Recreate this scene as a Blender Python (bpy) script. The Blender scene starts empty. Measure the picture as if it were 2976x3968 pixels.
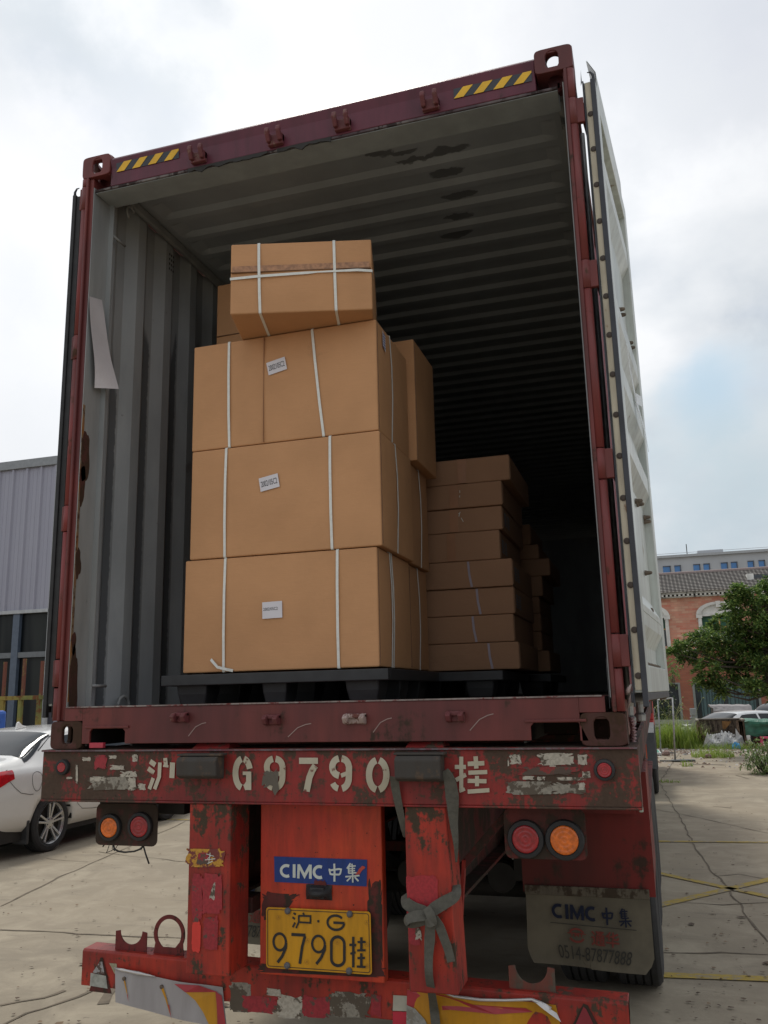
import bpy, bmesh, math, random
from mathutils import Vector, Matrix, noise, Euler
R_ = math.radians
SC = bpy.context.scene
COL = SC.collection
# ------------------------------------------------------------------ camera
YAW, PIT, ROL = R_(17.05), R_(12.12), R_(-1.38)
CAM = Vector((1.328, -3.24, 1.768)); FPX = 3299.5
F = Vector((-math.sin(YAW)*math.cos(PIT), math.cos(YAW)*math.cos(PIT), math.sin(PIT)))
R0 = Vector((math.cos(YAW), math.sin(YAW), 0)); U0 = R0.cross(F)
RT = R0*math.cos(ROL) + U0*math.sin(ROL); UP = U0*math.cos(ROL) - R0*math.sin(ROL)
cam = bpy.data.cameras.new('camera'); camo = bpy.data.objects.new('camera', cam); COL.objects.link(camo)
cam.sensor_fit = 'VERTICAL'; cam.sensor_height = 36; cam.sensor_width = 27; cam.lens = FPX/3968*36
cam.clip_start = 0.05; cam.clip_end = 2000
camo.matrix_world = Matrix(((RT.x, UP.x, -F.x, CAM.x), (RT.y, UP.y, -F.y, CAM.y), (RT.z, UP.z, -F.z, CAM.z), (0, 0, 0, 1)))
SC.camera = camo
K = 2976/1659
def at(u, v, ax, val):
    """where the line of sight through a measured point of the photograph meets a real plane of the place"""
    d = F + RT*((u*K-1488)/FPX) - UP*((v*K-1984)/FPX)
    i = 'xyz'.index(ax); return CAM + d*((val-CAM[i])/d[i])
# ------------------------------------------------------------------ light
SUN_EL, SUN_AZ = R_(58), R_(-28)      # azimuth from +y towards +x
sd = Vector((math.sin(SUN_AZ)*math.cos(SUN_EL), math.cos(SUN_AZ)*math.cos(SUN_EL), math.sin(SUN_EL)))
sun = bpy.data.lights.new('sun', 'SUN'); sun.energy = 1.8; sun.angle = R_(12); sun.color = (1, .95, .86)
suno = bpy.data.objects.new('sun', sun); COL.objects.link(suno); suno.rotation_euler = sd.to_track_quat('Z', 'Y').to_euler()
# cloud masses: (a line of sight in the photograph, angular radius, colour, strength)
SKYMASSES = [(800, 150, 22, (.96, .97, .98), .7), (720, 260, 9, (1, 1, 1), .8), (120, 170, 8, (.62, .68, .74), .95), (330, 280, 5, (.72, .77, .82), .7), (900, 60, 6, (.80, .82, .85), .6), (1180, 60, 6, (.78, .80, .84), .6), (560, 120, 2.5, (.82, .85, .88), .6), (30, 420, 8, (.98, .98, 1), .8), (1560, 130, 9, (.70, .73, .80), .85), (1400, 260, 6, (.80, .83, .87), .7), (1620, 520, 8, (.80, .83, .86), .6), (1500, 620, 6, (.93, .95, .97), .6), (1560, 930, 7, (.92, .95, .97), .6), (1545, 835, 3.2, (.52, .70, .86), .9), (1640, 800, 3.5, (.70, .80, .88), .5), (1560, 1120, 9, (.60, .72, .79), .85), (60, 900, 8, (.86, .89, .93), .7), (60, 600, 5, (.78, .82, .87), .5)]
W = bpy.data.worlds.new('World'); SC.world = W; W.use_nodes = True
nt = W.node_tree; nt.nodes.clear()
def wn(t, **k):
    n = nt.nodes.new(t)
    for a, b in k.items(): setattr(n, a, b)
    return n
def L(a, b): nt.links.new(a, b)
out = wn('ShaderNodeOutputWorld'); mix = wn('ShaderNodeMixShader'); bg1 = wn('ShaderNodeBackground'); bg2 = wn('ShaderNodeBackground')
sky = wn('ShaderNodeTexSky', sky_type='NISHITA', sun_disc=False, sun_elevation=SUN_EL, sun_rotation=SUN_AZ)
L(sky.outputs[0], bg1.inputs[0]); bg1.inputs[1].default_value = .13
tc = wn('ShaderNodeTexCoord'); mp = wn('ShaderNodeMapping'); mp.inputs['Scale'].default_value = (1, 1, 2.2); mp.inputs['Location'].default_value = (.35, .2, .1)
n1 = wn('ShaderNodeTexNoise'); n1.inputs['Scale'].default_value = 1.7; n1.inputs['Detail'].default_value = 7; n1.inputs['Roughness'].default_value = .52
L(tc.outputs['Generated'], mp.inputs[0]); L(mp.outputs[0], n1.inputs[0])
r1 = wn('ShaderNodeValToRGB'); r1.color_ramp.elements[0].position = .30; r1.color_ramp.elements[1].position = .44
r1.color_ramp.elements[0].color = (.72, .72, .72, 1)
L(n1.outputs[0], r1.inputs[0]); L(r1.outputs[0], mix.inputs[0])
n2 = wn('ShaderNodeTexNoise'); n2.inputs['Scale'].default_value = 2.6; n2.inputs['Detail'].default_value = 6
mp2 = wn('ShaderNodeMapping'); mp2.inputs['Scale'].default_value = (1, 1, 1.8); mp2.inputs['Location'].default_value = (3.1, 1.4, .6)
L(tc.outputs['Generated'], mp2.inputs[0]); L(mp2.outputs[0], n2.inputs[0])
r2 = wn('ShaderNodeValToRGB'); r2.color_ramp.elements[0].position = .36; r2.color_ramp.elements[1].position = .56
r2.color_ramp.elements[0].color = (.50, .57, .65, 1); r2.color_ramp.elements[1].color = (.96, .975, 1.0, 1)
L(n2.outputs[0], r2.inputs[0])
# clouds are thicker and brighter near the veiled sun
dp = wn('ShaderNodeVectorMath', operation='DOT_PRODUCT'); dp.inputs[1].default_value = Vector((-.30, .72, .62)).normalized(); L(tc.outputs['Generated'], dp.inputs[0])
r3 = wn('ShaderNodeMapRange'); r3.inputs[1].default_value = .80; r3.inputs[2].default_value = .985; r3.inputs[3].default_value = .90; r3.inputs[4].default_value = 1.12
L(dp.outputs['Value'], r3.inputs[0]); base = r2.outputs[0]
def skydir(u, v): return (F + RT*((u*K-1488)/FPX) - UP*((v*K-1984)/FPX)).normalized()
nw = wn('ShaderNodeTexNoise'); nw.inputs['Scale'].default_value = 5; nw.inputs['Detail'].default_value = 6; nw.inputs['Roughness'].default_value = .6; L(tc.outputs['Generated'], nw.inputs[0])
for (u, v, deg, col, amt) in SKYMASSES:
    d_ = wn('ShaderNodeVectorMath', operation='DOT_PRODUCT'); d_.inputs[1].default_value = skydir(u, v); L(tc.outputs['Generated'], d_.inputs[0])
    ac = wn('ShaderNodeMath', operation='ARCCOSINE'); L(d_.outputs['Value'], ac.inputs[0])
    ad = wn('ShaderNodeMath', operation='MULTIPLY_ADD'); L(nw.outputs[0], ad.inputs[0]); ad.inputs[1].default_value = R_(deg)*2.6; L(ac.outputs[0], ad.inputs[2])
    mr = wn('ShaderNodeMapRange', interpolation_type='SMOOTHSTEP'); L(ad.outputs[0], mr.inputs[0]); mr.inputs[1].default_value = R_(deg)*2.6; mr.inputs[2].default_value = R_(deg)*1.3; mr.inputs[3].default_value = 0; mr.inputs[4].default_value = amt
    mxx = wn('ShaderNodeMix', data_type='RGBA'); L(mr.outputs[0], mxx.inputs[0]); L(base, mxx.inputs[6]); mxx.inputs[7].default_value = (*col, 1); base = mxx.outputs[2]
L(base, bg2.inputs[0]); L(r3.outputs[0], bg2.inputs[1])
L(bg1.outputs[0], mix.inputs[1]); L(bg2.outputs[0], mix.inputs[2]); L(mix.outputs[0], out.inputs[0])
SC.view_settings.view_transform = 'Standard'; SC.view_settings.look = 'None'; SC.view_settings.exposure = 0; SC.view_settings.gamma = 1
SC.cycles.use_denoising = True; SC.cycles.max_bounces = 8; SC.cycles.diffuse_bounces = 5; SC.cycles.glossy_bounces = 3
SC.cycles.transparent_max_bounces = 12; SC.cycles.caustics_reflective = False; SC.cycles.caustics_refractive = False
# ------------------------------------------------------------------ mesh helpers
class MB:
    def __init__(s): s.v = []; s.f = []; s.m = []; s.mi = 0; s.sm = []; s.smooth = False
    def add(s, vs, fs):
        o = len(s.v); s.v += [tuple(p) for p in vs]
        for q in fs: s.f.append(tuple(i+o for i in q)); s.m.append(s.mi); s.sm.append(s.smooth)
        return s
    def box(s, x0, x1, y0, y1, z0, z1):
        return s.add([(x, y, z) for z in (z0, z1) for y in (y0, y1) for x in (x0, x1)],
                     [(0, 2, 3, 1), (4, 5, 7, 6), (0, 1, 5, 4), (2, 6, 7, 3), (0, 4, 6, 2), (1, 3, 7, 5)])
    def obox(s, p0, p1, w, h, up=(0, 0, 1)):
        """bar from p0 to p1, width w, height h"""
        p0, p1 = Vector(p0), Vector(p1); d = (p1-p0).normalized(); a = d.cross(Vector(up))
        if a.length < 1e-4: a = d.cross(Vector((1, 0, 0)))
        a.normalize(); b = a.cross(d); vs = []
        for p in (p0, p1):
            for i, j in ((-1, -1), (1, -1), (1, 1), (-1, 1)): vs.append(p + a*(w/2*i) + b*(h/2*j))
        return s.add(vs, [(0, 1, 2, 3), (7, 6, 5, 4), (0, 4, 5, 1), (1, 5, 6, 2), (2, 6, 7, 3), (3, 7, 4, 0)])
    def prism(s, pts, ax, a0, a1):
        def P(p, a): return (a, p[0], p[1]) if ax == 'x' else (p[0], a, p[1]) if ax == 'y' else (p[0], p[1], a)
        n = len(pts)
        return s.add([P(p, a0) for p in pts]+[P(p, a1) for p in pts],
                     [tuple(range(n)), tuple(range(2*n-1, n-1, -1))]+[(i, i+n, (i+1) % n+n, (i+1) % n) for i in range(n)])
    def ring(s, outer, inner, ax, a0, a1):
        def P(p, a): return (a, p[0], p[1]) if ax == 'x' else (p[0], a, p[1]) if ax == 'y' else (p[0], p[1], a)
        n = len(outer); vs = [P(p, a) for a in (a0, a1) for r in (outer, inner) for p in r]; fs = []
        for i in range(n):
            j = (i+1) % n
            fs += [(i, j, j+n, i+n), (i+2*n, i+3*n, j+3*n, j+2*n), (i, i+2*n, j+2*n, j), (i+n, j+n, j+3*n, i+3*n)]
        return s.add(vs, fs)
    def tube(s, pts, r, n=8, r1=None, caps=True):
        pts = [Vector(p) for p in pts]; vs = []; m = len(pts); ref = None
        for k, p in enumerate(pts):
            d = (pts[min(k+1, m-1)]-pts[max(k-1, 0)]).normalized()
            if ref is None: ref = d.orthogonal().normalized()
            a = (ref - d*ref.dot(d)).normalized(); ref = a; b = d.cross(a)
            rr = r if r1 is None else r+(r1-r)*k/(m-1)
            if isinstance(r, (list, tuple)): rr = r[k]
            vs += [p + a*(rr*math.cos(t*2*math.pi/n)) + b*(rr*math.sin(t*2*math.pi/n)) for t in range(n)]
        fs = [(k*n+t, k*n+(t+1) % n, (k+1)*n+(t+1) % n, (k+1)*n+t) for k in range(m-1) for t in range(n)]
        if caps: fs += [tuple(range(n-1, -1, -1)), tuple(range((m-1)*n, m*n))]
        sm = s.smooth; s.smooth = True; s.add(vs, fs); s.smooth = sm
        return s
    def lathe(s, c, axis, prof, n=24, caps=True):
        """prof: list of (radius, offset along axis)"""
        c = Vector(c); d = Vector(axis).normalized(); a = d.orthogonal().normalized(); b = d.cross(a); vs = []
        for r, h in prof: vs += [c + d*h + a*(r*math.cos(t*2*math.pi/n)) + b*(r*math.sin(t*2*math.pi/n)) for t in range(n)]
        m = len(prof); fs = [(k*n+t, k*n+(t+1) % n, (k+1)*n+(t+1) % n, (k+1)*n+t) for k in range(m-1) for t in range(n)]
        if caps and prof[0][0] > 0: fs.append(tuple(range(n-1, -1, -1)))
        if caps and prof[-1][0] > 0: fs.append(tuple(range((m-1)*n, m*n)))
        return s.add(vs, fs)
    def grid(s, fn, nu, nv):
        vs = [fn(i/nu, j/nv) for j in range(nv+1) for i in range(nu+1)]
        return s.add(vs, [(j*(nu+1)+i, j*(nu+1)+i+1, (j+1)*(nu+1)+i+1, (j+1)*(nu+1)+i) for j in range(nv) for i in range(nu)])
    def ribbon(s, pts, w, nrm, th=.0015):
        """flat band along pts with widths w (number or list), lying square to nrm (vector or list)"""
        pts = [Vector(p) for p in pts]; m = len(pts); vs = []
        for k, p in enumerate(pts):
            d = (pts[min(k+1, m-1)]-pts[max(k-1, 0)]).normalized()
            nn = Vector(nrm[k] if isinstance(nrm, list) else nrm).normalized(); a = d.cross(nn).normalized()
            ww = (w[k] if isinstance(w, (list, tuple)) else w)/2; t = nn*th/2
            vs += [p-a*ww-t, p+a*ww-t, p+a*ww+t, p-a*ww+t]
        fs = [(k*4+i, k*4+(i+1) % 4, k*4+4+(i+1) % 4, k*4+4+i) for k in range(m-1) for i in range(4)]
        fs += [(3, 2, 1, 0), tuple(range(m*4-4, m*4))]
        return s.add(vs, fs)
ORG = {}
def tag(o, label=None, cat=None, group=None, kind=None):
    if label: o['label'] = label
    if cat: o['category'] = cat
    if group: o['group'] = group
    if kind: o['kind'] = kind
    return o
def thing(name, label, cat, loc=(0, 0, 0), rz=0, group=None):
    o = bpy.data.objects.new(name, None); COL.objects.link(o); o.location = loc; o.rotation_euler = (0, 0, rz)
    o.empty_display_size = .2
    ORG[o.name] = Vector(loc) if rz == 0 else Vector((0, 0, 0))
    return tag(o, label, cat, group)
def obj(name, mb, mats, parent=None, bevel=0, recalc=True, origin=None, seg=2):
    """one mesh object; vertices are given in world metres unless the parent is turned (then in its own frame)"""
    me = bpy.data.meshes.new(name); off = Vector((0, 0, 0))
    if parent is not None: off = ORG.get(parent.name, off)
    elif origin is not None: off = Vector(origin)
    me.from_pydata([tuple(Vector(p)-off) for p in mb.v], [], mb.f)
    mats = mats if isinstance(mats, (list, tuple)) else [mats]
    for m in mats: me.materials.append(m)
    me.polygons.foreach_set('material_index', mb.m); me.polygons.foreach_set('use_smooth', mb.sm)
    if recalc:
        b = bmesh.new(); b.from_mesh(me); bmesh.ops.recalc_face_normals(b, faces=b.faces); b.to_mesh(me); b.free()
    me.update()
    o = bpy.data.objects.new(name, me); COL.objects.link(o)
    if parent is not None: o.parent = parent; ORG[o.name] = off
    elif origin is not None: o.location = off
    if bevel:
        m = o.modifiers.new('bevel', 'BEVEL'); m.width = bevel; m.segments = seg; m.limit_method = 'ANGLE'; m.angle_limit = R_(40)
    return o
def copy_tree(o, parent=None):
    c = o.copy(); COL.objects.link(c); c.parent = parent
    ORG[c.name] = Vector((0, 0, 0))
    for ch in list(o.children): copy_tree(ch, c)
    return c
def rrect(x0, x1, z0, z1, r, n=4):
    p = []
    for cx, cz, a in ((x1-r, z1-r, 0), (x0+r, z1-r, 90), (x0+r, z0+r, 180), (x1-r, z0+r, 270)):
        for i in range(n+1): t = R_(a+90*i/n); p.append((cx+r*math.cos(t), cz+r*math.sin(t)))
    return p
def circ(cx, cz, rx, rz, n=20, a0=0): return [(cx+rx*math.cos(R_(a0)+2*math.pi*i/n), cz+rz*math.sin(R_(a0)+2*math.pi*i/n)) for i in range(n)]
def nz(x, y=0, z=0): return noise.noise(Vector((x, y, z)))
# ------------------------------------------------------------------ lettering
_txt = {}
def text_verts(body, bold=0.0):
    k = (body, bold)
    if k in _txt: return _txt[k]
    c = bpy.data.curves.new('t', 'FONT'); c.body = body; c.offset = bold; c.resolution_u = 3
    o = bpy.data.objects.new('t', c); COL.objects.link(o)
    dg = bpy.context.evaluated_depsgraph_get(); me = bpy.data.meshes.new_from_object(o.evaluated_get(dg))
    vs = [v.co.copy() for v in me.vertices]; fs = [tuple(p.vertices) for p in me.polygons]
    bpy.data.objects.remove(o); bpy.data.meshes.remove(me); bpy.data.curves.remove(c)
    x0, x1 = min(v.x for v in vs), max(v.x for v in vs); y0, y1 = min(v.y for v in vs), max(v.y for v in vs)
    _txt[k] = ([((v.x-x0)/(x1-x0), (v.y-y0)/(y1-y0)) for v in vs], fs); return _txt[k]
def quadmap(q, a, b):
    """q: bottom-left, bottom-right, top-right, top-left"""
    return q[0]*((1-a)*(1-b)) + q[1]*(a*(1-b)) + q[2]*(a*b) + q[3]*((1-a)*b)
def put_text(mb, body, q, bold=0.0):
    vs, fs = text_verts(body, bold); mb.add([quadmap(q, a, b) for a, b in vs], fs); return mb
def put_strokes(mb, strokes, q):
    """strokes in the unit square: (points, width) drawn as flat bands, width relative to the height"""
    hx = (q[1]-q[0]).length; hz = (q[3]-q[0]).length
    nrm = (q[1]-q[0]).cross(q[3]-q[0]).normalized()
    for j, (pts, w) in enumerate(strokes):
        P2 = [Vector((p[0]*hx, p[1]*hz)) for p in pts]; m = len(P2); vs = []; w2 = w*hz/2
        for k, p in enumerate(P2):
            if 0 < k < m-1:
                d1 = (P2[k]-P2[k-1]).normalized(); d2 = (P2[k+1]-P2[k]).normalized(); d = (d1+d2).normalized(); s = 1/max(.5, d.dot(d1))
            else: d = (P2[min(k+1, m-1)]-P2[max(k-1, 0)]).normalized(); s = 1
            nn = Vector((-d.y, d.x))*w2*s
            for t in (p-nn, p+nn): vs.append(quadmap(q, t.x/hx, t.y/hz)+nrm*(.00025*j))
        mb.add(vs, [(2*k, 2*k+2, 2*k+3, 2*k+1) for k in range(m-1)])
    return mb
def arc(cx, cz, rx, rz, a0, a1, n=14): return [(cx+rx*math.cos(R_(a0+(a1-a0)*i/n)), cz+rz*math.sin(R_(a0+(a1-a0)*i/n))) for i in range(n+1)]
def quad_at(u0, v0, u1, v1, y):   # photo box -> quad on plane y (bottom-left, bottom-right, top-right, top-left)
    return [at(u0, v1, 'y', y), at(u1, v1, 'y', y), at(u1, v0, 'y', y), at(u0, v0, 'y', y)]
def q4(y, *uv): return [at(u, v, 'y', y) for u, v in uv]
# ------------------------------------------------------------------ materials
MATS = {}
class NT:
    def __init__(s, name):
        s.m = bpy.data.materials.new(name); s.m.use_nodes = True; s.t = s.m.node_tree; s.t.nodes.clear()
        s.out = s.n('ShaderNodeOutputMaterial'); s.b = s.n('ShaderNodeBsdfPrincipled'); s.l(s.b.outputs[0], s.out.inputs[0])
        s.tc = s.n('ShaderNodeTexCoord'); s.g = s.n('ShaderNodeNewGeometry')
        MATS[name] = s.m
    def n(s, t, **k):
        n = s.t.nodes.new(t)
        for a, b in k.items(): setattr(n, a, b)
        return n
    def l(s, a, b): s.t.links.new(a, b)
    def pos(s, sc=(1, 1, 1), loc=(0, 0, 0)):
        m = s.n('ShaderNodeMapping'); m.inputs['Scale'].default_value = sc; m.inputs['Location'].default_value = loc
        s.l(s.g.outputs['Position'], m.inputs[0]); return m.outputs[0]
    def objc(s, sc=(1, 1, 1), loc=(0, 0, 0)):
        m = s.n('ShaderNodeMapping'); m.inputs['Scale'].default_value = sc; m.inputs['Location'].default_value = loc
        s.l(s.tc.outputs['Object'], m.inputs[0]); return m.outputs[0]
    def noise(s, vec, scale, detail=5, rough=.55, dist=0):
        n = s.n('ShaderNodeTexNoise'); n.inputs['Scale'].default_value = scale; n.inputs['Detail'].default_value = detail
        n.inputs['Roughness'].default_value = rough; n.inputs['Distortion'].default_value = dist; s.l(vec, n.inputs[0]); return n.outputs[0]
    def ramp(s, x, a, b, v0=0, v1=1):
        n = s.n('ShaderNodeMapRange', interpolation_type='SMOOTHSTEP'); n.inputs[1].default_value = a; n.inputs[2].default_value = b
        n.inputs[3].default_value = v0; n.inputs[4].default_value = v1; s.l(x, n.inputs[0]); return n.outputs[0]
    def math(s, op, a, b=None, clamp=False):
        n = s.n('ShaderNodeMath', operation=op, use_clamp=clamp)
        for i, x in enumerate((a, b)):
            if x is None: continue
            if hasattr(x, 'is_linked') or hasattr(x, 'links'): s.l(x, n.inputs[i])
            else: n.inputs[i].default_value = x
        return n.outputs[0]
    def mix(s, f, a, b, mode='MIX'):
        n = s.n('ShaderNodeMix', data_type='RGBA', blend_type=mode)
        for i, x in ((0, f), (6, a), (7, b)):
            if isinstance(x, (tuple, list)): n.inputs[i].default_value = (*x[:3], 1)
            elif isinstance(x, (int, float)): n.inputs[i].default_value = x
            else: s.l(x, n.inputs[i])
        return n.outputs[2]
    def sep(s, vec):
        n = s.n('ShaderNodeSeparateXYZ'); s.l(vec, n.inputs[0]); return n.outputs
    def col(s, c):
        if isinstance(c, (tuple, list)): s.b.inputs['Base Color'].default_value = (*c[:3], 1)
        else: s.l(c, s.b.inputs['Base Color'])
    def set(s, **k):
        for a, v in k.items():
            i = s.b.inputs[a.replace('_', ' ')]
            if isinstance(v, (int, float)): i.default_value = v
            elif isinstance(v, (tuple, list)): i.default_value = (*v[:3], 1)
            else: s.l(v, i)
    def bump(s, h, strength=.3, dist=.01):
        n = s.n('ShaderNodeBump'); n.inputs['Strength'].default_value = strength; n.inputs['Distance'].default_value = dist
        s.l(h, n.inputs['Height']); s.l(n.outputs[0], s.b.inputs['Normal'])
def plain(name, c, rough=.5, metal=0, var=.12, scale=9, bump=0, coat=0, spec=None):
    if name in MATS: return MATS[name]
    s = NT(name); n = s.noise(s.pos(), scale, 6)
    v = s.ramp(n, .25, .75, 1-var, 1+var)
    cc = s.n('ShaderNodeCombineColor'); 
    for i in range(3): s.l(v, cc.inputs[i])
    s.col(s.mix(1.0, c, cc.outputs[0], 'MULTIPLY')); s.set(Roughness=rough, Metallic=metal)
    if coat: s.set(Coat_Weight=coat, Coat_Roughness=.08)
    if spec is not None: s.b.inputs['Specular IOR Level'].default_value = spec
    if bump: s.bump(s.noise(s.pos(), scale*6, 4), bump, .005)
    return s.m
def worn(name, base, dirt, amount=.5, scale=5, base2=None, rough=.5, streak=.4, third=None, spots=0, seed=0, grad=None):
    """paint: colour base (fading to base2), flaking or dirty to colour dirt; amount 0..1"""
    if name in MATS: return MATS[name]
    s = NT(name); p = s.pos(loc=(seed, seed*.7, seed*1.3)); ps = s.pos((1, 1, .16), (seed, seed, seed))
    big = s.noise(p, scale*.35, 3); n = s.noise(p, scale, 9, .66); fine = s.noise(p, scale*7, 6, .6); st = s.noise(ps, scale*4, 6, .6)
    c = base if base2 is None else s.mix(s.ramp(big, .38, .62), base, base2)
    m = s.math('ADD', s.math('MULTIPLY', n, .75), s.math('MULTIPLY', fine, .25))
    m = s.math('ADD', m, s.math('MULTIPLY', s.math('SUBTRACT', st, .5), streak))
    if grad: m = s.math('ADD', m, grad(s, s.sep(s.pos())))
    th = .72-.42*amount
    k = s.ramp(m, th-.01, th+.075)
    c = s.mix(s.ramp(st, .3, .75, 0, .35), c, tuple(x*.45 for x in dirt))
    c = s.mix(k, c, s.mix(fine, tuple(x*.6 for x in dirt), tuple(x*1.35 for x in dirt)))
    if third: c = s.mix(s.ramp(s.noise(p, scale*3.1, 8, .7), .68, .71), c, third)
    if spots: c = s.mix(s.ramp(s.noise(p, scale*9, 3), .70, .74), c, (.012, .009, .006))
    s.col(c); s.set(Roughness=s.mix(k, (rough,)*3, (.9,)*3)); s.b.inputs['Specular IOR Level'].default_value = .35
    s.bump(m, .35, .004)
    return s.m
M = {}
M['barrel'] = worn('hinge barrel paint lit', (.22, .038, .036), (.07, .035, .022), .36, 6, (.16, .034, .032), .45, .3)  # lighter than the post red: the light it catches is put into the colour
M['cont_red'] = worn('container red paint', (.175, .038, .033), (.045, .028, .020), .34, 3.5, (.115, .028, .028), .45, .35)
M['cont_rust'] = worn('rusty container steel', (.085, .028, .022), (.050, .026, .015), .62, 6, (.06, .026, .02), .7, .3, spots=1)
M['header_red'] = worn('container header paint', (.135, .030, .050), (.05, .03, .03), .22, 4, (.105, .022, .04), .42, .35)
M['trail_red'] = worn('trailer red paint', (.44, .038, .020), (.062, .044, .028), .42, 10, (.27, .026, .020), .5, .35, spots=1, grad=lambda s, q: s.ramp(q[2], 1.18, 1.36, 0, .09))
M['trail_panel'] = worn('trailer panel paint', (.56, .060, .020), (.07, .05, .03), .18, 10, (.48, .040, .020), .45, .35, spots=1, seed=4)
M['trail_beam'] = worn('trailer beam paint', (.29, .026, .022), (.075, .048, .034), .48, 11, (.19, .024, .024), .5, .2, spots=1, seed=2, grad=lambda s, q: s.math('ADD', s.ramp(s.math('ABSOLUTE', q[0]), .66, 1.0, 0, .085), s.ramp(q[2], 1.52, 1.55, 0, .06)))
M['trail_dark'] = worn('dirty trailer steel', (.13, .022, .018), (.04, .028, .02), .6, 5, (.06, .02, .017), .7, .3)
M['grey_in'] = worn('container inside grey paint', (.30, .315, .32), (.09, .10, .105), .26, 2.2, (.30, .305, .30), .55, .45, seed=7)
M['roof_in'] = worn('container roof inside', (.185, .19, .185), (.07, .075, .08), .16, 3, (.165, .17, .165), .6, .2, seed=3)
M['rubber'] = plain('black rubber', (.018, .018, .019), .65, 0, .3, 20)
M['buffer'] = worn('dirty buffer rubber', (.055, .05, .045), (.10, .07, .05), .35, 7, None, .7)
M['black'] = plain('dark underside steel', (.022, .02, .018), .75, 0, .3)
M['chalk'] = plain('stencil white paint', (.60, .56, .46), .7, 0, .18, 30)
M['steel'] = plain('galvanised steel', (.32, .33, .33), .45, .6, .2, 12)
M['gasket'] = plain('door gasket rubber', (.03, .033, .042), .5, 0, .3)
M['door_white'] = worn('white inner door paint', (.60, .64, .61), (.26, .21, .16), .17, 5, (.50, .55, .53), .38, .6, seed=6)
M['cream'] = worn('cream retainer strip', (.52, .47, .36), (.2, .12, .07), .25, 8, None, .5)
M['screw'] = plain('rusty screw', (.05, .036, .028), .7)
M['bolt'] = plain('rusty bolt end', (.13, .10, .075), .75, 0, .4, 40)
M['lens_red'] = plain('red lamp lens', (.30, .008, .014), .3, 0, .3, 60, .1, .4)
M['lens_amber'] = plain('amber lamp lens', (.68, .14, .008), .3, 0, .3, 60, .1, .4)
M['plate_y'] = worn('yellow plate', (.60, .29, .012), (.32, .15, .02), .22, 6, (.54, .25, .012), .4, .3, seed=5)
M['ink'] = plain('black ink', (.012, .012, .014), .45)
M['blue'] = worn('blue sign', (.012, .045, .22), (.02, .035, .05), .14, 6, None, .4)
M['sign_white'] = plain('sign white', (.56, .60, .56), .5)
M['pal_black'] = plain('black pallet plastic', (.022, .023, .025), .5, 0, .25, 14)
M['paper'] = plain('white paper label', (.66, .64, .68), .7, 0, .03)
M['strapw'] = plain('white strapping band', (.70, .71, .67), .3, 0, .06, 60)
M['tape'] = plain('brown packing tape', (.33, .155, .075), .3, 0, .1)
M['web'] = plain('olive webbing', (.098, .093, .076), .9, 0, .14, 60, .4)
# ------------------------------------------------------------------ ground
def ground_mat():
    s = NT('yard concrete'); p = s.pos(); n1 = s.noise(p, .35, 5, .6); n2 = s.noise(p, 2.3, 7, .62, .6); n3 = s.noise(p, 26, 6, .7); ps = s.pos((.5, 2.2, 1)); n4 = s.noise(ps, 3.2, 6, .62)
    c = s.mix(s.ramp(n1, .32, .68), (.315, .268, .198), (.262, .225, .170))
    c = s.mix(s.ramp(n2, .40, .72), c, (.375, .325, .245)); c = s.mix(s.ramp(n4, .54, .72, 0, .5), c, (.21, .18, .14))
    c = s.mix(s.ramp(n3, .60, .74, 0, .55), c, (.17, .14, .11)); c = s.mix(s.ramp(s.noise(p, 7.5, 3), .71, .74, 0, .75), c, (.13, .10, .08))
    c = s.mix(s.ramp(s.noise(s.pos((1, 1, 1), (5, 9, 0)), 55, 2), .76, .78, 0, .8), c, (.06, .04, .03))
    s.col(c); s.set(Roughness=.88); s.b.inputs['Specular IOR Level'].default_value = .3; s.bump(s.math('ADD', s.math('MULTIPLY', n2, .6), n3), .35, .012); return s.m
M['ground'] = ground_mat()
def gz(y): return 0 if y < 26 else (-.5 if y > 26.8 else -.5*(y-26)/.8)
g = MB(); gy = [-60, 0, 25.9, 26.0, 26.8, 26.9, 60, 300, 900]; g.add([(x, y, gz(y)) for y in gy for x in (-500, -50, 50, 500)], [(j*4+i, j*4+i+1, j*4+i+5, j*4+i+4) for j in range(8) for i in range(3)]); tag(obj('ground', g, M['ground']), kind='structure')
M['crack'] = plain('dark crack dirt', (.15, .122, .088), .95, 0, .3, 8)
M['yellow'] = worn('worn yellow road paint', (.42, .30, .06), (.30, .25, .17), .56, 5, None, .8)
def crackline(name, pts, w, seed, mat='crack', z=.004, jit=.02, step=.14, kind='structure'):
    rnd = random.Random(seed); P = []
    for a, b in zip(pts[:-1], pts[1:]):
        a, b = Vector(a), Vector(b); n = max(2, int((b-a).length/step)); d = (b-a).normalized(); s = Vector((-d.y, d.x, 0))
        for i in range(n): P.append(a+(b-a)*(i/n)+s*(jit*(nz(seed+i*.31, len(P)*.21)*2)))
    P.append(Vector(pts[-1])); m = MB(); vs = []
    for k, p in enumerate(P):
        d = (P[min(k+1, len(P)-1)]-P[max(k-1, 0)]).normalized(); s = Vector((-d.y, d.x, 0)); ww = w*(.55+.9*rnd.random())/2 if mat == 'crack' else w/2
        vs += [p+s*ww, p-s*ww]
    m.add([(v.x, v.y, z) for v in vs], [(2*i, 2*i+1, 2*i+3, 2*i+2) for i in range(len(P)-1)])
    return tag(obj(name, m, M[mat]), kind=kind)
G = lambda u, v: at(u, v, 'z', 0)
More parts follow.
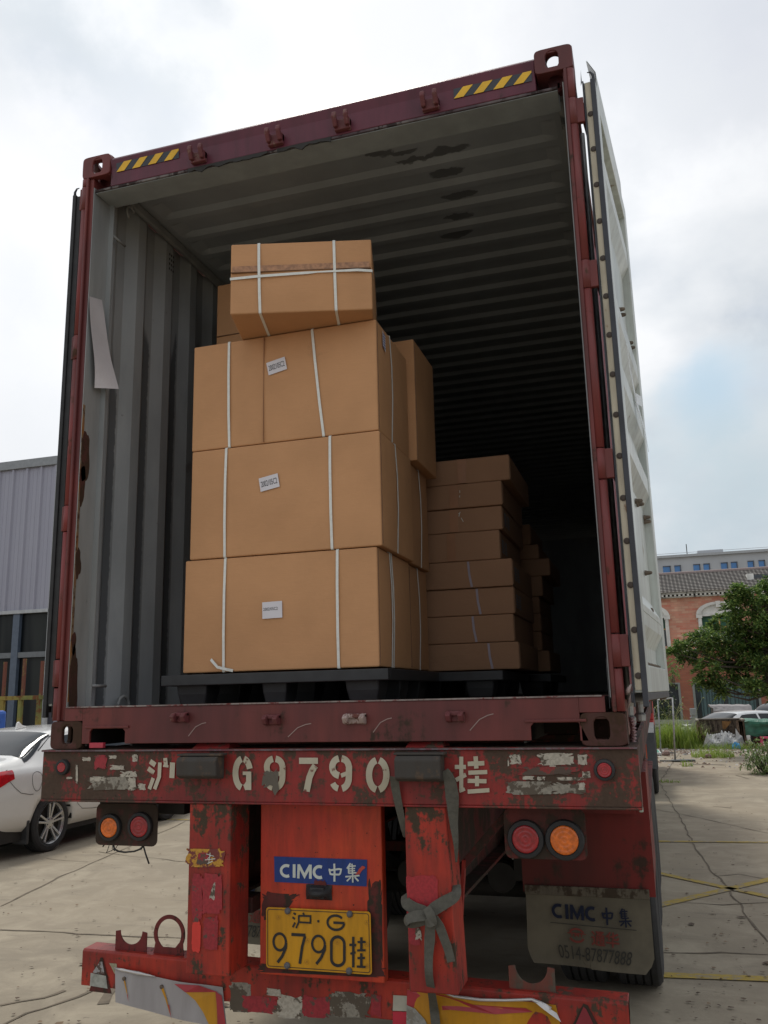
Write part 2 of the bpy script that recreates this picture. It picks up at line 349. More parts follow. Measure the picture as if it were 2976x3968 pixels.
for i, (pts, w) in enumerate([([(1424, 1690), (1468, 1765), (1514, 1850), (1560, 1905), (1659, 2035)], .015), ([(1398, 1663), (1450, 1668)], .045), ([(1400, 1745), (1450, 1755), (1515, 1768), (1659, 1800)], .014),
        ([(1500, 1550*1.02), (1424, 1690)], .022), ([(0, 1960*.999), (130, 1895), (260, 1838), (400, 1775)], .018), ([(0, 2009), (170, 2017), (395, 2027)], .018),
        ([(215, 1840), (300, 1852), (400, 1862)], .012), ([(100, 1855), (190, 1862)], .01), ([(0, 2170), (90, 2155), (140, 2140)], .03), ([(-40, 2240), (60, 2190), (130, 2166), (200, 2140)], .02), ([(222, 2170), (262, 2110)], .06),
        ([(1425, 2060), (1560, 2058), (1659, 2063)], .018), ([(1450, 1948), (1560, 1955), (1659, 1950)], .014), ([(1540, 1893), (1600, 1888), (1659, 1900)], .012), ([(1400, 1692), (1440, 1688)], .05), ([(1492, 1652), (1530, 1651), (1567, 1653)], .16),
        ([(1540, 1742), (1580, 1746)], .03), ([(1590, 1675), (1618, 1683)], .03), ([(1500, 1565), (1502, 1600)], .01)]):
    crackline('slab_joint', [G(*p) for p in pts], w, i*3.7+1)
for i, (a, b, w) in enumerate([((1385, 1818), (1720, 1821), .085), ((1390, 1880), (1720, 1951), .09), ((1395, 1964), (1720, 1887), .10), ((1405, 2107), (1720, 2119), .10), ((330, 1770), (480, 1773), .07), ((1400, 1605), (1659, 1606), .05)][:5]):
    crackline('painted_line', [G(*a), G(*b)], w, i+50, 'yellow', .007, .004, .5)
# ------------------------------------------------------------------ container
B = 1.57; HW = 1.219; LEN = 12.19; TOP = B+2.896
ct = thing('shipping_container', 'open maroon shipping container with grey inside walls, loaded on the red trailer', 'container', (0, 0, B))
def octo(cx, cz, rx, rz, n=32):  # oblong hole
    return [(cx+max(-1, min(1, 1.0*math.cos(t)))*rx, cz+(rz-rx)*(1 if math.sin(t) > 1e-6 else -1 if math.sin(t) < -1e-6 else 0)+math.sin(t)*rx) for t in [2*math.pi*i/n for i in range(n)]]
def rr_pts(x0, x1, z0, z1, n=32, r=.02):
    """rounded rectangle sampled by angle so that it pairs up with a hole of n points"""
    cx, cz = (x0+x1)/2, (z0+z1)/2; a, b = (x1-x0)/2, (z1-z0)/2; p = []
    for i in range(n):
        t = 2*math.pi*i/n; c, s = math.cos(t), math.sin(t); e = .28
        p.append((cx+a*math.copysign(abs(c)**e, c), cz+b*math.copysign(abs(s)**e, s)))
    return p
def casting(sx, y0, z0):
    m = MB(); x0, x1 = (-HW, -HW+.162) if sx < 0 else (HW-.162, HW); y1 = y0+.178; z1 = z0+.118; t = .022
    fy = (y0, y0+t) if y0 < 1 else (y1-t, y1)
    m.ring(rr_pts(x0, x1, z0, z1), octo((x0+x1)/2+(.006 if sx < 0 else -.006), (z0+z1)/2, .028, .044), 'y', *fy)
    fx = (x0, x0+t) if sx < 0 else (x1-t, x1)
    m.ring(rr_pts(y0+.002, y1-.002, z0+.001, z1-.001), octo((y0+y1)/2, (z0+z1)/2, .028, .044), 'x', *fx)
    for za in (z0+.0015, z1-t-.0015):
        m.ring(rr_pts(x0+.003, x1-.003, y0+.003, y1-.003), [(q[0], q[1]) for q in circ((x0+x1)/2, (y0+y1)/2, .034, .055, 32)], 'z', za, za+t)
    xi = (x1-t, x1-.003) if sx < 0 else (x0+.003, x0+t); m.box(*xi, y0+.01, y1-.01, z0+.012, z1-.012)
    yb = (y1-t, y1-.003) if y0 < 1 else (y0+.003, y0+t); m.box(x0+.01, x1-.01, *yb, z0+.012, z1-.012)
    obj('corner_casting', m, M['cont_rust'] if z0 < 2 else M['cont_red'], ct, .004)
for sx in (-1, 1):
    for y0 in (0, LEN-.178):
        for z0 in (B, TOP-.118): casting(sx, y0, z0)
# end posts (J section) with hinge barrels
for sx in (-1, 1):
    m = MB(); X = lambda a: sx*a
    def bx(a0, a1, y0, y1, z0, z1): m.box(min(X(a0), X(a1)), max(X(a0), X(a1)), y0, y1, z0, z1)
    za, zb = B+.118, TOP-.118
    ie = 1.172 if sx > 0 else 1.155; bx(ie, 1.196, .012, .150, za, zb); bx(1.196, 1.216, .05, .150, za, zb); bx(1.176, 1.190, -.004, .012, za, zb)
    obj('corner_post', m, M['cont_red'], ct, .005)
    m = MB(); z = za
    hz = [B+.30, B+.93, B+1.62, B+2.45] if sx > 0 else [B+.24, B+1.02, B+1.78, B+2.48]
    hz = [at(1335, 1405, 'y', 0).z, at(1305, 1000, 'y', 0).z, at(1270, 590, 'y', 0).z, at(1250, 235, 'y', 0).z] if sx > 0 else [at(118, 1455, 'y', 0).z, at(140, 1120, 'y', 0).z, at(160, 750, 'y', 0).z, at(172, 430, 'y', 0).z]
    edges = [za]
    for h in hz: edges += [h-.062, h+.062]
    edges.append(zb)
    for k in range(0, len(edges)-1):
        seg = edges[k]+.003, edges[k+1]-.003
        m.tube([(X(1.201), .016, seg[0]), (X(1.201), .016, seg[1])], .0195 if k % 2 == 0 else .0215, 12)
    obj('hinge_barrel', m, M['barrel'], ct)
    # grey inner jamb
    m = MB(); m.box(min(X(ie-.0001), X(ie-.004)), max(X(ie-.0001), X(ie-.004)), .014, .15, B+.17, TOP-.17); m.box(min(X(ie-.004), X(1.125)), max(X(ie-.004), X(1.125)), .146, .150, B+.17, TOP-.15) if sx < 0 else None
    obj('inner_jamb', m, M['grey_in'], ct)
# rusty gnawed patches on the left jamb
m = MB()
for k, (u, v, w, h, sd_) in enumerate([(176, 985, .022, .12, 1), (177, 1045, .012, .10, 2), (163, 1215, .012, .07, 5), (155, 1480, .02, .17, 3), (160, 1390, .010, .05, 4)]):
    c = at(u, v, 'x', -1.151); pts = []
    for i in range(22):
        t = 2*math.pi*i/22; r = 1+.5*nz(sd_*3+math.cos(t)*1.3, math.sin(t)*1.3); pts.append((.022+w*1.2+w*1.6*math.cos(t)*r, c.z+h*math.sin(t)*r))
    pts = [(max(.0145, a), b) for a, b in pts]; m = MB(); m.prism(pts, 'x', -1.151, -1.1485); obj('rust_patch', m, M['cont_rust'], ct)
m = MB(); m.box(-1.151, -1.1495, .0142, .030, B+.2, 3.15); obj('rust_edge', m, worn('rust edge orange', (.28, .12, .03), (.07, .03, .015), .45, 14, (.2, .17, .12), .8), ct)
# header: outer face, lower lip, inner pale strip
za = at(700, 300, 'y', 0).z; zh0 = B+2.712
m = MB(); m.prism([(.012, zh0), (.012, TOP-.118+.03), (-.0, TOP-.045), (.012, TOP-.028), (.10, TOP-.02), (.10, zh0)], 'x', -HW+.162, HW-.162)
obj('door_header', m, M['header_red'], ct, .004)
m = MB(); m.box(-1.145, 1.145, .014, .10, zh0-.012, zh0); obj('header_lip', m, worn('worn header lip', (.085, .06, .07), (.03, .02, .02), .5, 9, (.2, .18, .17), .7), ct, .002)
m = MB(); m.box(-1.145, 1.145, .022, .16, zh0-.016, zh0-.013); m.box(-1.145, 1.145, .16, .163, zh0-.016, TOP-.06); obj('header_inside', m, plain('pale header inside', (.255, .28, .29), .6), ct)
def ragtorn(x0, x1, seed):
    m = MB(); pts = []
    n = int((x1-x0)/.018)
    for i in range(n+1): pts.append((x0+(x1-x0)*i/n, zh0-.002))
    for i in range(n, -1, -1): pts.append((x0+(x1-x0)*i/n, zh0-.012-.022*max(0, nz(seed+i*.37)*1.5+.35)))
    m.prism(pts, 'y', .008, .0135); obj('torn_gasket', m, M['black'], ct)
ragtorn(-.62, -.2, 2); ragtorn(-.15, .12, 9)
# hazard stripe stickers
for (q, n0) in (([(249, 363), (384, 335), (384, 316), (249, 346)], 0), ([(979, 205), (1148, 165), (1145, 145), (977, 183)], 1)):
    Q = q4(-.0025, *q); h = (Q[2].z+Q[3].z-Q[0].z-Q[1].z)/2
    x0, x1 = Q[0].x, Q[1].x; z0 = (Q[0].z+Q[1].z)/2-.012; 
    Q = [Vector((x0, .0, z0)), Vector((x1, .0, z0)), Vector((x1, .0, z0+h)), Vector((x0, .0, z0+h))]
    def fy(z): return .012-.012*max(0, (z-(TOP-.088)))/.043
    m = MB(); m.mi = 0; ns = 4; per = (x1-x0)/ns*1.02
    m.add([(p.x, fy(p.z)-.0025, p.z) for p in Q], [(0, 1, 2, 3)]); m.mi = 1
    for k in range(-1, ns+1):
        xa = x0+k*per; b = [(xa, z0), (xa+per*.5, z0), (xa+per*1.0, z0+h), (xa+per*.5, z0+h)]
        # clip to the sticker
        out_ = []
        def clip(poly, f, g_):
            r = []
            for i in range(len(poly)):
                a_, b_ = poly[i], poly[(i+1) % len(poly)]
                if f(a_): r.append(a_)
                if f(a_) != f(b_): r.append(g_(a_, b_))
            return r
        def cx(xc): return lambda a_, b_: (xc, a_[1]+(b_[1]-a_[1])*(xc-a_[0])/(b_[0]-a_[0]))
        b = clip(b, lambda p: p[0] >= x0, cx(x0)); b = clip(b, lambda p: p[0] <= x1, cx(x1)) if b else b
        if len(b) > 2: m.add([(p[0], fy(p[1])-.004, p[1]) for p in b], [tuple(range(len(b)))])
    obj('hazard_sticker', m, [plain('sticker black', (.03, .035, .045), .5), plain('sticker yellow', (.72, .42, .02), .5)], ct, recalc=False)
# cam keepers
M['keeper'] = worn('keeper steel', (.14, .035, .04), (.20, .12, .10), .35, 12, None, .6)
for u, v in ((430, 322), (596, 290), (740, 260), (930, 218)):
    c = at(u, v, 'y', 0); m = MB(); x = c.x; z = zh0+.045
    m.box(x-.038, x+.038, -.012, .012, z-.035, z+.018)
    for d in (-.028, .028): m.prism([(.012, z-.02), (-.028, z-.028), (-.052, z+.012), (-.046, z+.036), (-.032, z+.04), (-.026, z+.014), (.012, z+.02)], 'x', x+d-.010, x+d+.010)
    obj('lock_keeper', m, M['keeper'], ct, .004)
for k, (u, v) in enumerate(((393, 1550), (590, 1555), (769, 1553), (985, 1548))):
    c = at(u, v, 'y', 0); m = MB(); x, z = c.x, c.z; w = .034 if k != 2 else .044
    m.prism([(-.0, z-.022), (-.035, z-.016), (-.048, z+.006), (-.03, z+.018), (-.0, z+.022)], 'x', x-w, x-w+.02)
    m.prism([(-.0, z-.022), (-.035, z-.016), (-.048, z+.006), (-.03, z+.018), (-.0, z+.022)], 'x', x+w-.02, x+w)
    m.box(x-w, x+w, -.024, 0, z+.004, z+.02); m.box(x-w+.01, x+w-.01, -.012, 0, z-.018, z+.01)
    obj('lock_keeper', m, M['keeper'] if k != 2 else worn('keeper worn bright', (.42, .33, .30), (.14, .05, .04), .5, 22), ct, .004)
# sill with fork pockets (open below)
zs1 = B+.172; zs0 = B+.022; xl = at(194, 1573, 'y', 0).x; xl2 = at(270, 1573, 'y', 0).x; xr = at(1146, 1563, 'y', 0).x; xr2 = at(1255, 1563, 'y', 0).x; zp = at(230, 1572, 'y', 0).z-.004
m = MB(); a = -HW+.162; b = HW-.162; w = .012
prof = [(a, zs1), (a, zs0), (xl, zs0), (xl, zp-w), (xl+w, zp), (xl2-w, zp), (xl2, zp-w), (xl2, zs0), (xr, zs0), (xr, zp-w), (xr+w, zp), (xr2-w, zp), (xr2, zp-w*1.5), (xr2+.02, zs0), (b, zs0), (b, zs1)]
m.prism(prof, 'y', -.0, .012); m.box(-1.15, 1.15, .0, .35, zs1, zs1+.004)
m.box(-1.15, a, .0, .012, B+.1181, zs1); m.box(b, 1.15, 0, .012, B+.1181, zs1)
obj('door_sill', m, M['cont_red'], ct, .003)
m = MB(); m.box(-1.14, 1.14, -.0035, .06, zs1+.002, zs1+.0075); obj('sill_edge', m, worn('scuffed sill edge', (.30, .27, .25), (.14, .03, .03), .5, 16, (.18, .15, .14), .5, .1), ct)
for xa, xb in ((xl, xl2), (xr, xr2)):
    m = MB(); m.box(xa-.02, xb+.02, -.008, .002, zp+.002, zp+.012); obj('pocket_lip', m, M['cont_red'], ct, .002)
for xa, xb in ((xl, xl2), (xr, xr2)):
    m = MB(); m.box(xa-.03, xb+.03, .04, 2.3, zp-.001, zp+.01); m.box(xa-.03, xa-.02, .014, 2.3, zs0-.01, zp); m.box(xb+.02, xb+.03, .014, 2.3, zs0-.01, zp); m.box(xa-.03, xb+.03, .9, .91, zs0-.01, zp); obj('fork_pocket_dark_back', m, M['black'], ct)  # pocket tunnel, with an added black back plate that keeps the opening dark
# chalk ticks
for u0, v0, u1, v1 in ((407, 1590, 445, 1561), (622, 1592, 672, 1563), (806, 1582, 846, 1551), (1015, 1578, 1066, 1542)):
    p0, p1 = at(u0, v0, 'y', -.002), at(u1, v1, 'y', -.002); pm = (p0+p1)/2+Vector((-.008, 0, .010)); m = MB()
    m.ribbon([p0, p0*.45+pm*.6-p0*.05, pm, pm*.4+p1*.6+Vector((0, 0, .003)), p1], .0035, (0, -1, 0), .0008); obj('chalk_tick', m, plain('chalk pinkish', (.30, .21, .19), .8), ct)
# floor, understructure
def floor_mat():
    s = NT('container plywood floor'); p = s.pos(); n = s.noise(s.pos((4, .6, 1)), 6, 6); c = s.mix(s.ramp(n, .3, .7), (.16, .13, .10), (.10, .085, .07)); s.col(c); s.set(Roughness=.75); s.bump(n, .2, .004); return s.m
m = MB(); m.box(-1.165, 1.165, .36, LEN-.05, B+.14, B+.170); m.box(-1.148, 1.148, .02, .36, B+.12, B+.1715); obj('floor_boards', m, floor_mat(), ct)
for k in range(20):
    y = .55+k*.6; m = MB(); m.box(-1.16, 1.16, y, y+.045, B+.02, B+.14); obj('cross_member', m, M['trail_dark'], ct)
for sx in (-1, 1): m = MB(); m.box(min(sx*1.165, sx*1.215), max(sx*1.165, sx*1.215), .18, LEN-.18, B+.02, B+.16); obj('bottom_rail', m, M['cont_red'], ct, .003); m = MB(); m.box(*sorted((sx*1.13, sx*1.159)), .156, LEN-.1, TOP-.10, TOP-.05); obj('inner_rail', m, M['grey_in'], ct, .01); m = MB(); m.box(min(sx*1.16, sx*1.216), max(sx*1.16, sx*1.216), .18, LEN-.18, TOP-.055, TOP-.015); obj('top_rail', m, M['cont_red'], ct, .003)
# corrugated side walls, pitch 0.278 m
M['wall_out'] = worn('container outside paint', (.20, .022, .03), (.08, .04, .03), .25, 3)
def wallmat():
    s = NT('container inside wall'); p = s.pos(); n = s.noise(s.pos((1, 1, .35)), 3.0, 8, .6); fine = s.noise(p, 22, 6, .7)
    c = s.mix(s.ramp(n, .32, .66), (.34, .36, .375), (.25, .268, .28))
    xyz = s.sep(p)
    # scuffed darker paint left on the slopes that face the doors, with ragged edges, below head height
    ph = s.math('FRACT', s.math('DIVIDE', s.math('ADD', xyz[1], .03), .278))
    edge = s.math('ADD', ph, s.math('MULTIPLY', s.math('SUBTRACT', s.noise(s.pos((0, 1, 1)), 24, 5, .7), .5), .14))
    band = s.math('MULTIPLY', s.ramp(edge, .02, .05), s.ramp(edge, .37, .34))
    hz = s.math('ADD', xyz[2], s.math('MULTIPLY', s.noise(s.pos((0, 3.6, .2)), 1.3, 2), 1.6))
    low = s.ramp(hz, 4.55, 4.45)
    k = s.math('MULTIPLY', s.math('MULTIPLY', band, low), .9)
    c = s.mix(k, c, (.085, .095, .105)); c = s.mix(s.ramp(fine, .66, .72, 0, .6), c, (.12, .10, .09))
    c = s.mix(s.ramp(s.noise(p, 1.4, 8, .7), .60, .68, 0, .5), c, (.14, .115, .10))
    s.col(c); s.set(Roughness=.5); s.bump(fine, .2, .003); return s.m
M['wall_in'] = wallmat()
def wallprof():
    p = []; y = .155
    seq = [(.072, 0), (.068, 1), (.070, 1), (.068, 0)]; p.append((y, 0)); k = 0
    while y < LEN-.2: dy, lv = seq[k % 4]; y += dy; p.append((y, lv)); k += 1
    return p
WP = wallprof()
for sx in (-1, 1):
    m = MB(); m.mi = 0
    xi = [sx*(1.166+.036*lv) for _, lv in WP]; z0, z1 = B+.16, TOP-.06
    n = len(WP); m.add([(xi[i], WP[i][0], z) for z in (z0, z1) for i in range(n)], [(i, i+1, i+1+n, i+n) for i in range(n-1)])
    m.mi = 1; m.add([(xi[i]+sx*.004, WP[i][0], z) for z in (z0, z1) for i in range(n)], [(i, i+n, i+1+n, i+1) for i in range(n-1)])
    obj('side_wall', m, [M['wall_in'], M['wall_out']], ct, recalc=False)
m = MB(); m.box(-1.17, 1.17, LEN-.06, LEN-.03, B+.15, TOP-.02); obj('front_wall', m, M['wall_in'], ct)
# roof: pressed transverse ribs, pitch 0.209 m, that die out before the rails
def roofz(x, y):
    ph = ((y-.20)/.209) % 1; t = max(0, min(1, (ph-.02)/.14)) if ph < .5 else max(0, min(1, (.80-ph)/.14)); e = max(0, min(1, (1.10-abs(x))/.07)); return TOP-.045+.022*t*e
ys = [.163]
y = .20
while y < LEN-.1: ys += [y+.209*f for f in (.0, .02, .06, .10, .16, .40, .66, .70, .76, .80, .9)]; y += .209
xs = [-1.2, -1.14, -1.10, -1.08, -1.06, -1.03, -.9, -.45, 0, .45, .9, 1.03, 1.06, 1.08, 1.10, 1.14, 1.2]
m = MB(); nx = len(xs)
m.add([(x, y, roofz(x, y)) for y in ys for x in xs], [(j*nx+i, j*nx+i+1, (j+1)*nx+i+1, (j+1)*nx+i) for j in range(len(ys)-1) for i in range(nx-1)])
def roofmat():
    s = NT('container roof underside'); p = s.pos(); n = s.noise(p, 2.2, 7, .6); c = s.mix(s.ramp(n, .3, .7), (.33, .36, .385), (.27, .295, .315)); fine = s.noise(p, 30, 5, .7)
    dn = s.n('ShaderNodeVectorMath', operation='ADD'); nn = s.n('ShaderNodeTexNoise'); nn.inputs['Scale'].default_value = 16; nn.inputs['Detail'].default_value = 6; s.l(p, nn.inputs[0])
    sc = s.n('ShaderNodeVectorMath', operation='SCALE'); s.l(nn.outputs['Color'], sc.inputs[0]); sc.inputs['Scale'].default_value = .09; s.l(p, dn.inputs[0]); s.l(sc.outputs[0], dn.inputs[1])
    tot = None
    for (u, v, rx, ry) in ((862, 336, .10, .035), (970, 333, .11, .038), (965, 380, .10, .040), (990, 430, .11, .038), (990, 475, .09, .035), (985, 513, .10, .038), (910, 348, .14, .016), (1190, 215, .06, .03), (815, 332, .08, .025)):
        c0 = at(u, v, 'z', 4.42); sb = s.n('ShaderNodeVectorMath', operation='SUBTRACT'); s.l(dn.outputs[0], sb.inputs[0]); sb.inputs[1].default_value = (c0.x+.045, c0.y+.045, 4.42+.045)
        mu = s.n('ShaderNodeVectorMath', operation='MULTIPLY'); s.l(sb.outputs[0], mu.inputs[0]); mu.inputs[1].default_value = (1/rx, 1/ry, 0); ln = s.n('ShaderNodeVectorMath', operation='LENGTH'); s.l(mu.outputs[0], ln.inputs[0])
        k = s.ramp(ln.outputs['Value'], 1.05, .85); tot = k if tot is None else s.math('MAXIMUM', tot, k)
    c = s.mix(s.math('MULTIPLY', tot, .80), c, (.085, .09, .095)); c = s.mix(s.ramp(fine, .68, .74, 0, .5), c, (.10, .085, .07))
    s.col(c); s.set(Roughness=.55); s.bump(fine, .15, .003); return s.m
obj('roof_panel', m, roofmat(), ct, recalc=False)
m = MB(); m.box(-1.2, 1.2, .10, LEN-.05, TOP-.020, TOP-.016); obj('roof_skin', m, M['wall_out'], ct)
# lashing rings and bars, left wall
def ring3(name, c, r, a0, a1, nrm='x', tr=.006):
    m = MB(); m.tube([(c[0]+.012, c[1]+r*math.cos(R_(a0+(a1-a0)*i/12)), c[2]+r*math.sin(R_(a0+(a1-a0)*i/12))) for i in range(13)], tr, 8); obj(name, m, M['grey_in'], ct)
ring3('lashing_ring', (-1.15, .42, 1.745), .045, 0, 180, tr=.008); c = at(278, 462, 'x', -1.14); ring3('lashing_ring', (c.x, c.y, c.z), .035, 30, 250, tr=.008)
ring3('lashing_ring', (-1.15, 1.60, 1.745), .045, 0, 180, tr=.008)
for z in (at(212, 487, 'x', -1.14).z, B+.27): m = MB(); m.tube([(-1.13, .155, z), (-1.13, .26, z)], .007, 8); obj('lashing_bar', m, M['grey_in'], ct)
# vent holes
m = MB(); c = at(369, 568, 'x', -1.166)
for i in range(3):
    for j in range(4): m.box(-1.1655, -1.1635, c.y-.02+i*.02, c.y-.02+i*.02+.008, c.z-.05+j*.03, c.z-.05+j*.03+.014)
obj('vent_hole', m, M['black'], ct)
# shipping marks far inside on the right wall
for (u, v, w, h) in ((1305, 1420, .10, .16), (1304, 1470, .10, .16)):
    c = at(u, v, 'x', 1.150); m = MB(); 
    for k in range(3): m.box(1.1635, 1.1655, c.y+k*.14, c.y+k*.14+.05, c.z-h/2, c.z+h/2)
    m.box(1.1635, 1.1655, c.y, c.y+.33, c.z-h/2-.02, c.z-h/2); obj('wall_mark', m, plain('faded mark', (.10, .105, .11), .8), ct)
# ------------------------------------------------------------------ doors
def door(sx, x0, slope):
    L_ = 1.10; z0 = B+.184; z1 = B+2.715; hyp = math.hypot(1, slope); dv = Vector((slope*sx/hyp, 1/hyp, 0)); nv = Vector((1/hyp*sx, -slope/hyp, 0)) ; o_ = Vector((x0, .03, 0))
    def P(l, t, z): return o_+dv*l+nv*t+Vector((0, 0, z))
    def bar(m, l0, l1, t0, t1, a, b): m.add([P(l, t, z) for z in (a, b) for t in (t0, t1) for l in (l0, l1)], [(0, 2, 3, 1), (4, 5, 7, 6), (0, 1, 5, 4), (2, 6, 7, 3), (0, 4, 6, 2), (1, 3, 7, 5)])
    d = thing('container_door_leaf', None, None); del_ = d
    bpy.data.objects.remove(d)
    m = MB(); bar(m, .006, .10, .003, .052, z0, z1); bar(m, .994, L_, .003, .052, z0, z1); bar(m, .10, .994, .003, .052, z0, z0+.10); bar(m, .10, .994, .003, .052, z1-.10, z1)
    D = obj('door', m, M['door_white'] if sx > 0 else M['door_white'], ct, .004)
    D['label'] = 'open white door leaf swung back beside the container' if sx > 0 else 'open door leaf folded back along the far left side'
    # retainer strip seen on the hinge edge, with screws
    m = MB(); bar(m, -.002, .006, .009, .033, z0+.01, z1-.01); obj('retainer_strip', m, M['cream'] if sx > 0 else M['rubber'], D)
    zz = z0+.06; k = 0
    while zz < z1 and sx > 0:
        m = MB(); m.lathe(P(-.001, .023, zz), -dv, [(.0125, 0), (.012, .004), (.006, .006), (0, .006)], 12); obj('screw', m, M['screw'], D); zz += .165
    # gasket lips
    m = MB()
    for t, w, ex in ((.002, .006, .05), (.042, .020, .025)):
        bar(m, -.010, .012, t-w/2, t+w/2, z0-.05, z1+.0)
    bar(m, -.008, L_+.01, -.008, .002, z0-.035, z0); bar(m, -.004, L_, .034, .050, z0-.028, z0-.001)
    obj('gasket', m, M['gasket'] if sx > 0 else M['rubber'], D, .003)
    m = MB(); m.add([P(-.004, -.006, z1), P(.02, -.010, z1+.0), P(.01, -.004, z1+.07), P(.0, -.002, z1)], [(0, 1, 2), (0, 2, 3), (0, 3, 1), (1, 3, 2)]); m.tube([P(0, .045, z1-.01), P(0, .046, z1+.02), P(0, .036, z1+.038), P(0, .022, z1+.04)], .008, 6, .002); obj('torn_gasket_end', m, M['gasket'], D)
    # pressed panel: profile along z, opened toward the outside
    if sx > 0:
        zc = [at(2440/K, v/K, 'y', 1.0).z for v in (2437, 1894, 1676, 1453, 1001, 720)]
    else: zc = [B+.5+.42*k for k in range(5)]
    prof = [(z0+.10, .012)]
    m = MB(); last = z0+.10; prof = [(z0+.10, .014), (z0+.13, .014)]
    for z in zc: prof += [(z-.11, .014), (z-.04, .048), (z+.04, .048), (z+.11, .014)]
    prof += [(z1-.14, .014), (z1-.10, .014)]
    prof.sort(key=lambda q: q[0])
    n = len(prof)
    for tt in (0, .003): m.add([P(l, t-tt, z) for l in (.101, .993) for z, t in prof], [(i, i+1, i+1+n, i+n) for i in range(n-1)])
    obj('door_panel', m, M['door_white'], D, recalc=False)
    m = MB(); bar(m, .101, .993, .014, .05, z0+.305, z0+.312); obj('stiffener', m, M['door_white'], D)
    # bolt ends that poke through beside the lock rods
    if sx > 0:
        for (u, v) in ((1336, 670), (1339, 682), (1360, 742), (1365, 752), (1374, 1083), (1378, 1090), (1395, 1118), (1400, 1127), (1396, 1238), (1398, 1320), (1404, 1468), (1424, 1468), (1407, 1505), (1427, 1504)):
            q = at(u, v, 'y', .62); l = .35 if u % 5 else .75
            # walk along the leaf until the point projects at that column
            best = min((abs(((P(l_, .02, q.z)-CAM).dot(RT)/(P(l_, .02, q.z)-CAM).dot(F))*FPX+1488-u*K), l_) for l_ in [.12+.01*i for i in range(86)])[1]
            c = P(best, .016, at(u, v, 'y', .03+best).z); m = MB(); r = .010 if v < 1300 else .015
            m.lathe(c, nv, [(r*1.3, 0), (r*1.2, .008), (r, .010), (r*.95, .02), (r*.7, .03), (0, .033)], 10); obj('bolt_end', m, M['bolt'], D)
        for k in range(5):
            c = P(.2+.08*k*2, .03, z0+.105); m = MB(); m.lathe(c, (0, 0, 1), [(.012, 0), (.012, .006), (0, .012)], 8); obj('rivet', m, M['bolt'], D)
        # clear tape remnants
        q = at(1372, 900, 'y', .8); s_ = NT('clear tape'); s_.col((.8, .82, .84)); s_.set(Roughness=.25, Alpha=.55); m = MB()
        m.ribbon([P(.35, .056, q.z+.20), P(.45, .054, q.z+.12), P(.60, .056, q.z+.02), P(.72, .075, q.z-.10), P(.66, .085, q.z-.2)], [.02, .03, .05, .06, .03], nv, .002)
        m.ribbon([P(.60, .058, q.z+.03), P(.75, .07, q.z+.06)], .05, nv, .002); obj('tape_scrap', m, s_.m, D)
    # lock rods on the outer face, cams below
    for l in (.42, .84):
        m = MB(); tr_ = -.066 if sx > 0 else -.022; m.tube([P(l, tr_, z0-.045), P(l, tr_, z1+.05)], .0125, 10); m.lathe(P(l, tr_, z0-.13), (0, 0, 1), [(.010, 0), (.024, .004), (.026, .03), (.017, .04), (.019, .075), (.026, .09)], 12)
        obj('lock_rod', m, M['steel'] if sx > 0 else M['cont_red'], D)
    # hinge blades
    hz = [at(1335, 1405, 'y', 0).z, at(1305, 1000, 'y', 0).z, at(1270, 590, 'y', 0).z, at(1250, 235, 'y', 0).z] if sx > 0 else [at(118, 1455, 'y', 0).z, at(140, 1120, 'y', 0).z, at(160, 750, 'y', 0).z, at(172, 430, 'y', 0).z]
    for h in hz:
        m = MB(); xa, xb = sorted((sx*1.210, P(.0, 0, 0).x-sx*.002)); m.box(xa, xb, .006, .026, h-.058, h+.058); bar(m, 0, .16, -.012, -.002, h-.05, h+.05); obj('hinge', m, M['cont_red'], D, .003)
door(1, 1.250, .081); door(-1, -1.232, .03)
# outer lock bars hanging in the gap right of the post
# ------------------------------------------------------------------ paper stuck on the left jamb
m = MB(); P0 = [at(193, 640, 'x', -1.135), at(220, 648, 'x', -1.135), at(245, 842, 'x', -1.10), at(204, 838, 'x', -1.13)]
def pf(a, b):
    p = quadmap([P0[3], P0[2], P0[1], P0[0]], a, b); return (p.x+.012*math.sin(b*5+a*2)*(1-b)+.02*(1-b)*a, p.y, p.z)
m.grid(pf, 6, 16); o = obj('torn_sheet', m, plain('limp white film', (.50, .48, .50), .35, 0, .1, 4), recalc=False); tag(o, 'long limp white plastic sheet hanging from the left container jamb', 'plastic sheet')
# ------------------------------------------------------------------ cartons
def cardmat(name, base, seed=0):
    s = NT(name); p = s.pos(loc=(seed, seed, seed)); n = s.noise(p, 3.2, 5, .55); f = s.noise(s.pos((1, 1, 30), (seed,)*3), 14, 4); b = s.noise(p, 11, 6, .7)
    c = s.mix(s.ramp(n, .3, .7), base, tuple(x*.88 for x in base)); c = s.mix(s.ramp(f, .3, .7, 0, .22), c, tuple(x*.78 for x in base))
    c = s.mix(s.ramp(b, .70, .75, 0, .35), c, tuple(min(1, x*1.3) for x in base)); c = s.mix(s.ramp(s.noise(p, 1.7, 8, .75), .62, .70, 0, .25), c, (.22, .13, .07))
    s.col(c); s.set(Roughness=.72); s.b.inputs['Specular IOR Level'].default_value = .25; s.bump(s.math('ADD', s.math('ADD', n, s.math('MULTIPLY', f, .06)), s.math('MULTIPLY', b, .12)), .5, .02); return s.m
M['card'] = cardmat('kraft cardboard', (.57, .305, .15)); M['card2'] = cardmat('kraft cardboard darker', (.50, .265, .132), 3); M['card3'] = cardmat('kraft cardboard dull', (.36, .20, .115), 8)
M['crease'] = plain('dark cardboard crease', (.20, .11, .06), .8)
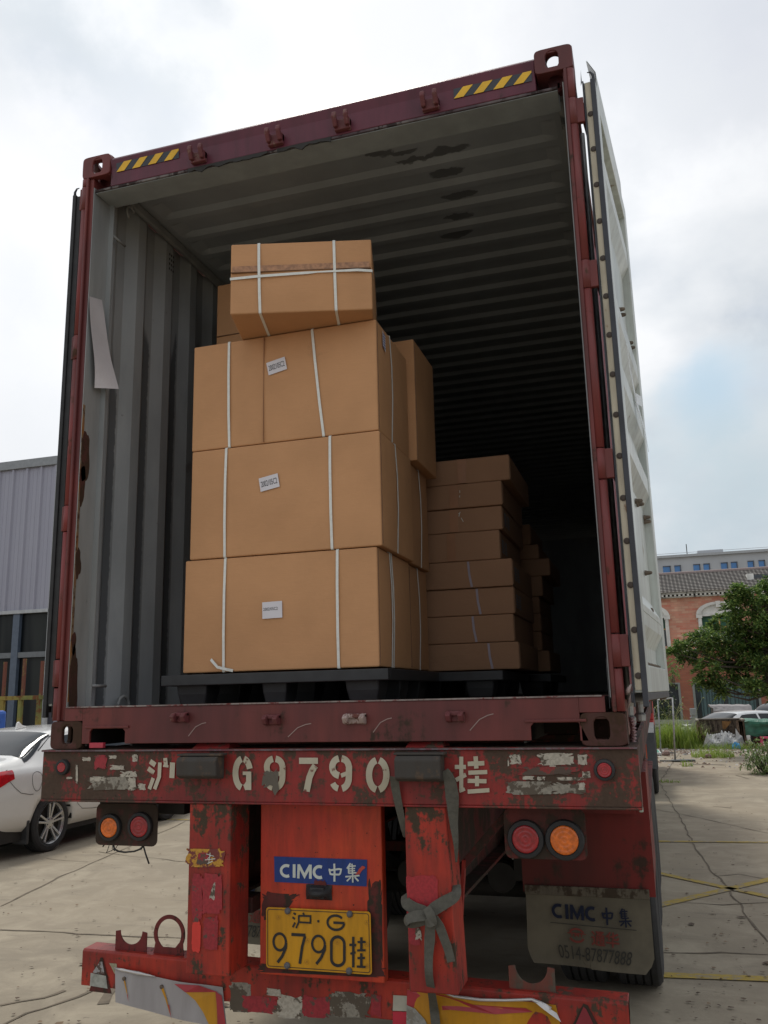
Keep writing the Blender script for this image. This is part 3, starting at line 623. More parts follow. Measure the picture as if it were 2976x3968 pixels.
def carton(name, label, org, w, d, h, rz=0, mat='card', straps=(), side=None, seed=0, group='cartons loaded in the container', bulge=.006, flap=None, hstrap=None, tape=None, cat='carton', detail=True):
    """org is the front left bottom corner; local x to the right, y into the container"""
    t = thing(name, label, cat, org, rz, group); ORG[t.name] = Vector((0, 0, 0)); rnd = random.Random(seed); m = MB(); N = 7 if detail else 2
    def bp(x, y, z):
        a, b, c = x/w, y/d, z/h
        fx, fy, fz = 4*a*(1-a), 4*b*(1-b), 4*c*(1-c); q = nz(seed*7+x*3, y*3, z*4)*.6
        return (x+(bulge*(a*2-1)*fy*fz*(1+q)), y+bulge*(b*2-1)*fx*fz*(1+q), z+(-.004*fx*fy if c > .5 else .002*fx*fy))
    for fn in (lambda i, j: bp(i*w, 0, j*h), lambda i, j: bp((1-i)*w, d, j*h), lambda i, j: bp(w, i*d, j*h), lambda i, j: bp(0, (1-i)*d, j*h), lambda i, j: bp(i*w, j*d, h), lambda i, j: bp(i*w, (1-j)*d, 0)):
        m.grid(fn, N, N)
    me = obj('carton_body', m, M[mat], t, recalc=False); b = bmesh.new(); b.from_mesh(me.data); bmesh.ops.remove_doubles(b, verts=b.verts, dist=1e-5); bmesh.ops.recalc_face_normals(b, faces=b.faces); b.to_mesh(me.data); b.free()
    mo = me.modifiers.new('bevel', 'BEVEL'); mo.width = .006; mo.segments = 2; mo.limit_method = 'ANGLE'; mo.angle_limit = R_(50)
    e = bulge*1.25+.003
    def front(x): return e-.001
    if detail and flap is None:   # glue seam: thin dark line down the right face
        m = MB(); m.box(w+.0005, w+.0022, .004, d-.004, h*.5-.0015, h*.5+.0015) if False else None
        m.box(w-.001, w+.003, .010, .013, .01, h-.01); obj('glue_seam', m, M['crease'], t)
    for (f0, f1) in straps:  # bands over front, top, back, bottom: x fraction at the foot and at the top
        m = MB(); x0, x1 = w*f0, w*f1; dx = lambda z: x0+(x1-x0)*z/h
        m.ribbon([(dx(0), -.002, -.0005), (dx(0), -.004, .006), (dx(h*.3), -e, h*.3), (dx(h*.7), -e, h*.7), (dx(h), -.004, h-.006), (dx(h), -.0, h+.001), (dx(h), .02, h+.001)], .0125, [(0, -1, -.3), (0, -1, 0), (0, -1, 0), (0, -1, 0), (0, -1, 0), (0, -.7, .7), (0, 0, 1)], .0015)
        m.ribbon([(x1, .02, h+.001), (x1, d-.01, h+.001)], .0125, (0, 0, 1), .0015); m.ribbon([(x1, d+e, h), (x0, d+e, 0)], .0125, (0, 1, 0), .0015); m.ribbon([(x0, d-.01, -.0012), (x0, .0, -.0012)], .0125, (0, 0, -1), .0012)
        obj('strap', m, M['strapw'], t)
    if side is not None:
        for fs in (side if isinstance(side, (list, tuple)) else (side,)):
            m = MB(); y = d*fs; m.ribbon([(w+.003, y, -.001), (w+e, y+.004, h*.4), (w+e, y+.002, h*.7), (w+.003, y, h+.001)], .0125, (1, 0, 0), .0015); m.ribbon([(w, y, h+.0015), (.0, y, h+.0015)], .0125, (0, 0, 1), .0012); m.ribbon([(-e, y, h), (-e, y, 0)], .0125, (-1, 0, 0), .0015)
            obj('strap', m, M['strapw'], t)
    if flap: m = MB(); m.box(.004, w-.004, -e-.0006, -.0, h*flap-.0014, h*flap+.0014); obj('flap_seam', m, M['crease'], t)
    if hstrap: m = MB(); z = h*hstrap; m.ribbon([(-.002, -.003, z-.012), (w*.2, -e-.002, z-.009), (w*.55, -e-.003, z-.001), (w*.62, -e-.003, z+.001), (w*.9, -e-.002, z+.004), (w+.002, -.004, z+.003)], [.0125, .0125, .0125, .007, .0125, .0125], (0, -1, 0), .0015); m.ribbon([(w+.003, 0, z+.003), (w+.004, d, z)], .0125, (1, 0, 0), .0015); obj('strap', m, M['strapw'], t)
    if tape: m = MB(); x = w*tape; m.ribbon([(x, -e, .003), (x+.004, -e, h-.003)], .05, (0, -1, 0), .001); obj('packing_tape', m, M['tape'], t)
    return t
def clabel(t, x, z, w, h, rot, e, hand=False):
    m = MB(); c, s = math.cos(rot), math.sin(rot)
    def Q(a, b, dy=0): return Vector((x+a*c-b*s, -e-.0015-dy, z+a*s+b*c))
    m.add([Q(-w/2, -h/2), Q(w/2, -h/2), Q(w/2, h/2), Q(-w/2, h/2)], [(0, 1, 2, 3)]); l = obj('label', m, M['paper'], t, recalc=False)
    m = MB(); q = [Q(-w*.42, -h*.20, .001), Q(w*.42, -h*.20, .001), Q(w*.42, h*.22, .001), Q(-w*.42, h*.22, .001)] if not hand else [Q(-w*.45, -h*.02, .001), Q(w*.28, -h*.02, .001), Q(w*.28, h*.16, .001), Q(-w*.45, h*.16, .001)]
    put_text(m, '2002105C2' if not hand else '2002/05C2', q, 0); obj('label_text', m, M['ink'], l, recalc=False); ORG[l.name] = Vector((0, 0, 0))
E = .0105
ZP = 1.887
b1 = carton('carton', 'bottom strapped carton of the front stack with a small handwritten label', (-.748, .30, ZP), .953, .52, .523, seed=1, straps=((.222, .222), (.806, .806)), side=(.35, .40))
clabel(b1, .455, .268, .098, .075, .02, E, True)
b2 = carton('carton', 'middle strapped carton of the front stack, printed white label above a pale scuff', (-.724, .295, ZP+.526), .955, .53, .53, seed=2, straps=((.195, .195), (.755, .75)), side=.45)
clabel(b2, .415, .335, .098, .066, .17, E)
b3 = carton('carton', 'third strapped carton of the front stack with a slanting strap and tilted printed label', (-.730, .30, ZP+1.060), .955, .52, .542, seed=3, straps=((.215, .205), (.722, .665)), side=.40)
clabel(b3, .455, .375, .098, .066, .20, E)
m = MB(); m.box(.384, .3865, -E, -.0, .006, .535); obj('panel_seam', m, plain('faint cardboard seam', (.34, .18, .09), .8), b3)
m = MB(); m.add([(.9552+.008, .075, .44), (.9552+.008, .12, .42), (.9552+.008, .12, .50), (.9552+.008, .075, .515)], [(0, 1, 2, 3)]); l = obj('label', m, M['paper'], b3, recalc=False)
for k in range(6): m = MB(); m.box(.9636, .9642, .08, .115, .505-k*.013-.006, .505-k*.013); obj('label_text', m, plain('blue print', (.15, .18, .35), .7), l)
for (bb, xs_) in () and ((b1, ((.31, .30, .012, .022), (.64, .33, .009, .02))), (b2, ((.52, .275, .06, .020), (.10, .19, .03, .012)))):
    m = MB()
    for k, (x, z, w, h) in enumerate(xs_):
        pts = []
        for i in range(12): t = 2*math.pi*i/12; r = 1+.6*nz(k*5+math.cos(t), math.sin(t), 3); pts.append((x+w/2*math.cos(t)*r, z+h/2*math.sin(t)*r))
        m.add([(a, -E-.0006, b) for a, b in pts], [tuple(range(12))])
    obj('scuff', m, plain('pale cardboard scuff', (.60, .36, .18), .8, 0, .2, 60), bb, recalc=False)
m = MB(); m.ribbon([(.150, -E-.001, .058), (.19, -E-.012, .022), (.235, -E-.006, .010), (.26, -.006, .004)], .0125, (0, -1, 0), .0015); obj('strap_tail', m, M['strapw'], b1)
# top carton: overhangs the stack toward the doors and is turned a little
p0, p1 = at(497, 690, 'z', ZP+1.606), at(805, 668, 'z', ZP+1.606); a4 = R_(15.5); d4 = Vector((math.cos(a4), math.sin(a4), 0))
def pu(q): q = q-CAM; return (q.dot(RT)/q.dot(F)*FPX+1488)/K
w4 = min((abs(pu(p1-d4*(.5+.002*i))-497), .5+.002*i) for i in range(200))[1]; p0 = p1-d4*w4
b4 = carton('carton', 'topmost carton of the front stack, its taped flaps crossed by a flat white strap', tuple(p0), w4, .46, .352, a4, seed=4, straps=((.212, .200), (.745, .735)), hstrap=.53, flap=.575, bulge=.008)
m = MB(); m.box(.01, w4-.01, -.0125, -.0, .352*.575+.002, .352*.575+.030); obj('packing_tape', m, plain('crinkled tape', (.36, .18, .09), .35, 0, .35, 45), b4)
# second row
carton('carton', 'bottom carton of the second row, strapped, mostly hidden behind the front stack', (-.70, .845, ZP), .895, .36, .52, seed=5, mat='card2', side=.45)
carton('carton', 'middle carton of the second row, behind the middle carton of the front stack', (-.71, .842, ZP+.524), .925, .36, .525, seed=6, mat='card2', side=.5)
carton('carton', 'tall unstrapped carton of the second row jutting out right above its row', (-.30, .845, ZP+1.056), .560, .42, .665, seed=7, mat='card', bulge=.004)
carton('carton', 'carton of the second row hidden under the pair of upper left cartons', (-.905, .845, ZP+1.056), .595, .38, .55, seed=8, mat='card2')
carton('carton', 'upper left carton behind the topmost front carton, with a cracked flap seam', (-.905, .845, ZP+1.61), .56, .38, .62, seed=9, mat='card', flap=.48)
# pallets
def pallet(label, x0, y0, w, d, z=B+.172):
    t = thing('plastic_pallet', label, 'pallet', (x0, y0, z), 0, 'black plastic pallets under the cartons'); o_ = Vector((x0, y0, z))
    m = MB(); m.box(x0, x0+w, y0, y0+d, z+.105, z+.132); m.box(x0-.004, x0+w+.004, y0-.004, y0+.03, z+.088, z+.137); m.box(x0-.004, x0+.03, y0+.03, y0+d, z+.088, z+.137); m.box(x0+w-.03, x0+w+.004, y0+.03, y0+d, z+.088, z+.137); obj('deck', m, M['pal_black'], t, .004)
    for i in range(3):
        for j in range(3):
            cx = x0+.13+(w-.26)*i/2; cy = y0+.11+(d-.22)*j/2; m = MB(); A = .080 if i != 1 else .062; n = 4
            vs = [(cx+sx*A*f, cy+sy*.07*f, z+h) for f, h in ((1, .103), (.93, .05), (.78, 0)) for sx, sy in ((-1, -1), (1, -1), (1, 1), (-1, 1))]
            m.add(vs, [(k*4+q, k*4+(q+1) % 4, k*4+4+(q+1) % 4, k*4+4+q) for k in range(2) for q in range(4)]+[(8, 9, 10, 11), (3, 2, 1, 0)]); obj('foot', m, M['pal_black'], t, .008)
pallet('black plastic pallet at the container mouth under the front stack', -.842, .278, 1.09, .90); pallet('black plastic pallet under the flat cartons behind', -.42, 1.27, .99, 1.0)
# stack of flat cartons
Y3 = 1.40
rows = [((1122, 1385), 1443), ((1110, 1325), 1385), ((1110, 1265), 1322), ((1107, 1205), 1263), ((1079, 1143), 1198), ((1084, 1090), 1144), ((1084, 1037), 1088), ((1100, 980), 1034)]
names = ['bottom flat carton of the nearer right stack, on the pallet', 'second flat carton up in the nearer right stack', 'third flat carton up in the nearer right stack', 'fourth flat carton up in the nearer right stack, upper one with a white seam strip', 'fifth flat carton up in the nearer right stack, set back to the left', 'sixth flat carton up in the nearer right stack, tape scuffed', 'seventh flat carton up in the nearer right stack, with torn shiny tape', 'topmost flat carton of the nearer right stack, jutting out right']
zb = [1.887]+[None]*8
ztop = [at(r[0][0], r[0][1], 'y', Y3).z for r in rows]
zl = ZP
for k, (r, lab) in enumerate(zip(rows, names)):
    xr_ = at(r[0][0], (r[0][1]+r[1])/2, 'y', Y3).x; h = ztop[k]-zl-.002
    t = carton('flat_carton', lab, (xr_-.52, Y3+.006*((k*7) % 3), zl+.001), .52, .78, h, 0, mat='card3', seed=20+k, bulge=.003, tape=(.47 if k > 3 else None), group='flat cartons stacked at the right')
    if k < 4:
        m = MB(); x = (.36, .30, .32, .28)[k]; m.ribbon([(x+.012, -.007, .004), (x, -.007, h*.5), (x-.004, -.007, h-.004)], .012, (0, -1, 0), .001); obj('seam_strip', m, plain('lilac seam strip', (.32, .28, .33), .6), t)
    if k in (6, 5):
        m = MB(); rnd = random.Random(k)
        for i in range(5): x = .27+rnd.uniform(-.02, .02); z = rnd.uniform(.02, h-.02); m.ribbon([(x, -.006, z), (x+rnd.uniform(-.015, .015), -.0062, z+rnd.uniform(-.03, .03))], .003, (0, -1, 0), .0006)
        obj('tape_tear', m, M['strapw'], t)
    if k in (3, 4, 5, 2):  # printed label on the dark right side
        m = MB(); z = h*.5
        for a in range(2):
            for b_ in range(5): m.box(.524, .5252, .05+a*.10, .12+a*.10, z-.04+b_*.016, z-.04+b_*.016+.010)
        obj('side_print', m, plain('faded side label', (.22, .21, .21), .8), t)
    zl = ztop[k]
# farther stack
Y4 = 2.62
far = [(1187, 1405, 1445), (1170, 1364, 1405), (1168, 1325, 1364), (1165, 1288, 1325), (1171, 1244, 1288), (1187, 1205, 1244), (1163, 1175, 1205), (1145, 1132, 1175)]
zl = 1.895
fl = ['bottom flat carton of the farther right stack', 'second flat carton of the farther right stack', 'third flat carton of the farther right stack', 'fourth flat carton of the farther right stack', 'fifth flat carton of the farther right stack, under the one jutting out', 'sixth flat carton of the farther right stack, jutting far out right', 'seventh flat carton of the farther right stack', 'topmost flat carton of the farther right stack']
for k, (u, vt, vb) in enumerate(far):
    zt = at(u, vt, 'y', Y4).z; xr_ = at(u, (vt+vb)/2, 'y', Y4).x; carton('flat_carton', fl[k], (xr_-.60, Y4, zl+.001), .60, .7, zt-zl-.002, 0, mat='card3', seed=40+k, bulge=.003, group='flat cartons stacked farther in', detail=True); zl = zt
pallet('black plastic pallet under the farther stack of flat cartons', -.30, 2.5, .98, 1.0, B+.170)
# red pack on the deck
q = at(192, 1615, 'y', -.005); q2 = at(222, 1607, 'y', -.005); m = MB(); zc = 1.5745
m.box(q.x, q2.x-.0, -.004, .016, zc, zc+.022); pk = obj('cigarette_pack', m, plain('red card pack', (.42, .035, .06), .4, 0, .15, 60), None, .0015, origin=(q.x, 0, zc))
tag(pk, 'small red pack with two white characters lying on the trailer beam', 'pack'); m = MB(); put_text(m, '中华', [Vector((q.x+.018, -.0055, zc+.005)), Vector((q.x+.036, -.0055, zc+.005)), Vector((q.x+.036, -.0055, zc+.016)), Vector((q.x+.018, -.0055, zc+.016))]); obj('pack_text', m, M['sign_white'], pk, recalc=False)
# ------------------------------------------------------------------ trailer
tr = thing('container_trailer', 'battered red skeletal container trailer with stencilled white numbers across its tail beam', 'trailer', (0, .6, 0))
m = MB(); ZT = 1.566; ZB = 1.362
m.box(-1.25, 1.25, 0, .010, ZB, ZT-.006); m.box(-1.252, 1.252, -.010, .30, ZT-.006, ZT+.002); m.box(-1.25, 1.25, -.006, .12, ZB-.008, ZB)
m.box(-1.25, -1.24, .01, .12, ZB, ZT-.006); m.box(1.24, 1.25, .01, .12, ZB, ZT-.006)
obj('tail_beam', m, M['trail_beam'], tr, .003)
m = MB(); m.box(-1.25, 1.25, -.0125, -.0101, ZT-.005, ZT+.001); obj('beam_edge', m, worn('scuffed beam edge', (.20, .05, .06), (.16, .13, .14), .55, 9, (.09, .06, .07), .5), tr)
def dirtpatch(name, q, mat, y, seed, ragged=.35, parent=tr, n=72):
    """a flake with a torn outline inside the measured quad"""
    m = MB(); pts = []
    for i in range(n):
        t = 2*math.pi*i/n; c, s = math.cos(t), math.sin(t); e = .30; jj = nz(seed+c*2.3, s*2.3, seed)*1.3+.7*nz(seed+i*.9, 3)+.5*nz(i*2.3, seed); rg_ = max(.62, min(1.08, 1-ragged*jj*1.3)); a = .5+.5*math.copysign(abs(c)**e, c)*rg_; b = .5+.5*math.copysign(abs(s)**e, s)*rg_
        p = quadmap(q, a, b); pts.append((p.x, y, p.z))
    m.add(pts, [tuple(range(n))]); return obj(name, m, mat, parent, recalc=False)
def refl(name, base, alt, thr=.5, sc=20):
    s = NT(name); p = s.pos(); n = s.noise(p, sc, 7, .7); f = s.noise(p, 90, 2)
    s.col(s.mix(s.ramp(n, thr-.02, thr+.02), s.mix(s.ramp(f, .4, .6), base, tuple(x*.8 for x in base)), alt)); s.set(Roughness=.55); return s.m
M['rw'] = refl('reflective remnant white', (.44, .40, .33), (.085, .065, .045), .56); M['rg'] = refl('reflective remnant grey', (.27, .245, .20), (.085, .065, .045), .50, 16); M['rk'] = refl('dull red remnant', (.23, .024, .022), (.075, .048, .034), .50, 22); M['rr'] = refl('reflective remnant red', (.32, .02, .03), (.085, .055, .04), .56, 18)
c5 = lambda u, v: ((1740+u*.3617)/K, (2880+v*.3617)/K)
c3 = lambda u, v: ((0+u*.6028)/K, (2700+v*.6028)/K)
def pq(f, u0, v0, u1, v1, y=-.012): return [at(*f(u0, v1), 'y', y), at(*f(u1, v1), 'y', y), at(*f(u1, v0), 'y', y), at(*f(u0, v0), 'y', y)]
for k, (u0, v0, u1, v1, mt, rg) in enumerate([(645, 125, 768, 230, 'rw', .35), (950, 110, 1325, 235, 'rw', .25), (1375, 120, 1480, 232, 'rw', .25), (838, 285, 938, 332, 'rw', .3), (1425, 305, 1512, 378, 'rw', .3), (790, 355, 910, 395, 'rw', .35), (1160, 365, 1460, 400, 'rw', .35), (620, 408, 1100, 550, 'rg', .12), (1110, 425, 1450, 545, 'rg', .6), (1070, 240, 1140, 268, 'rw', .4), (945, 358, 1030, 400, 'rw', .4), (720, 255, 1380, 345, 'rk', .45), (625, 160, 640, 250, 'rw', .1), (1380, 420, 1450, 500, 'rw', .6)]):
    dirtpatch('reflective_remnant', pq(c5, u0, v0, u1, v1), M[mt], -.0022-.0002*k, k+1, rg)
for k, (u0, v0, u1, v1, mt, rg) in enumerate([(520, 388, 572, 415, 'rw', .4), (840, 372, 875, 418, 'rw', .3), (690, 378, 740, 400, 'rw', .4), (700, 440, 790, 472, 'rw', .45), (765, 480, 870, 522, 'rw', .5), (562, 520, 866, 600, 'rg', .3), (478, 440, 492, 555, 'rw', .3), (420, 516, 455, 530, 'rw', .4), (880, 560, 930, 600, 'rw', .5), (600, 378, 680, 470, 'rr', .4), (815, 520, 866, 600, 'rw', .3), (575, 515, 680, 545, 'rw', .5)]):
    dirtpatch('reflective_remnant', pq(c3, u0, v0, u1, v1), M[mt], -.0022-.0002*k, k+31, rg)
# stencilled registration on the beam
YL = -.0055
A = arc
G_ = [(A(.5, .5, .37, .42, 100, 258), .19), (A(.5, .5, .37, .42, 80, 18), .19), ([(.88, .50), (.50, .50)], .10) , ([(.80, .545), (.80, .02)], .17), (A(.5, .5, .37, .42, 282, 318), .17)]
N9 = [(A(.46, .68, .33, .24, 100, 262), .19), (A(.46, .70, .35, .22, 80, 0), .19), ([(.83, .72), (.82, .38)], .19), (A(.47, .38, .35, .30, 0, -78), .19), (A(.45, .38, .34, .30, -102, -150), .17), ([(.50, .44), (.80, .52)], .12)]
N7 = [([(.0, .90), (.95, .90)], .18), ([(.82, .76), (.66, .62), (.52, .42), (.38, .02)], .20)]
N0 = [(A(.5, .5, .35, .41, 100, 260), .19), (A(.5, .5, .35, .41, 80, -80), .19)]
GUA = [([(.20, .97), (.20, .05)], .11), ([(.02, .70), (.33, .70)], .11), ([(.05, .36), (.33, .50)], .11), ([(.15, .07), (.30, .13)], .09), ([(.38, .78), (.84, .80)], .12), ([(.60, .98), (.62, .66)], .12), ([(.40, .55), (.92, .57)], .11), ([(.38, .34), (.90, .33)], .11), ([(.64, .47), (.64, .20)], .11), ([(.38, .06), (.98, .10)], .11)]
HU = [([(.10, .88), (.26, .76)], .16), ([(.04, .66), (.22, .52)], .15), ([(.20, .36), (.08, .02)], .13), ([(.56, .98), (.58, .74)], .14), ([(.40, .84), (.38, .40), (.24, .02)], .13), ([(.78, .84), (.76, .36)], .18), ([(.50, .74), (.66, .72)], .07)]
def stencil(name, st, u0, v0, u1, v1): m = MB(); put_strokes(m, st, quad_at(u0, v0, u1, v1, YL)); obj(name, m, M['stencil'], tr, recalc=False)
s = NT('stencil paint worn'); p_ = s.pos(); n_ = s.noise(p_, 16, 8, .7); s.col(s.mix(s.ramp(n_, .60, .64), s.mix(s.ramp(s.noise(p_, 4, 4), .35, .65), (.50, .46, .36), (.40, .355, .26)), (.16, .07, .05))); s.set(Roughness=.75); M['stencil'] = s.m
stencil('stencil_letter', G_, 503, 1633, 546, 1708); stencil('stencil_digit', N9, 570, 1633, 619, 1708); stencil('stencil_digit', N7, 646, 1636, 689, 1711); stencil('stencil_digit', N9, 711, 1632, 763, 1710); stencil('stencil_digit', N0, 789, 1635, 843, 1713)
stencil('stencil_character', GUA, 981, 1632, 1059, 1715); stencil('stencil_character', HU, 317, 1636, 389, 1706)
# olive tape scrap over the first nine
dirtpatch('tape_scrap', q4(-.008, (566, 1700), (600, 1706), (600, 1660), (570, 1668)), plain('dull tape', (.10, .085, .065), .6), -.0085, 77, .45)
m = MB(); m.add([(p.x, -.0095, p.z) for p in q4(-.009, (583, 1660), (600, 1690), (603, 1705), (594, 1719), (588, 1706), (590, 1690), (584, 1675))], [tuple(range(7))]); obj('tape_scrap', m, plain('dull tape', (.10, .085, .065), .6), tr, recalc=False)
# beam lamps
def lamp(name, u, v, y, r, lens, parent=tr, rim=1.42):
    c = at(u, v, 'y', y); c.y = y
    m = MB(); m.lathe(c, (0, -1, 0), [(r*rim, -.004), (r*rim, .006), (r*rim*.95, .014), (r*1.04, .016), (r*1.02, .010), (0, .010)], 28); R = obj('lamp_rim', m, M['rubber'], parent)
    for p in R.data.polygons: p.use_smooth = False
    m = MB(); prof = [(r, .0), (r*.98, .014)]
    for q in range(6, 0, -1): prof += [(r*q/6.5, .0160+.0004*(q % 2)), (r*(q-.45)/6.5, .0160+.0005*((q+1) % 2))]
    prof.append((0, .0165)); m.lathe(c, (0, -1, 0), prof, 28); obj(name, m, M[lens], R)
lamp('marker_lens', 137, 1657, -.004, .021, 'lens_red', rim=1.55); lamp('marker_lens', 1306, 1663, -.004, .026, 'lens_red', rim=1.45)
# rubber buffers and their pads
for (u0, v0, u1, v1) in ((379, 1636, 466, 1681), (852, 1634, 952, 1687)):
    q = quad_at(u0, v0, u1, v1, -.085); x0, x1, z0, z1 = q[0].x, q[1].x, q[0].z, q[2].z; m = MB()
    m.prism([(-.012, z0-.008), (-.06, z0-.004), (-.085, z0+.008), (-.088, z1-.012), (-.075, z1), (-.012, z1+.012)], 'x', x0, x1)
    Bf = obj('buffer', m, M['buffer'], tr, .006); m = MB(); m.box(x0-.006, x1+.012, -.07, -.012, z1+.004, z1+.012); obj('buffer_cap', m, M['buffer'], Bf, .002)
for (u0, u1) in ((411, 491), (873, 957)):
    xa, xb = at(u0, 1612, 'y', 0).x, at(u1, 1612, 'y', 0).x; m = MB(); m.add([(xa+.01*i+(xb-xa-.02*i)*a, .012+.03*i+(.12-.06*i)*b, ZT+.0025+.020*i) for i in (0, 1) for a, b in ((0, 0), (1, 0), (1, 1), (0, 1))], [(0, 1, 2, 3), (4, 5, 6, 7), (0, 1, 5, 4), (1, 2, 6, 5), (2, 3, 7, 6), (3, 0, 4, 7)])
    obj('deck_pad', m, worn('red deck pad', (.32, .03, .03), (.10, .07, .05), .5, 9), tr, .002)
# uprights
for sx in (-1, 1):
    xa, xb = (-.525, -.338) if sx < 0 else (.386, .545); m = MB(); m.mi = 0
    zb_ = .716; xb_ = xb+(.0 if sx < 0 else .022)
    m.add([(xa, .002, zb_), (xb_, .002, zb_), (xb, .002, ZB-.008), (xa, .002, ZB-.008), (xa, .17, zb_), (xb_, .17, zb_), (xb, .17, ZB-.008), (xa, .17, ZB-.008)], [(0, 1, 2, 3), (7, 6, 5, 4), (0, 4, 5, 1), (1, 5, 6, 2), (2, 6, 7, 3), (3, 7, 4, 0)])
    obj('upright', m, M['trail_red'], tr, .005)
# stickers down the uprights
for k, (q, mt) in enumerate([([(402, 1871), (484, 1873), (484, 1834), (402, 1832)], refl('orange remnant', (.55, .28, .03), (.16, .03, .025), .50, 14)), ([(414, 2055), (432, 2056), (434, 1990), (416, 1990)], plain('bright red remnant', (.62, .04, .03), .4)), ([(415, 1990), (436, 1990), (437, 1892), (415, 1890)], M['rr']), ([(437, 1975), (478, 1975), (480, 1890), (437, 1888)], refl('crimson remnant', (.34, .022, .032), (.25, .03, .03), .58, 10)), ([(440, 2050), (470, 2052), (474, 1980), (440, 1980)], M['rr']),
        ([(452, 1940), (464, 1945), (466, 1905), (460, 1912)], M['rw']), ([(425, 1868), (450, 1868), (450, 1842), (428, 1842)], M['rr'])]):
    dirtpatch('reflective_remnant', q4(-.001, *q), mt, -.0015-.0003*k, k+60, .16)
dirtpatch('reflective_remnant', q4(-.001, (880, 1985), (945, 1990), (948, 1893), (876, 1890)), refl('crimson remnant big', (.38, .022, .03), (.22, .03, .03), .62, 9), -.001, 91, .08); dirtpatch('reflective_remnant', q4(-.001, (884, 2040), (908, 2042), (905, 1990), (882, 1990)), M['rr'], -.0012, 94, .12)
dirtpatch('reflective_remnant', q4(-.001, (897, 2030), (912, 2032), (908, 2005), (896, 2004)), M['rw'], -.0022, 95, .5)
m = MB(); put_strokes(m, [([(.2, .9), (.8, .7)], .05), ([(.5, 1), (.4, .2)], .06), ([(.1, .4), (.9, .5)], .06), ([(.3, .1), (.7, .3)], .07), ([(.6, .8), (.3, .5)], .05)], q4(-.004, (440, 1868), (468, 1868), (468, 1842), (440, 1842))); obj('torn_lettering', m, M['sign_white'], tr, recalc=False)
# centre panel
YP = .118; ql = quad_at(563, 1718, 822, 1722, YP); xl_ = at(563, 1800, 'y', YP).x; xr_ = at(824, 1800, 'y', YP).x
m = MB(); m.box(xl_, xr_, YP, YP+.008, .70, ZB-.0); m.box(xl_, xl_+.008, YP+.008, YP+.05, .70, ZB); m.box(xr_-.008, xr_, YP+.008, YP+.05, .70, ZB)
CP = obj('centre_panel', m, M['trail_panel'], tr, .004)
dirtpatch('rust_patch', q4(YP, (790, 2100), (826, 2100), (826, 1905), (796, 1900)), M['trail_dark'], YP-.0008, 5, .2); dirtpatch('rust_patch', q4(YP, (566, 1985), (600, 1985), (650, 1930), (568, 1925)), M['trail_dark'], YP-.0008, 8, .2)
dirtpatch('rust_patch', q4(YP, (560, 2100), (826, 2112), (826, 2088), (562, 2080)), M['trail_dark'], YP-.0006, 9, .12)
# blue sign
YS = YP-.003; Q = q4(YS, (593, 1905), (792, 1915), (793, 1857), (592, 1850)); m = MB(); m.add(Q, [(0, 1, 2, 3)]); SG = obj('blue_sign', m, M['blue'], tr, recalc=False)
cs = lambda u, v: at((1020+u*.26522)/K, (3290+v*.26522)/K, 'y', YS-.0015)
def sq(u0, v0, u1, v1, sl=.03): d = sl*(u1-u0); return [cs(u0, v1), cs(u1, v1+d), cs(u1, v0+d), cs(u0, v0)]
CIMC = {'C': [(A(.58, .5, .50, .40, 62, 298), .22)], 'I': [([(.5, 0), (.5, 1)], .24)], 'M': [([(.09, 0), (.12, 1)], .2), ([(.88, 0), (.88, 1)], .22), ([(.12, .97), (.50, .18), (.88, .97)], .22)]}
m = MB()
for ch, q in (('C', sq(248, 218, 410, 415)), ('I', sq(425, 222, 478, 418)), ('M', sq(492, 222, 716, 428)), ('C', sq(728, 232, 888, 436))): put_strokes(m, CIMC[ch], q)
obj('sign_letters', m, M['sign_white'], SG, recalc=False)
ZH = [([(.05, .66), (.22, .62), (.80, .70), (.95, .68), (.88, .45), (.80, .40), (.30, .40), (.18, .42), (.12, .60)], .10), ([(.46, .98), (.48, .5), (.47, .02)], .12)]
JI = [([(.36, .98), (.12, .70)], .09), ([(.24, .84), (.24, .46)], .09), ([(.45, .96), (.50, .84)], .08), ([(.24, .82), (.72, .86)], .07), ([(.26, .70), (.68, .73)], .06), ([(.26, .59), (.68, .62)], .06), ([(.24, .47), (.78, .52)], .07), ([(.50, .84), (.50, .50)], .08), ([(.02, .30), (.30, .32), (.98, .38)], .08), ([(.52, .48), (.53, .02)], .09), ([(.40, .28), (.12, .08)], .08), ([(.66, .30), (.92, .10)], .09)]
m = MB(); put_strokes(m, ZH, sq(945, 205, 1148, 478)); obj('sign_character', m, M['sign_white'], SG, recalc=False); m = MB(); put_strokes(m, JI, sq(1198, 200, 1412, 490)); obj('sign_character', m, M['sign_white'], SG, recalc=False)
dirtpatch('rust_patch', q4(YS, (678, 1935), (706, 1935), (704, 1902), (680, 1898)), M['trail_dark'], YS-.0024, 15, .35, SG); dirtpatch('rust_patch', q4(YS, (767, 1888), (776, 1890), (790, 1874), (782, 1870)), plain('bare red scratch', (.45, .05, .03), .5), YS-.0024, 21, .5, SG)
# plate lamp
c = at(690, 1927, 'y', YP); m = MB()
m.add([(c.x-.055+.11*a, YP-.002-(.045*math.sin(math.pi*a)+.005)*math.sin(math.pi*b), c.z-.028+.056*b) for b in [i/6 for i in range(7)] for a in [i/10 for i in range(11)]], [(j*11+i, j*11+i+1, (j+1)*11+i+1, (j+1)*11+i) for j in range(6) for i in range(10)]); m.box(c.x-.03, c.x+.03, YP-.03, YP, c.z-.02, c.z+.022)
obj('plate_lamp', m, M['rubber'], tr, .004)
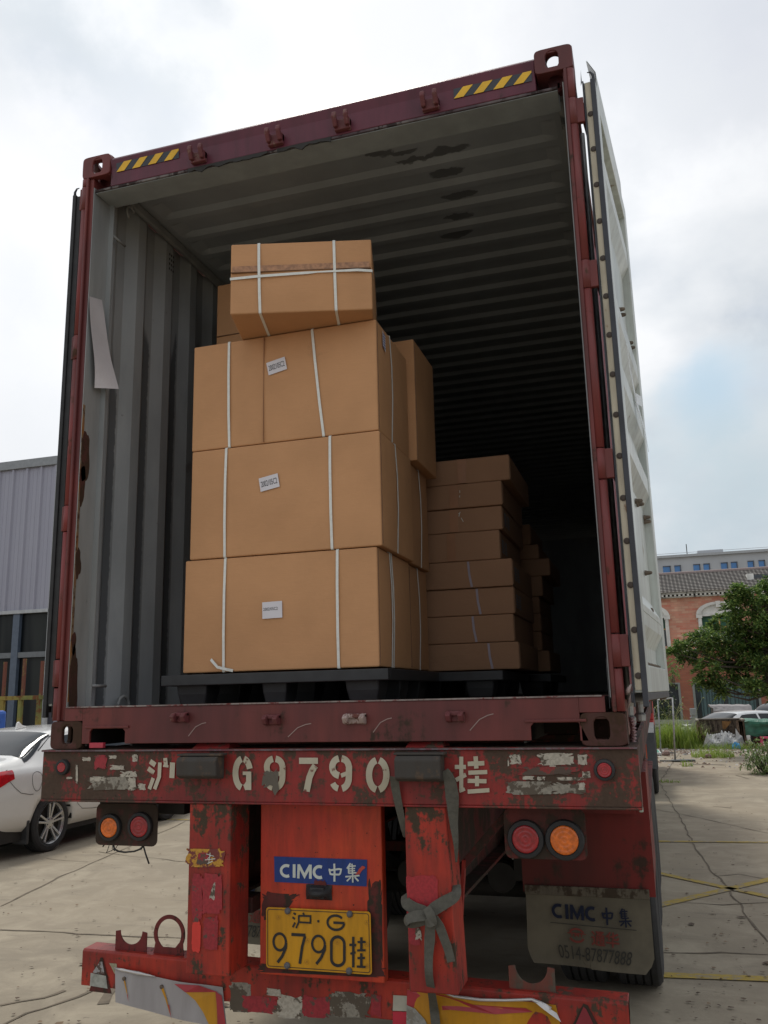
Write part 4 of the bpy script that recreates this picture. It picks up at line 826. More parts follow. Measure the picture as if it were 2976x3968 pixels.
# number plate
YN = YP-.020; cn = lambda u, v, y=YN: at((1010+u*.27728)/K, (3490+v*.27728)/K, 'y', y)
PB = [cn(45, 940), cn(1560, 1040), cn(1565, 155), cn(75, 85)]
cc = sum(PB, Vector())/4; ex = ((PB[1]-PB[0])+(PB[2]-PB[3])).normalized(); ez = Vector((0, -1, 0)).cross(ex)*-1; ez = Vector((-ex.z, 0, ex.x)); PW = .438; PH = .222
def pp(a, b, y): p = cc+ex*((a-.5)*PW)+ez*((b-.5)*PH); return Vector((p.x, y, p.z))
m = MB(); o2 = rrect(0, PW, 0, PH, .012); m.add([tuple(pp(a/PW, b/PH, y)) for y in (YN, YN+.003) for a, b in o2], [tuple(range(len(o2))), tuple(range(2*len(o2)-1, len(o2)-1, -1))]+[(i, (i+1) % len(o2), (i+1) % len(o2)+len(o2), i+len(o2)) for i in range(len(o2))])
NP = obj('number_plate', m, M['plate_y'], tr)
m = MB(); oo = rrect(.006, PW-.006, .006, PH-.006, .010); ii = rrect(.0085, PW-.0085, .0085, PH-.0085, .008); n = len(oo); m.add([tuple(pp(a/PW, b/PH, YN-.0012)) for r in (oo, ii) for a, b in r], [(i, (i+1) % n, (i+1) % n+n, i+n) for i in range(n)]); obj('plate_border', m, M['ink'], NP, recalc=False)
def cbox(u0, v0, u1, v1, sl=.055): d = sl*(u1-u0); return [cn(u0, v1, YN-.002), cn(u1, v1+d, YN-.002), cn(u1, v0+d, YN-.002), cn(u0, v0, YN-.002)]
P9 = [(A(.5, .68, .41, .27, 0, 360, 22), .085), ([(.92, .66), (.90, .50), (.66, .22), (.36, .02)], .10)]; P7 = [([(.02, .95), (.93, .95)], .10), ([(.90, .92), (.72, .58), (.56, .02)], .10)]
P0 = [(A(.5, .74, .40, .22, 0, 180)+A(.5, .24, .40, .20, 180, 360)+[(.9, .74)], .10)]; PG = [(A(.5, .5, .42, .42, 42, 360, 20), .15), ([(.94, .50), (.38, .50)], .15)]
for st, b_ in ((P9, (160, 432, 372, 868)), (P7, (425, 450, 642, 885)), (P9, (700, 465, 915, 890)), (P0, (965, 482, 1192, 920)), (PG, (912, 182, 1188, 420)), (HU2 := [([(.08, .95), (.20, .86)], .13), ([(.02, .68), (.16, .58)], .13), ([(.16, .36), (.04, .06)], .13), ([(.58, 1), (.64, .86)], .12), ([(.36, .80), (.97, .82), (.97, .34)], .12), ([(.40, .40), (.97, .40)], .11), ([(.36, .84), (.36, .42), (.22, .02)], .12)], (438, 160, 705, 385)), (GU2 := [([(.24, .98), (.24, .02)], .09), ([(.0, .72), (.42, .72)], .08), ([(.06, .44), (.38, .50)], .07), ([(.50, .82), (1, .84)], .07), ([(.74, .98), (.74, .56)], .09), ([(.48, .56), (1, .58)], .07), ([(.50, .32), (.96, .34)], .07), ([(.74, .48), (.74, .06)], .09), ([(.46, .06), (1, .06)], .07)], (1240, 492, 1468, 940))):
    m = MB(); put_strokes(m, st, cbox(*b_)); obj('plate_character', m, M['ink'], NP, recalc=False)
m = MB(); put_strokes(m, [(A(.5, .5, .25, .25, 0, 360), .5)], cbox(788, 268, 824, 306)); obj('plate_dot', m, M['ink'], NP, recalc=False)
for u, v in ((382, 142), (1248, 186), (374, 905), (1240, 980)): c = cn(u, v, YN-.002); m = MB(); m.lathe(c, (0, -1, 0), [(.0125, 0), (.0125, .006), (.008, .011), (0, .012)], 12); obj('plate_bolt', m, plain('grey bolt', (.10, .10, .11), .5), NP)
for u, v in ((250, 235), (1480, 305), (655, 555), (1070, 580), (1480, 610), (645, 855), (1485, 915)): m = MB(); put_strokes(m, [(A(.5, .5, .45, .45, 0, 360), .04), ([(.3, .3), (.5, .7), (.7, .3)], .1)], cbox(u-36, v-36, u+36, v+36)); obj('plate_mark', m, plain('faint plate mark', (.33, .15, .02), .5), NP, recalc=False)
# tail lamp clusters
def cluster(u0, v0, u1, v1, y, lamps, sx):
    q = quad_at(u0, v0, u1, v1, y); x0, x1, z0, z1 = q[0].x, q[1].x, q[0].z, q[2].z; m = MB(); m.prism(rrect(x0, x1, z0, z1, .026), 'y', y, y+.004); LP = obj('lamp_plate', m, M['trail_dark'], tr, .0015)
    for nm, u, v, r, l in lamps: lamp(nm, u, v, y-.002, r, l, LP, 1.38)
    m = MB(); m.box(x0+.01, x1-.01, y+.006, y+.05, z1-.004, ZB-.008); obj('lamp_bracket', m, M['black'] if sx < 0 else M['trail_dark'], tr, .003); return q
yl = .115
cluster(205, 1737, 339, 1825, yl, [('turn_lens', 239, 1787, .041, 'lens_amber'), ('brake_lens', 304, 1785, .043, 'lens_red')], -1)
cluster(1092, 1748, 1270, 1854, yl, [('brake_lens', 1136, 1812, .050, 'lens_red'), ('turn_lens', 1220, 1814, .052, 'lens_amber')], 1)
def wire(name, pts, r): m = MB(); m.tube([at(u, v, 'y', yl+.01+d) for u, v, d in pts], r, 6); obj(name, m, M['rubber'], tr)
wire('lamp_wire', [(245, 1825, 0), (247, 1834, 0), (256, 1839, .01), (270, 1841, .01), (290, 1839, 0), (304, 1834, 0), (311, 1825, 0)], .004); wire('lamp_wire', [(236, 1825, 0), (232, 1838, 0), (229, 1842, 0), (240, 1838, 0), (250, 1832, 0), (254, 1826, 0)], .0016); wire('lamp_wire', [(309, 1825, 0), (315, 1846, 0), (322, 1866, 0)], .0035); wire('lamp_wire', [(244, 1825, 0), (242, 1833, 0), (248, 1838, 0)], .0016); wire('lamp_wire', [(225, 1825, 0), (222, 1829, 0)], .003); wire('lamp_wire', [(312, 1826, 0), (303, 1832, 0), (296, 1838, 0)], .0016)
m = MB(); q = quad_at(340, 1716, 398, 1759, .25); m.box(q[0].x, q[1].x, .25, .40, q[0].z, q[2].z); obj('junction_box', m, M['black'], tr, .004)
# bumper
YB = .205; m = MB(); zt0, zt1 = .722, .676; zc = lambda x: zt0+(zt1-zt0)*(x+1.15)/2.29
def bsec(x, hgt=.148): z = zc(x); return [(YB+.010, z-.004), (YB, z-.012), (YB, z-hgt), (YB+.014, z-hgt-.004), (YB+.014, z-hgt+.006), (YB+.008, z-hgt+.010), (YB+.008, z-.014), (YB+.10, z-.010), (YB+.10, z-.001)]
n = 9; xsb = [-1.15+2.29*i/10 for i in range(11)]; vs = []
for x in xsb: vs += [(x, y, z) for y, z in bsec(x)]
m.add(vs, [(k*n+i, k*n+(i+1) % n, (k+1)*n+(i+1) % n, (k+1)*n+i) for k in range(10) for i in range(n)]+[tuple(range(n)), tuple(range(11*n-1, 10*n-1, -1))])
BU = obj('bumper', m, M['trail_red'], tr, .003)
def onb(u, v, dy=-.001): p = at(u, v, 'y', YB+dy); return p
def flat(name, uv, mat, dy, par=BU): m = MB(); m.add([onb(u, v, dy) for u, v in uv], [tuple(range(len(uv)))]); return obj(name, m, mat, par, recalc=False)
# brackets of sheet steel with round cut-outs
def halfring(u0, v0, u1, v1, full=False, y=YB+.03, nm='lamp_ring_bracket', mat=None):
    q = quad_at(u0, v0, u1, v1, y); x0, x1, z0, z1 = q[0].x, q[1].x, q[0].z-.012, q[2].z; w = x1-x0; m = MB(); cx = (x0+x1)/2
    if full:
        r = w*.5; ri = r*.76; zc_ = z1-r*1.02; n = 28
        outer = [(cx+r*math.cos(t), zc_+r*1.02*math.sin(t)) for t in [R_(-28+236*i/n) for i in range(n+1)]]+[(x0+.0, z0), (x1, z0)]
        inner = circ(cx, zc_, ri, ri*1.04, 30, -30)
        N = 31; outer = outer[:29]+[(x0, (z0+zc_)/2-.02), (x0, z0), (x1, z0)]
        N = len(outer); inner = []
        for p in outer:
            t = math.atan2(p[1]-zc_, p[0]-cx); inner.append((cx+ri*math.cos(t), zc_+ri*1.05*math.sin(t)))
        m.ring(outer, inner, 'y', y, y+.005)
    else:
        r = w*.35; n = 16; zc_ = z1+.004
        poly = [(x0, z0), (x1, z0), (x1, z1)]+[(cx+r*math.cos(t), zc_+r*math.sin(t)) for t in [-math.pi*i/n for i in range(n+1)]]+[(x0, z1)]
        m.prism(poly, 'y', y, y+.005)
    obj(nm, m, mat or worn('sooty red bracket', (.16, .02, .02), (.035, .02, .015), .5, 9), BU, .001)
halfring(248, 2015, 316, 2062); halfring(330, 1978, 398, 2078, True); halfring(1101, 2093, 1201, 2152, nm='lamp_ring_bracket', mat=worn('dull bracket', (.16, .05, .035), (.10, .08, .06), .5, 9))
cb = lambda u, v: ((250+u*.42194)/K, (3600+v*.42194)/K)
cr = lambda u, v: ((1500+u*.60277)/K, (3600+v*.60277)/K)
M['silver'] = worn('bent aluminium back', (.36, .34, .34), (.22, .19, .17), .2, 2.5, (.30, .28, .285), .45, .4)
# triangle reflectors
flat('triangle_backing', [cb(*p) for p in ((225, 570), (435, 595), (350, 262), (330, 262))], M['trail_dark'], -.003); flat('triangle_reflector', [cb(*p) for p in ((232, 520), (395, 548), (380, 430), (240, 402))], plain('grey reflector', (.30, .31, .28), .4, 0, .3, 30), -.006); flat('triangle_reflector', [cb(*p) for p in ((255, 400), (370, 418), (345, 300), (325, 300))], refl('flaked reflector', (.34, .33, .33), (.08, .05, .04), .52, 30), -.006)
flat('triangle_backing', [cr(*p) for p in ((1180, 640), (1370, 640), (1290, 490), (1262, 478))], M['trail_dark'], -.003); flat('triangle_reflector', [cr(*p) for p in ((1200, 640), (1340, 640), (1280, 515), (1262, 500))], plain('crimson reflector', (.22, .02, .03), .4), -.006)
# bent warning plates
def wplate(name, f, quadpts, mat, bend, dy=-.012):
    P = [Vector(onb(*f(*p), 0)) for p in quadpts]; m = MB()
    def fn(a, b):
        p = quadmap(P, a, b); return (p.x, YB+dy-bend(a, b), p.z+.002*math.sin(a*9))
    m.grid(fn, 14, 6); o = obj(name, m, mat, BU, recalc=False); so = o.modifiers.new('solid', 'SOLIDIFY'); so.thickness = .0015; return o, fn
wl, f1 = wplate('warning_plate', cb, [(495, 655), (1510, 900), (1460, 530), (480, 355)], M['silver'], lambda a, b: .012*math.sin(a*3.1)+.010*(1-b)+.004*math.sin(a*11))
def onplate(fn, pts, mat, name, par, off=.003):
    m = MB(); m.add([Vector(fn(a, b))+Vector((0, -off, 0)) for a, b in pts], [tuple(range(len(pts)))]); obj(name, m, mat, par, recalc=False)
yel = worn('orange warning paint', (.55, .26, .012), (.30, .15, .03), .3, 4, (.48, .21, .012), .4); crm = plain('crimson warning paint', (.34, .025, .035), .4, 0, .2, 12)
for pts in ([(.735, .0), (.80, .34), (.76, .62), (.70, .80), (.93, .86), (.94, .02)],): pass
onplate(f1, [(.86, .0), (.82, .30), (.76, .58), (.68, .76), (.95, .86), (.96, .02)], yel, 'yellow_panel', wl); onplate(f1, [(.93, .0), (.94, .60), (.94, .88), (.99, .80), (1.0, .0)], crm, 'red_panel', wl, .005); onplate(f1, [(.68, .76), (.58, .93), (.80, .98), (.96, .87)], crm, 'red_panel', wl, .005)
for a, b, l, w in ((.09, .78, .55, .016), (.44, .78, .70, .028)): onplate(f1, [(a, b), (a+w, b+.02), (a+w*2.2, b-.30), (a+w*2.9, b-l), (a+w*1.6, b-.32)], yel, 'paint_streak', wl, .004); onplate(f1, [(a+w*2.4, b-.44), (a+w*2.9, b-.44), (a+w*3.4, b-l-.12)], crm, 'paint_streak', wl, .006)
for a, b in ((.10, .77), (.455, .77)): c = Vector(f1(a, b)); m = MB(); m.lathe(c+Vector((0, -.001, 0)), (0, -1, 0), [(.008, 0), (.008, .006), (0, .008)], 8); obj('rivet', m, M['bolt'], wl)
m = MB(); m.tube([Vector(f1(a, 1.0))+Vector((0, -.004, .002)) for a in (0, .08, .16, .24, .32, .40)], [.004, .007, .006, .008, .005, .002], 6); obj('curled_edge', m, plain('bright curled aluminium', (.55, .53, .52), .3, .5), wl)
flat('yellow_patch', [cb(*p) for p in ((408, 312), (478, 318), (490, 440), (455, 405), (430, 350))], refl('old pale remnant', (.33, .30, .20), (.16, .12, .07), .6, 12), -.002)
wr, f2 = wplate('warning_plate', cr, [(130, 640), (1120, 640), (1085, 490), (135, 380)], yel, lambda a, b: .010*math.sin(a*5)+.008*math.sin(a*13)*(1-b), -.012)
onplate(f2, [(0, .45), (0, 1), (.12, 1.0), (.26, .97), (.46, .80), (.80, .76), (.84, .62), (.6, .55), (.3, .58)], crm, 'red_panel', wr); onplate(f2, [(0, 0), (0, .62), (.06, .55), (.13, .30), (.17, 0)], refl('honeycomb white', (.30, .29, .26), (.2, .18, .15), .6, 14), 'white_panel', wr, .005)
m = MB(); m.tube([onb(*cr(*p), -.022) for p in ((310, 395), (350, 402), (430, 432), (600, 455), (760, 458), (930, 452), (990, 478), (1050, 520))], [.002, .004, .005, .006, .005, .006, .008, .012], 6); obj('curled_edge', m, plain('bright curled aluminium', (.55, .53, .52), .3, .5), wr)
m = MB(); m.add([onb(*cr(*p), d) for p, d in (((925, 450), -.02), ((1020, 495), -.035), ((1090, 540), -.02), ((1120, 600), -.03), ((1010, 520), -.04))], [(0, 1, 4), (1, 2, 3, 4)]); obj('curled_corner', m, plain('bright curled aluminium', (.55, .53, .52), .3, .5), wr)
# red white remnants in the middle of the bumper
c6 = lambda u, v: ((250+u*.7233)/K, (3300+v*.7233)/K)
for k, (u0, v0, u1, v1, mt) in enumerate([(885, 700, 1000, 850, 'rg'), (950, 770, 1140, 860, 'rr'), (1145, 765, 1275, 885, 'rw'), (1280, 765, 1425, 880, 'rr'), (1425, 750, 1640, 880, 'rg'), (1085, 728, 1160, 768, 'rw'), (1640, 760, 1700, 880, 'rr')]):
    q = [at(*c6(u0, v1), 'y', YB), at(*c6(u1, v1+10), 'y', YB), at(*c6(u1, v0+10), 'y', YB), at(*c6(u0, v0), 'y', YB)]; dirtpatch('reflective_strip', q, M[mt], YB-.0015-.0003*k, k+120, .18, BU)
flat('reflective_strip', [cr(*p) for p in ((36, 525), (130, 528), (130, 430), (40, 425))], plain('cream reflective', (.42, .40, .33), .5, 0, .1, 20), -.004); flat('reflective_strip', [cr(*p) for p in ((36, 620), (130, 622), (130, 534), (36, 530))], plain('red reflective', (.48, .02, .045), .5, 0, .1, 20), -.004)
# chassis
for sx in (-1, 1):
    m = MB(); x = sx*.46; m.box(x-.07, x+.07, .13, 11.8, ZB-.01, ZB+.004) ; m.box(x-.006, x+.006, .17, 11.8, .98, ZB-.01); m.box(x-.07, x+.07, .17, 11.8, .966, .98); obj('chassis_rail', m, M['trail_dark'], tr)
    m = MB(); m.box(min(sx*1.24, sx*1.22), max(sx*1.24, sx*1.22), .12, 12.0, ZB+.06, ZT-.01); obj('side_rail', m, M['trail_dark'], tr)
for k in range(16): y = .9+.72*k; m = MB(); m.box(-1.22, 1.22, y, y+.06, ZB+.07, ZB+.17); obj('cross_beam', m, M['trail_dark'], tr)
m = MB(); m.box(-1.25, 1.25, 12.0, 12.2, ZB, ZT-.006); obj('front_bolster', m, M['trail_dark'], tr)
m = MB(); m.box(-.45, .45, .6, .64, 1.09, 1.13); obj('cross_tie', m, M['trail_dark'], tr)
m = MB(); m.lathe((0, 7.4, .98), (0, 0, -1), [(.2, .0), (.34, -.02), (.50, -.02), (.52, .03), (.52, .2), (.50, .26), (.34, .26), (.2, .2)], 32); obj('spare_wheel_light_block', m, M['tyre'], tr) if 'tyre' in M else obj('spare_wheel_light_block', m, M['rubber'], tr)  # unseen wheel, added to block light under the trailer
for sx in (-1, 1):
    m = MB(); m.box(*sorted((sx*.62, sx*1.16)), 6.4, 7.6, .62, 1.20); obj('tool_box_light_block', m, M['trail_dark'], tr, .01)  # unseen box, added to cut the light coming in from the front
    m = MB(); m.box(*sorted((sx*.70, sx*.82)), 9.6, 9.72, .25, ZB); m.box(*sorted((sx*.62, sx*.90)), 9.5, 9.82, .20, .25); obj('landing_leg_light_block', m, M['trail_dark'], tr)  # unseen leg, added to help darken the ground below the chassis
# diagonal stays behind the uprights
m = MB(); p0 = at(985, 1888, 'y', .22); p1 = at(1090, 1764, 'y', .22); m.obox(p0, p1+(p1-p0)*.25, .03, .035, (0, 1, 0)); obj('stay', m, M['trail_dark'], tr); m = MB(); m.obox(at(1003, 1857, 'y', .2), at(991, 2060, 'y', .2), .012, .030, (0, 1, 0)); obj('stay', m, M['trail_red'], tr)
m = MB(); m.obox((-.30, .35, .88), (-.12, .9, 1.30), .04, .05); obj('stay', m, M['trail_dark'], tr); m = MB(); q = quad_at(480, 1932, 545, 1975, .19); m.box(q[0].x, q[1].x, .19, .30, q[0].z+.01, q[2].z-.012); obj('step_bracket', m, M['trail_dark'], tr, .004)
# axles, wheels
M['tyre'] = plain('tyre rubber', (.022, .022, .023), .75, 0, .25, 10, .3); M['rim'] = plain('dusty wheel steel', (.16, .14, .12), .6, .3, .3)
def wheel(parent, c, ax, R, w, rim_r, hub=True, segs=44, mat=None, tread=5):
    m = MB(); m.smooth = False; h = w/2; pr = [(rim_r, -h*.80), (rim_r*1.06, -h*.95), (R*.82, -h), (R*.95, -h*.93), (R*.985, -h*.82)]
    n = tread
    for i in range(n):
        a = -h*.80+1.6*h*i/n; b = -h*.80+1.6*h*(i+1)/n; g = (b-a)*.14; pr += [(R, a+g), (R, b-g)]
        if i < n-1: pr += [(R-.012*R/.5, b-g*.8), (R-.012*R/.5, b+g*.8)]
    pr += [(R*.985, h*.82), (R*.95, h*.93), (R*.82, h), (rim_r*1.06, h*.95), (rim_r, h*.80)]
    m.lathe(c, ax, pr, segs, False); W_ = obj('wheel', MB().add([(c[0], c[1], c[2])]*3, []), M['tyre'], parent) if False else None
    T = obj('tyre', m, M['tyre'], parent); return T
def truckwheel(parent, x, y, side, w=.28, R=.52):
    ax = (side, 0, 0); m = MB(); m.lathe((x, y, R), ax, [(.10, .06), (.12, .10), (.16, .09), (.17, -.02), (.27, -.05), (.285, .11), (.29, -.12), (.1, -.12)], 28, False); Wh = obj('wheel', m, M['rim'], parent)
    wheel(Wh, (x, y, R), ax, R, w, .29)
for y in (2.72, 4.03, 5.34):
    m = MB(); m.tube([(-.95, y, .52), (.95, y, .52)], .065, 12); obj('axle', m, M['black'], tr)
    for sx in (-1, 1):
        truckwheel(tr, sx*1.095, y, sx); truckwheel(tr, sx*.775, y, -sx)
        m = MB(); m.obox((sx*.5, y-.5, .80), (sx*.5, y, .63), .09, .07); m.obox((sx*.5, y, .63), (sx*.5, y+.5, .80), .09, .07); m.box(min(sx*.44, sx*.56), max(sx*.44, sx*.56), y-.62, y-.52, .68, .97); obj('leaf_spring', m, M['black'], tr)
    m = MB(); m.lathe((.30, y-.25, .62), (0, 1, 0), [(.09, 0), (.10, .03), (.10, .14), (.06, .18), (0, .18)], 16); obj('brake_chamber', m, M['black'], tr); m = MB(); m.lathe((-.30, y-.25, .62), (0, 1, 0), [(.09, 0), (.10, .03), (.10, .14), (.06, .18), (0, .18)], 16); obj('brake_chamber', m, M['black'], tr)
# fender boards and mud flaps
M['flap'] = plain('dirty translucent mud flap', (.115, .098, .066), .75, 0, .28, 5)
YF = 1.38
for sx in (-1, 1):
    m = MB(); xa, xb = sorted((sx*.60, sx*1.245)); m.box(xa, xb, YF+.006, YF+.012, .775, 1.36); m.box(*sorted((sx*1.235, sx*1.245)), YF+.012, YF+.9, .80, 1.36) if sx > 0 else None; m.box(*sorted((sx*.80, sx*1.18)), YF-.04, YF+.006, 1.165, 1.21)
    m.box(xa, xb, YF+.012, YF+3.9, 1.10, 1.115)
    obj('mudguard', m, worn('dark red mudguard', (.19, .018, .014), (.05, .028, .02), .40, 3, (.10, .016, .012), .6), tr)
    def flp(a, b):
        x = sx*(.615+.60*a) if sx > 0 else -1.215+.60*a
        z = .80-.335*b-.02*a*(sx > 0); r = 0
        e = .05
        if b > .85: r = (b-.85)/.15*.03
        if a < .5: x += r*(1 if sx > 0 else 1)
        if a > .5: x -= r*1.5
        return (x, YF-.012-.05*b*b+.01*math.sin(a*6)*b, z)
    m = MB(); m.grid(flp, 12, 10); fo = obj('mud_flap', m, M['flap'], tr, recalc=False)
    m = MB(); m.box(xa+.012, xb-.03, YF-.016, YF-.006, .768, .812); obj('flap_clamp', m, worn('rusty clamp bar', (.12, .10, .07), (.05, .035, .022), .5, 12), tr, .002)
    def fq(a0, b0, a1, b1):  # letters follow the flap
        P = [Vector(flp(a0, b1)), Vector(flp(a1, b1)), Vector(flp(a1, b0)), Vector(flp(a0, b0))]; return [p+Vector((0, -.012, 0)) for p in P]
    ink = plain('faded navy flap ink', (.006, .010, .028), .9); red = plain('faded red flap ink', (.17, .03, .02), .8); gry = plain('faded dark flap ink', (.028, .026, .02), .8)
    m = MB()
    for ch, (a0, a1) in (('C', (.215, .31)), ('I', (.32, .35)), ('M', (.36, .475)), ('C', (.485, .575))): put_strokes(m, CIMC[ch], fq(a0, .185, a1, .385))
    put_strokes(m, ZH, fq(.61, .18, .705, .42)); put_strokes(m, JI, fq(.745, .175, .85, .43)); obj('flap_letters', m, ink, fo, recalc=False)
    m = MB(); put_strokes(m, [([(0, .5), (1, .5)], 1.0)], fq(.195, .445, .88, .455)); obj('flap_line', m, gry, fo, recalc=False)
    m = MB(); put_strokes(m, [(A(.5, .5, .40, .42, 25, 155), .14), (A(.5, .5, .40, .42, 205, 335), .14), ([(0, .62), (1, .62)], .06)], fq(.33, .49, .48, .69)); put_text(m, 'TMT', fq(.35, .555, .46, .61), .02); put_text(m, '通华', fq(.52, .50, .74, .70), .02); obj('flap_emblem', m, red, fo, recalc=False)
    m = MB(); put_text(m, '0514-87877888', fq(.245, .73, .84, .90)); obj('flap_number', m, gry, fo, recalc=False)
# small hanging hose and pale reflector on the right
m = MB(); m.tube([at(1370, 1732, 'y', .12), at(1366, 1742, 'y', .12), at(1358, 1747, 'y', .12)], .009, 8); obj('hose_end', m, M['rubber'], tr); m = MB(); q = quad_at(1381, 1733, 1390, 1755, .10); m.box(q[0].x, q[1].x, .10, .112, q[0].z, q[2].z); obj('side_reflector', m, plain('pale reflector', (.40, .46, .40), .4), tr, .003)
# ------------------------------------------------------------------ webbing strap tied round the right upright
cw = lambda u, v: ((1500+u*.46031)/K, (2950+v*.46031)/K)
def wp(u, v, y): return at(*cw(u, v), 'y', y)
ws = thing('webbing_strap', 'olive webbing strap knotted round the right upright and trailing over the bumper', 'strap', tuple(wp(350, 1280, -.03)))
def web(name, pts, w, nrm=(0, -1, 0)):
    P = [wp(u, v, y) for u, v, y in pts]; Q = []; n = len(P)   # smooth with Catmull-Rom
    for i in range(n-1):
        a, b, c, d = P[max(i-1, 0)], P[i], P[i+1], P[min(i+2, n-1)]
        for s_ in range(5): t = s_/5; Q.append(.5*((2*b)+(c-a)*t+(2*a-5*b+4*c-d)*t*t+(3*b-a-3*c+d)*t**3))
    Q.append(P[-1])
    if isinstance(w, list):
        W2 = []
        for i in range(n-1):
            for s_ in range(5): W2.append(w[i]+(w[i+1]-w[i])*s_/5)
        W2.append(w[-1]); w = W2
    if isinstance(nrm, list):
        N2 = []
        for i in range(n-1):
            for s_ in range(5): N2.append(Vector(nrm[i]).lerp(Vector(nrm[i+1]), s_/5))
        N2.append(Vector(nrm[-1])); nrm = N2
    m = MB(); m.ribbon(Q, w, nrm, .003); obj(name, m, M['web'], ws, .001)
web('band', [(62, 130, -.05), (70, 220, -.03), (100, 380, -.012), (138, 560, .02), (150, 640, .04)], [.036, .034, .03, .024, .012])
web('band', [(480, 80, -.05), (525, 160, -.045), (548, 300, -.03), (560, 500, -.012), (580, 700, -.0), (583, 850, .03)], [.036, .045, .05, .034, .02, .008], [(-.2, -1, 0), (-.1, -1, 0), (.1, -1, 0), (.5, -1, 0), (.8, -1, 0), (.9, -1, 0)])
web('band', [(585, 1040, .03), (572, 1130, -.006), (480, 1190, -.016), (400, 1240, -.026), (345, 1285, -.034)], [.03, .040, .045, .045, .035])
web('band', [(148, 1120, .03), (160, 1190, -.006), (230, 1235, -.014), (310, 1260, -.028), (360, 1290, -.034)], [.03, .044, .042, .038, .03])
web('loop', [(345, 1300, -.04), (270, 1300, -.05), (190, 1320, -.06), (158, 1350, -.055), (200, 1365, -.04), (290, 1340, -.045), (350, 1335, -.04)], [.03, .042, .044, .04, .042, .04, .03], [(0, -1, .3), (0, -.8, .6), (-.3, -.7, .7), (-1, -.5, 0), (0, -.9, -.5), (0, -.9, -.3), (0, -1, 0)])
web('band', [(370, 1320, -.048), (362, 1400, -.040), (358, 1500, -.034), (350, 1650, -.030), (352, 1800, -.028), (372, 1930, .02), (395, 2080, .165), (410, 2230, .16), (420, 2400, .16)], [.030, .038, .040, .032, .030, .032, .036, .036, .036])
web('band', [(395, 1310, -.046), (440, 1390, -.036), (480, 1490, -.030), (515, 1590, -.026), (540, 1690, -.024)], [.026, .036, .034, .032, .030])
web('knot', [(330, 1230, -.040), (362, 1290, -.056), (378, 1350, -.058), (370, 1395, -.046)], [.03, .034, .036, .03], [(0, -1, .4), (0, -1, .1), (0, -1, -.2), (0, -1, -.5)])
web('knot', [(320, 1360, -.048), (360, 1362, -.060), (405, 1340, -.050)], [.026, .030, .026])
# ------------------------------------------------------------------ white saloon and other cars
M['white_car'] = plain('pearl white car paint', (.70, .70, .68), .25, 0, .02, 3, 0, .8)
M['silver_car'] = plain('silver white car paint', (.62, .63, .64), .3, 0, .02, 3, 0, .6)
M['glass'] = plain('dark car glass', (.012, .015, .018), .06, 0, .1, 3, 0, 0, .3)
M['alloy'] = plain('alloy wheel', (.50, .50, .49), .3, .7, .06); M['plast'] = plain('black car plastic', (.03, .03, .032), .5)
SEDAN = [(0, .66, .50, .80, .84), (.04, .76, .42, .93, .99), (.12, .82, .36, 1.00, 1.07), (.30, .875, .31, 1.01, 1.12), (.62, .905, .29, 1.02, 1.145), (.95, .915, .27, 1.02, 1.29), (1.32, .918, .26, 1.01, 1.425), (1.7, .918, .26, 1.00, 1.462), (2.2, .915, .26, .985, 1.475), (2.7, .912, .26, .975, 1.462), (3.0, .91, .26, .965, 1.41), (3.4, .91, .26, .95, 1.24), (3.78, .905, .26, .94, 1.03), (4.2, .89, .26, .90, .985), (4.6, .83, .28, .80, .88), (4.80, .72, .34, .70, .76), (4.86, .6, .42, .62, .66)]
SUV = [(0, .70, .55, 1.02, 1.06), (.03, .80, .50, 1.06, 1.12), (.10, .87, .42, 1.08, 1.22), (.35, .91, .36, 1.08, 1.50), (.60, .925, .33, 1.08, 1.63), (1.1, .93, .32, 1.06, 1.68), (1.8, .93, .32, 1.05, 1.70), (2.4, .93, .32, 1.04, 1.68), (2.8, .93, .32, 1.03, 1.60), (3.2, .925, .32, 1.02, 1.38), (3.55, .92, .32, 1.01, 1.14), (4.1, .90, .33, .98, 1.06), (4.5, .84, .36, .88, .95), (4.65, .7, .45, .75, .8)]
def lerp_st(S_, y):
    for a, b in zip(S_[:-1], S_[1:]):
        if a[0] <= y <= b[0]:
            t = (y-a[0])/(b[0]-a[0]); return [a[i]+(b[i]-a[i])*t for i in range(5)]
    return list(S_[-1])
def smooth_st(S_, y):
    v = [0]*5; n = 0
    for d in (-.09, -.045, 0, .045, .09):
        q = lerp_st(S_, min(max(y+d, S_[0][0]), S_[-1][0])); v = [p+r for p, r in zip(v, q)]; n += 1
    return [p/n for p in v]
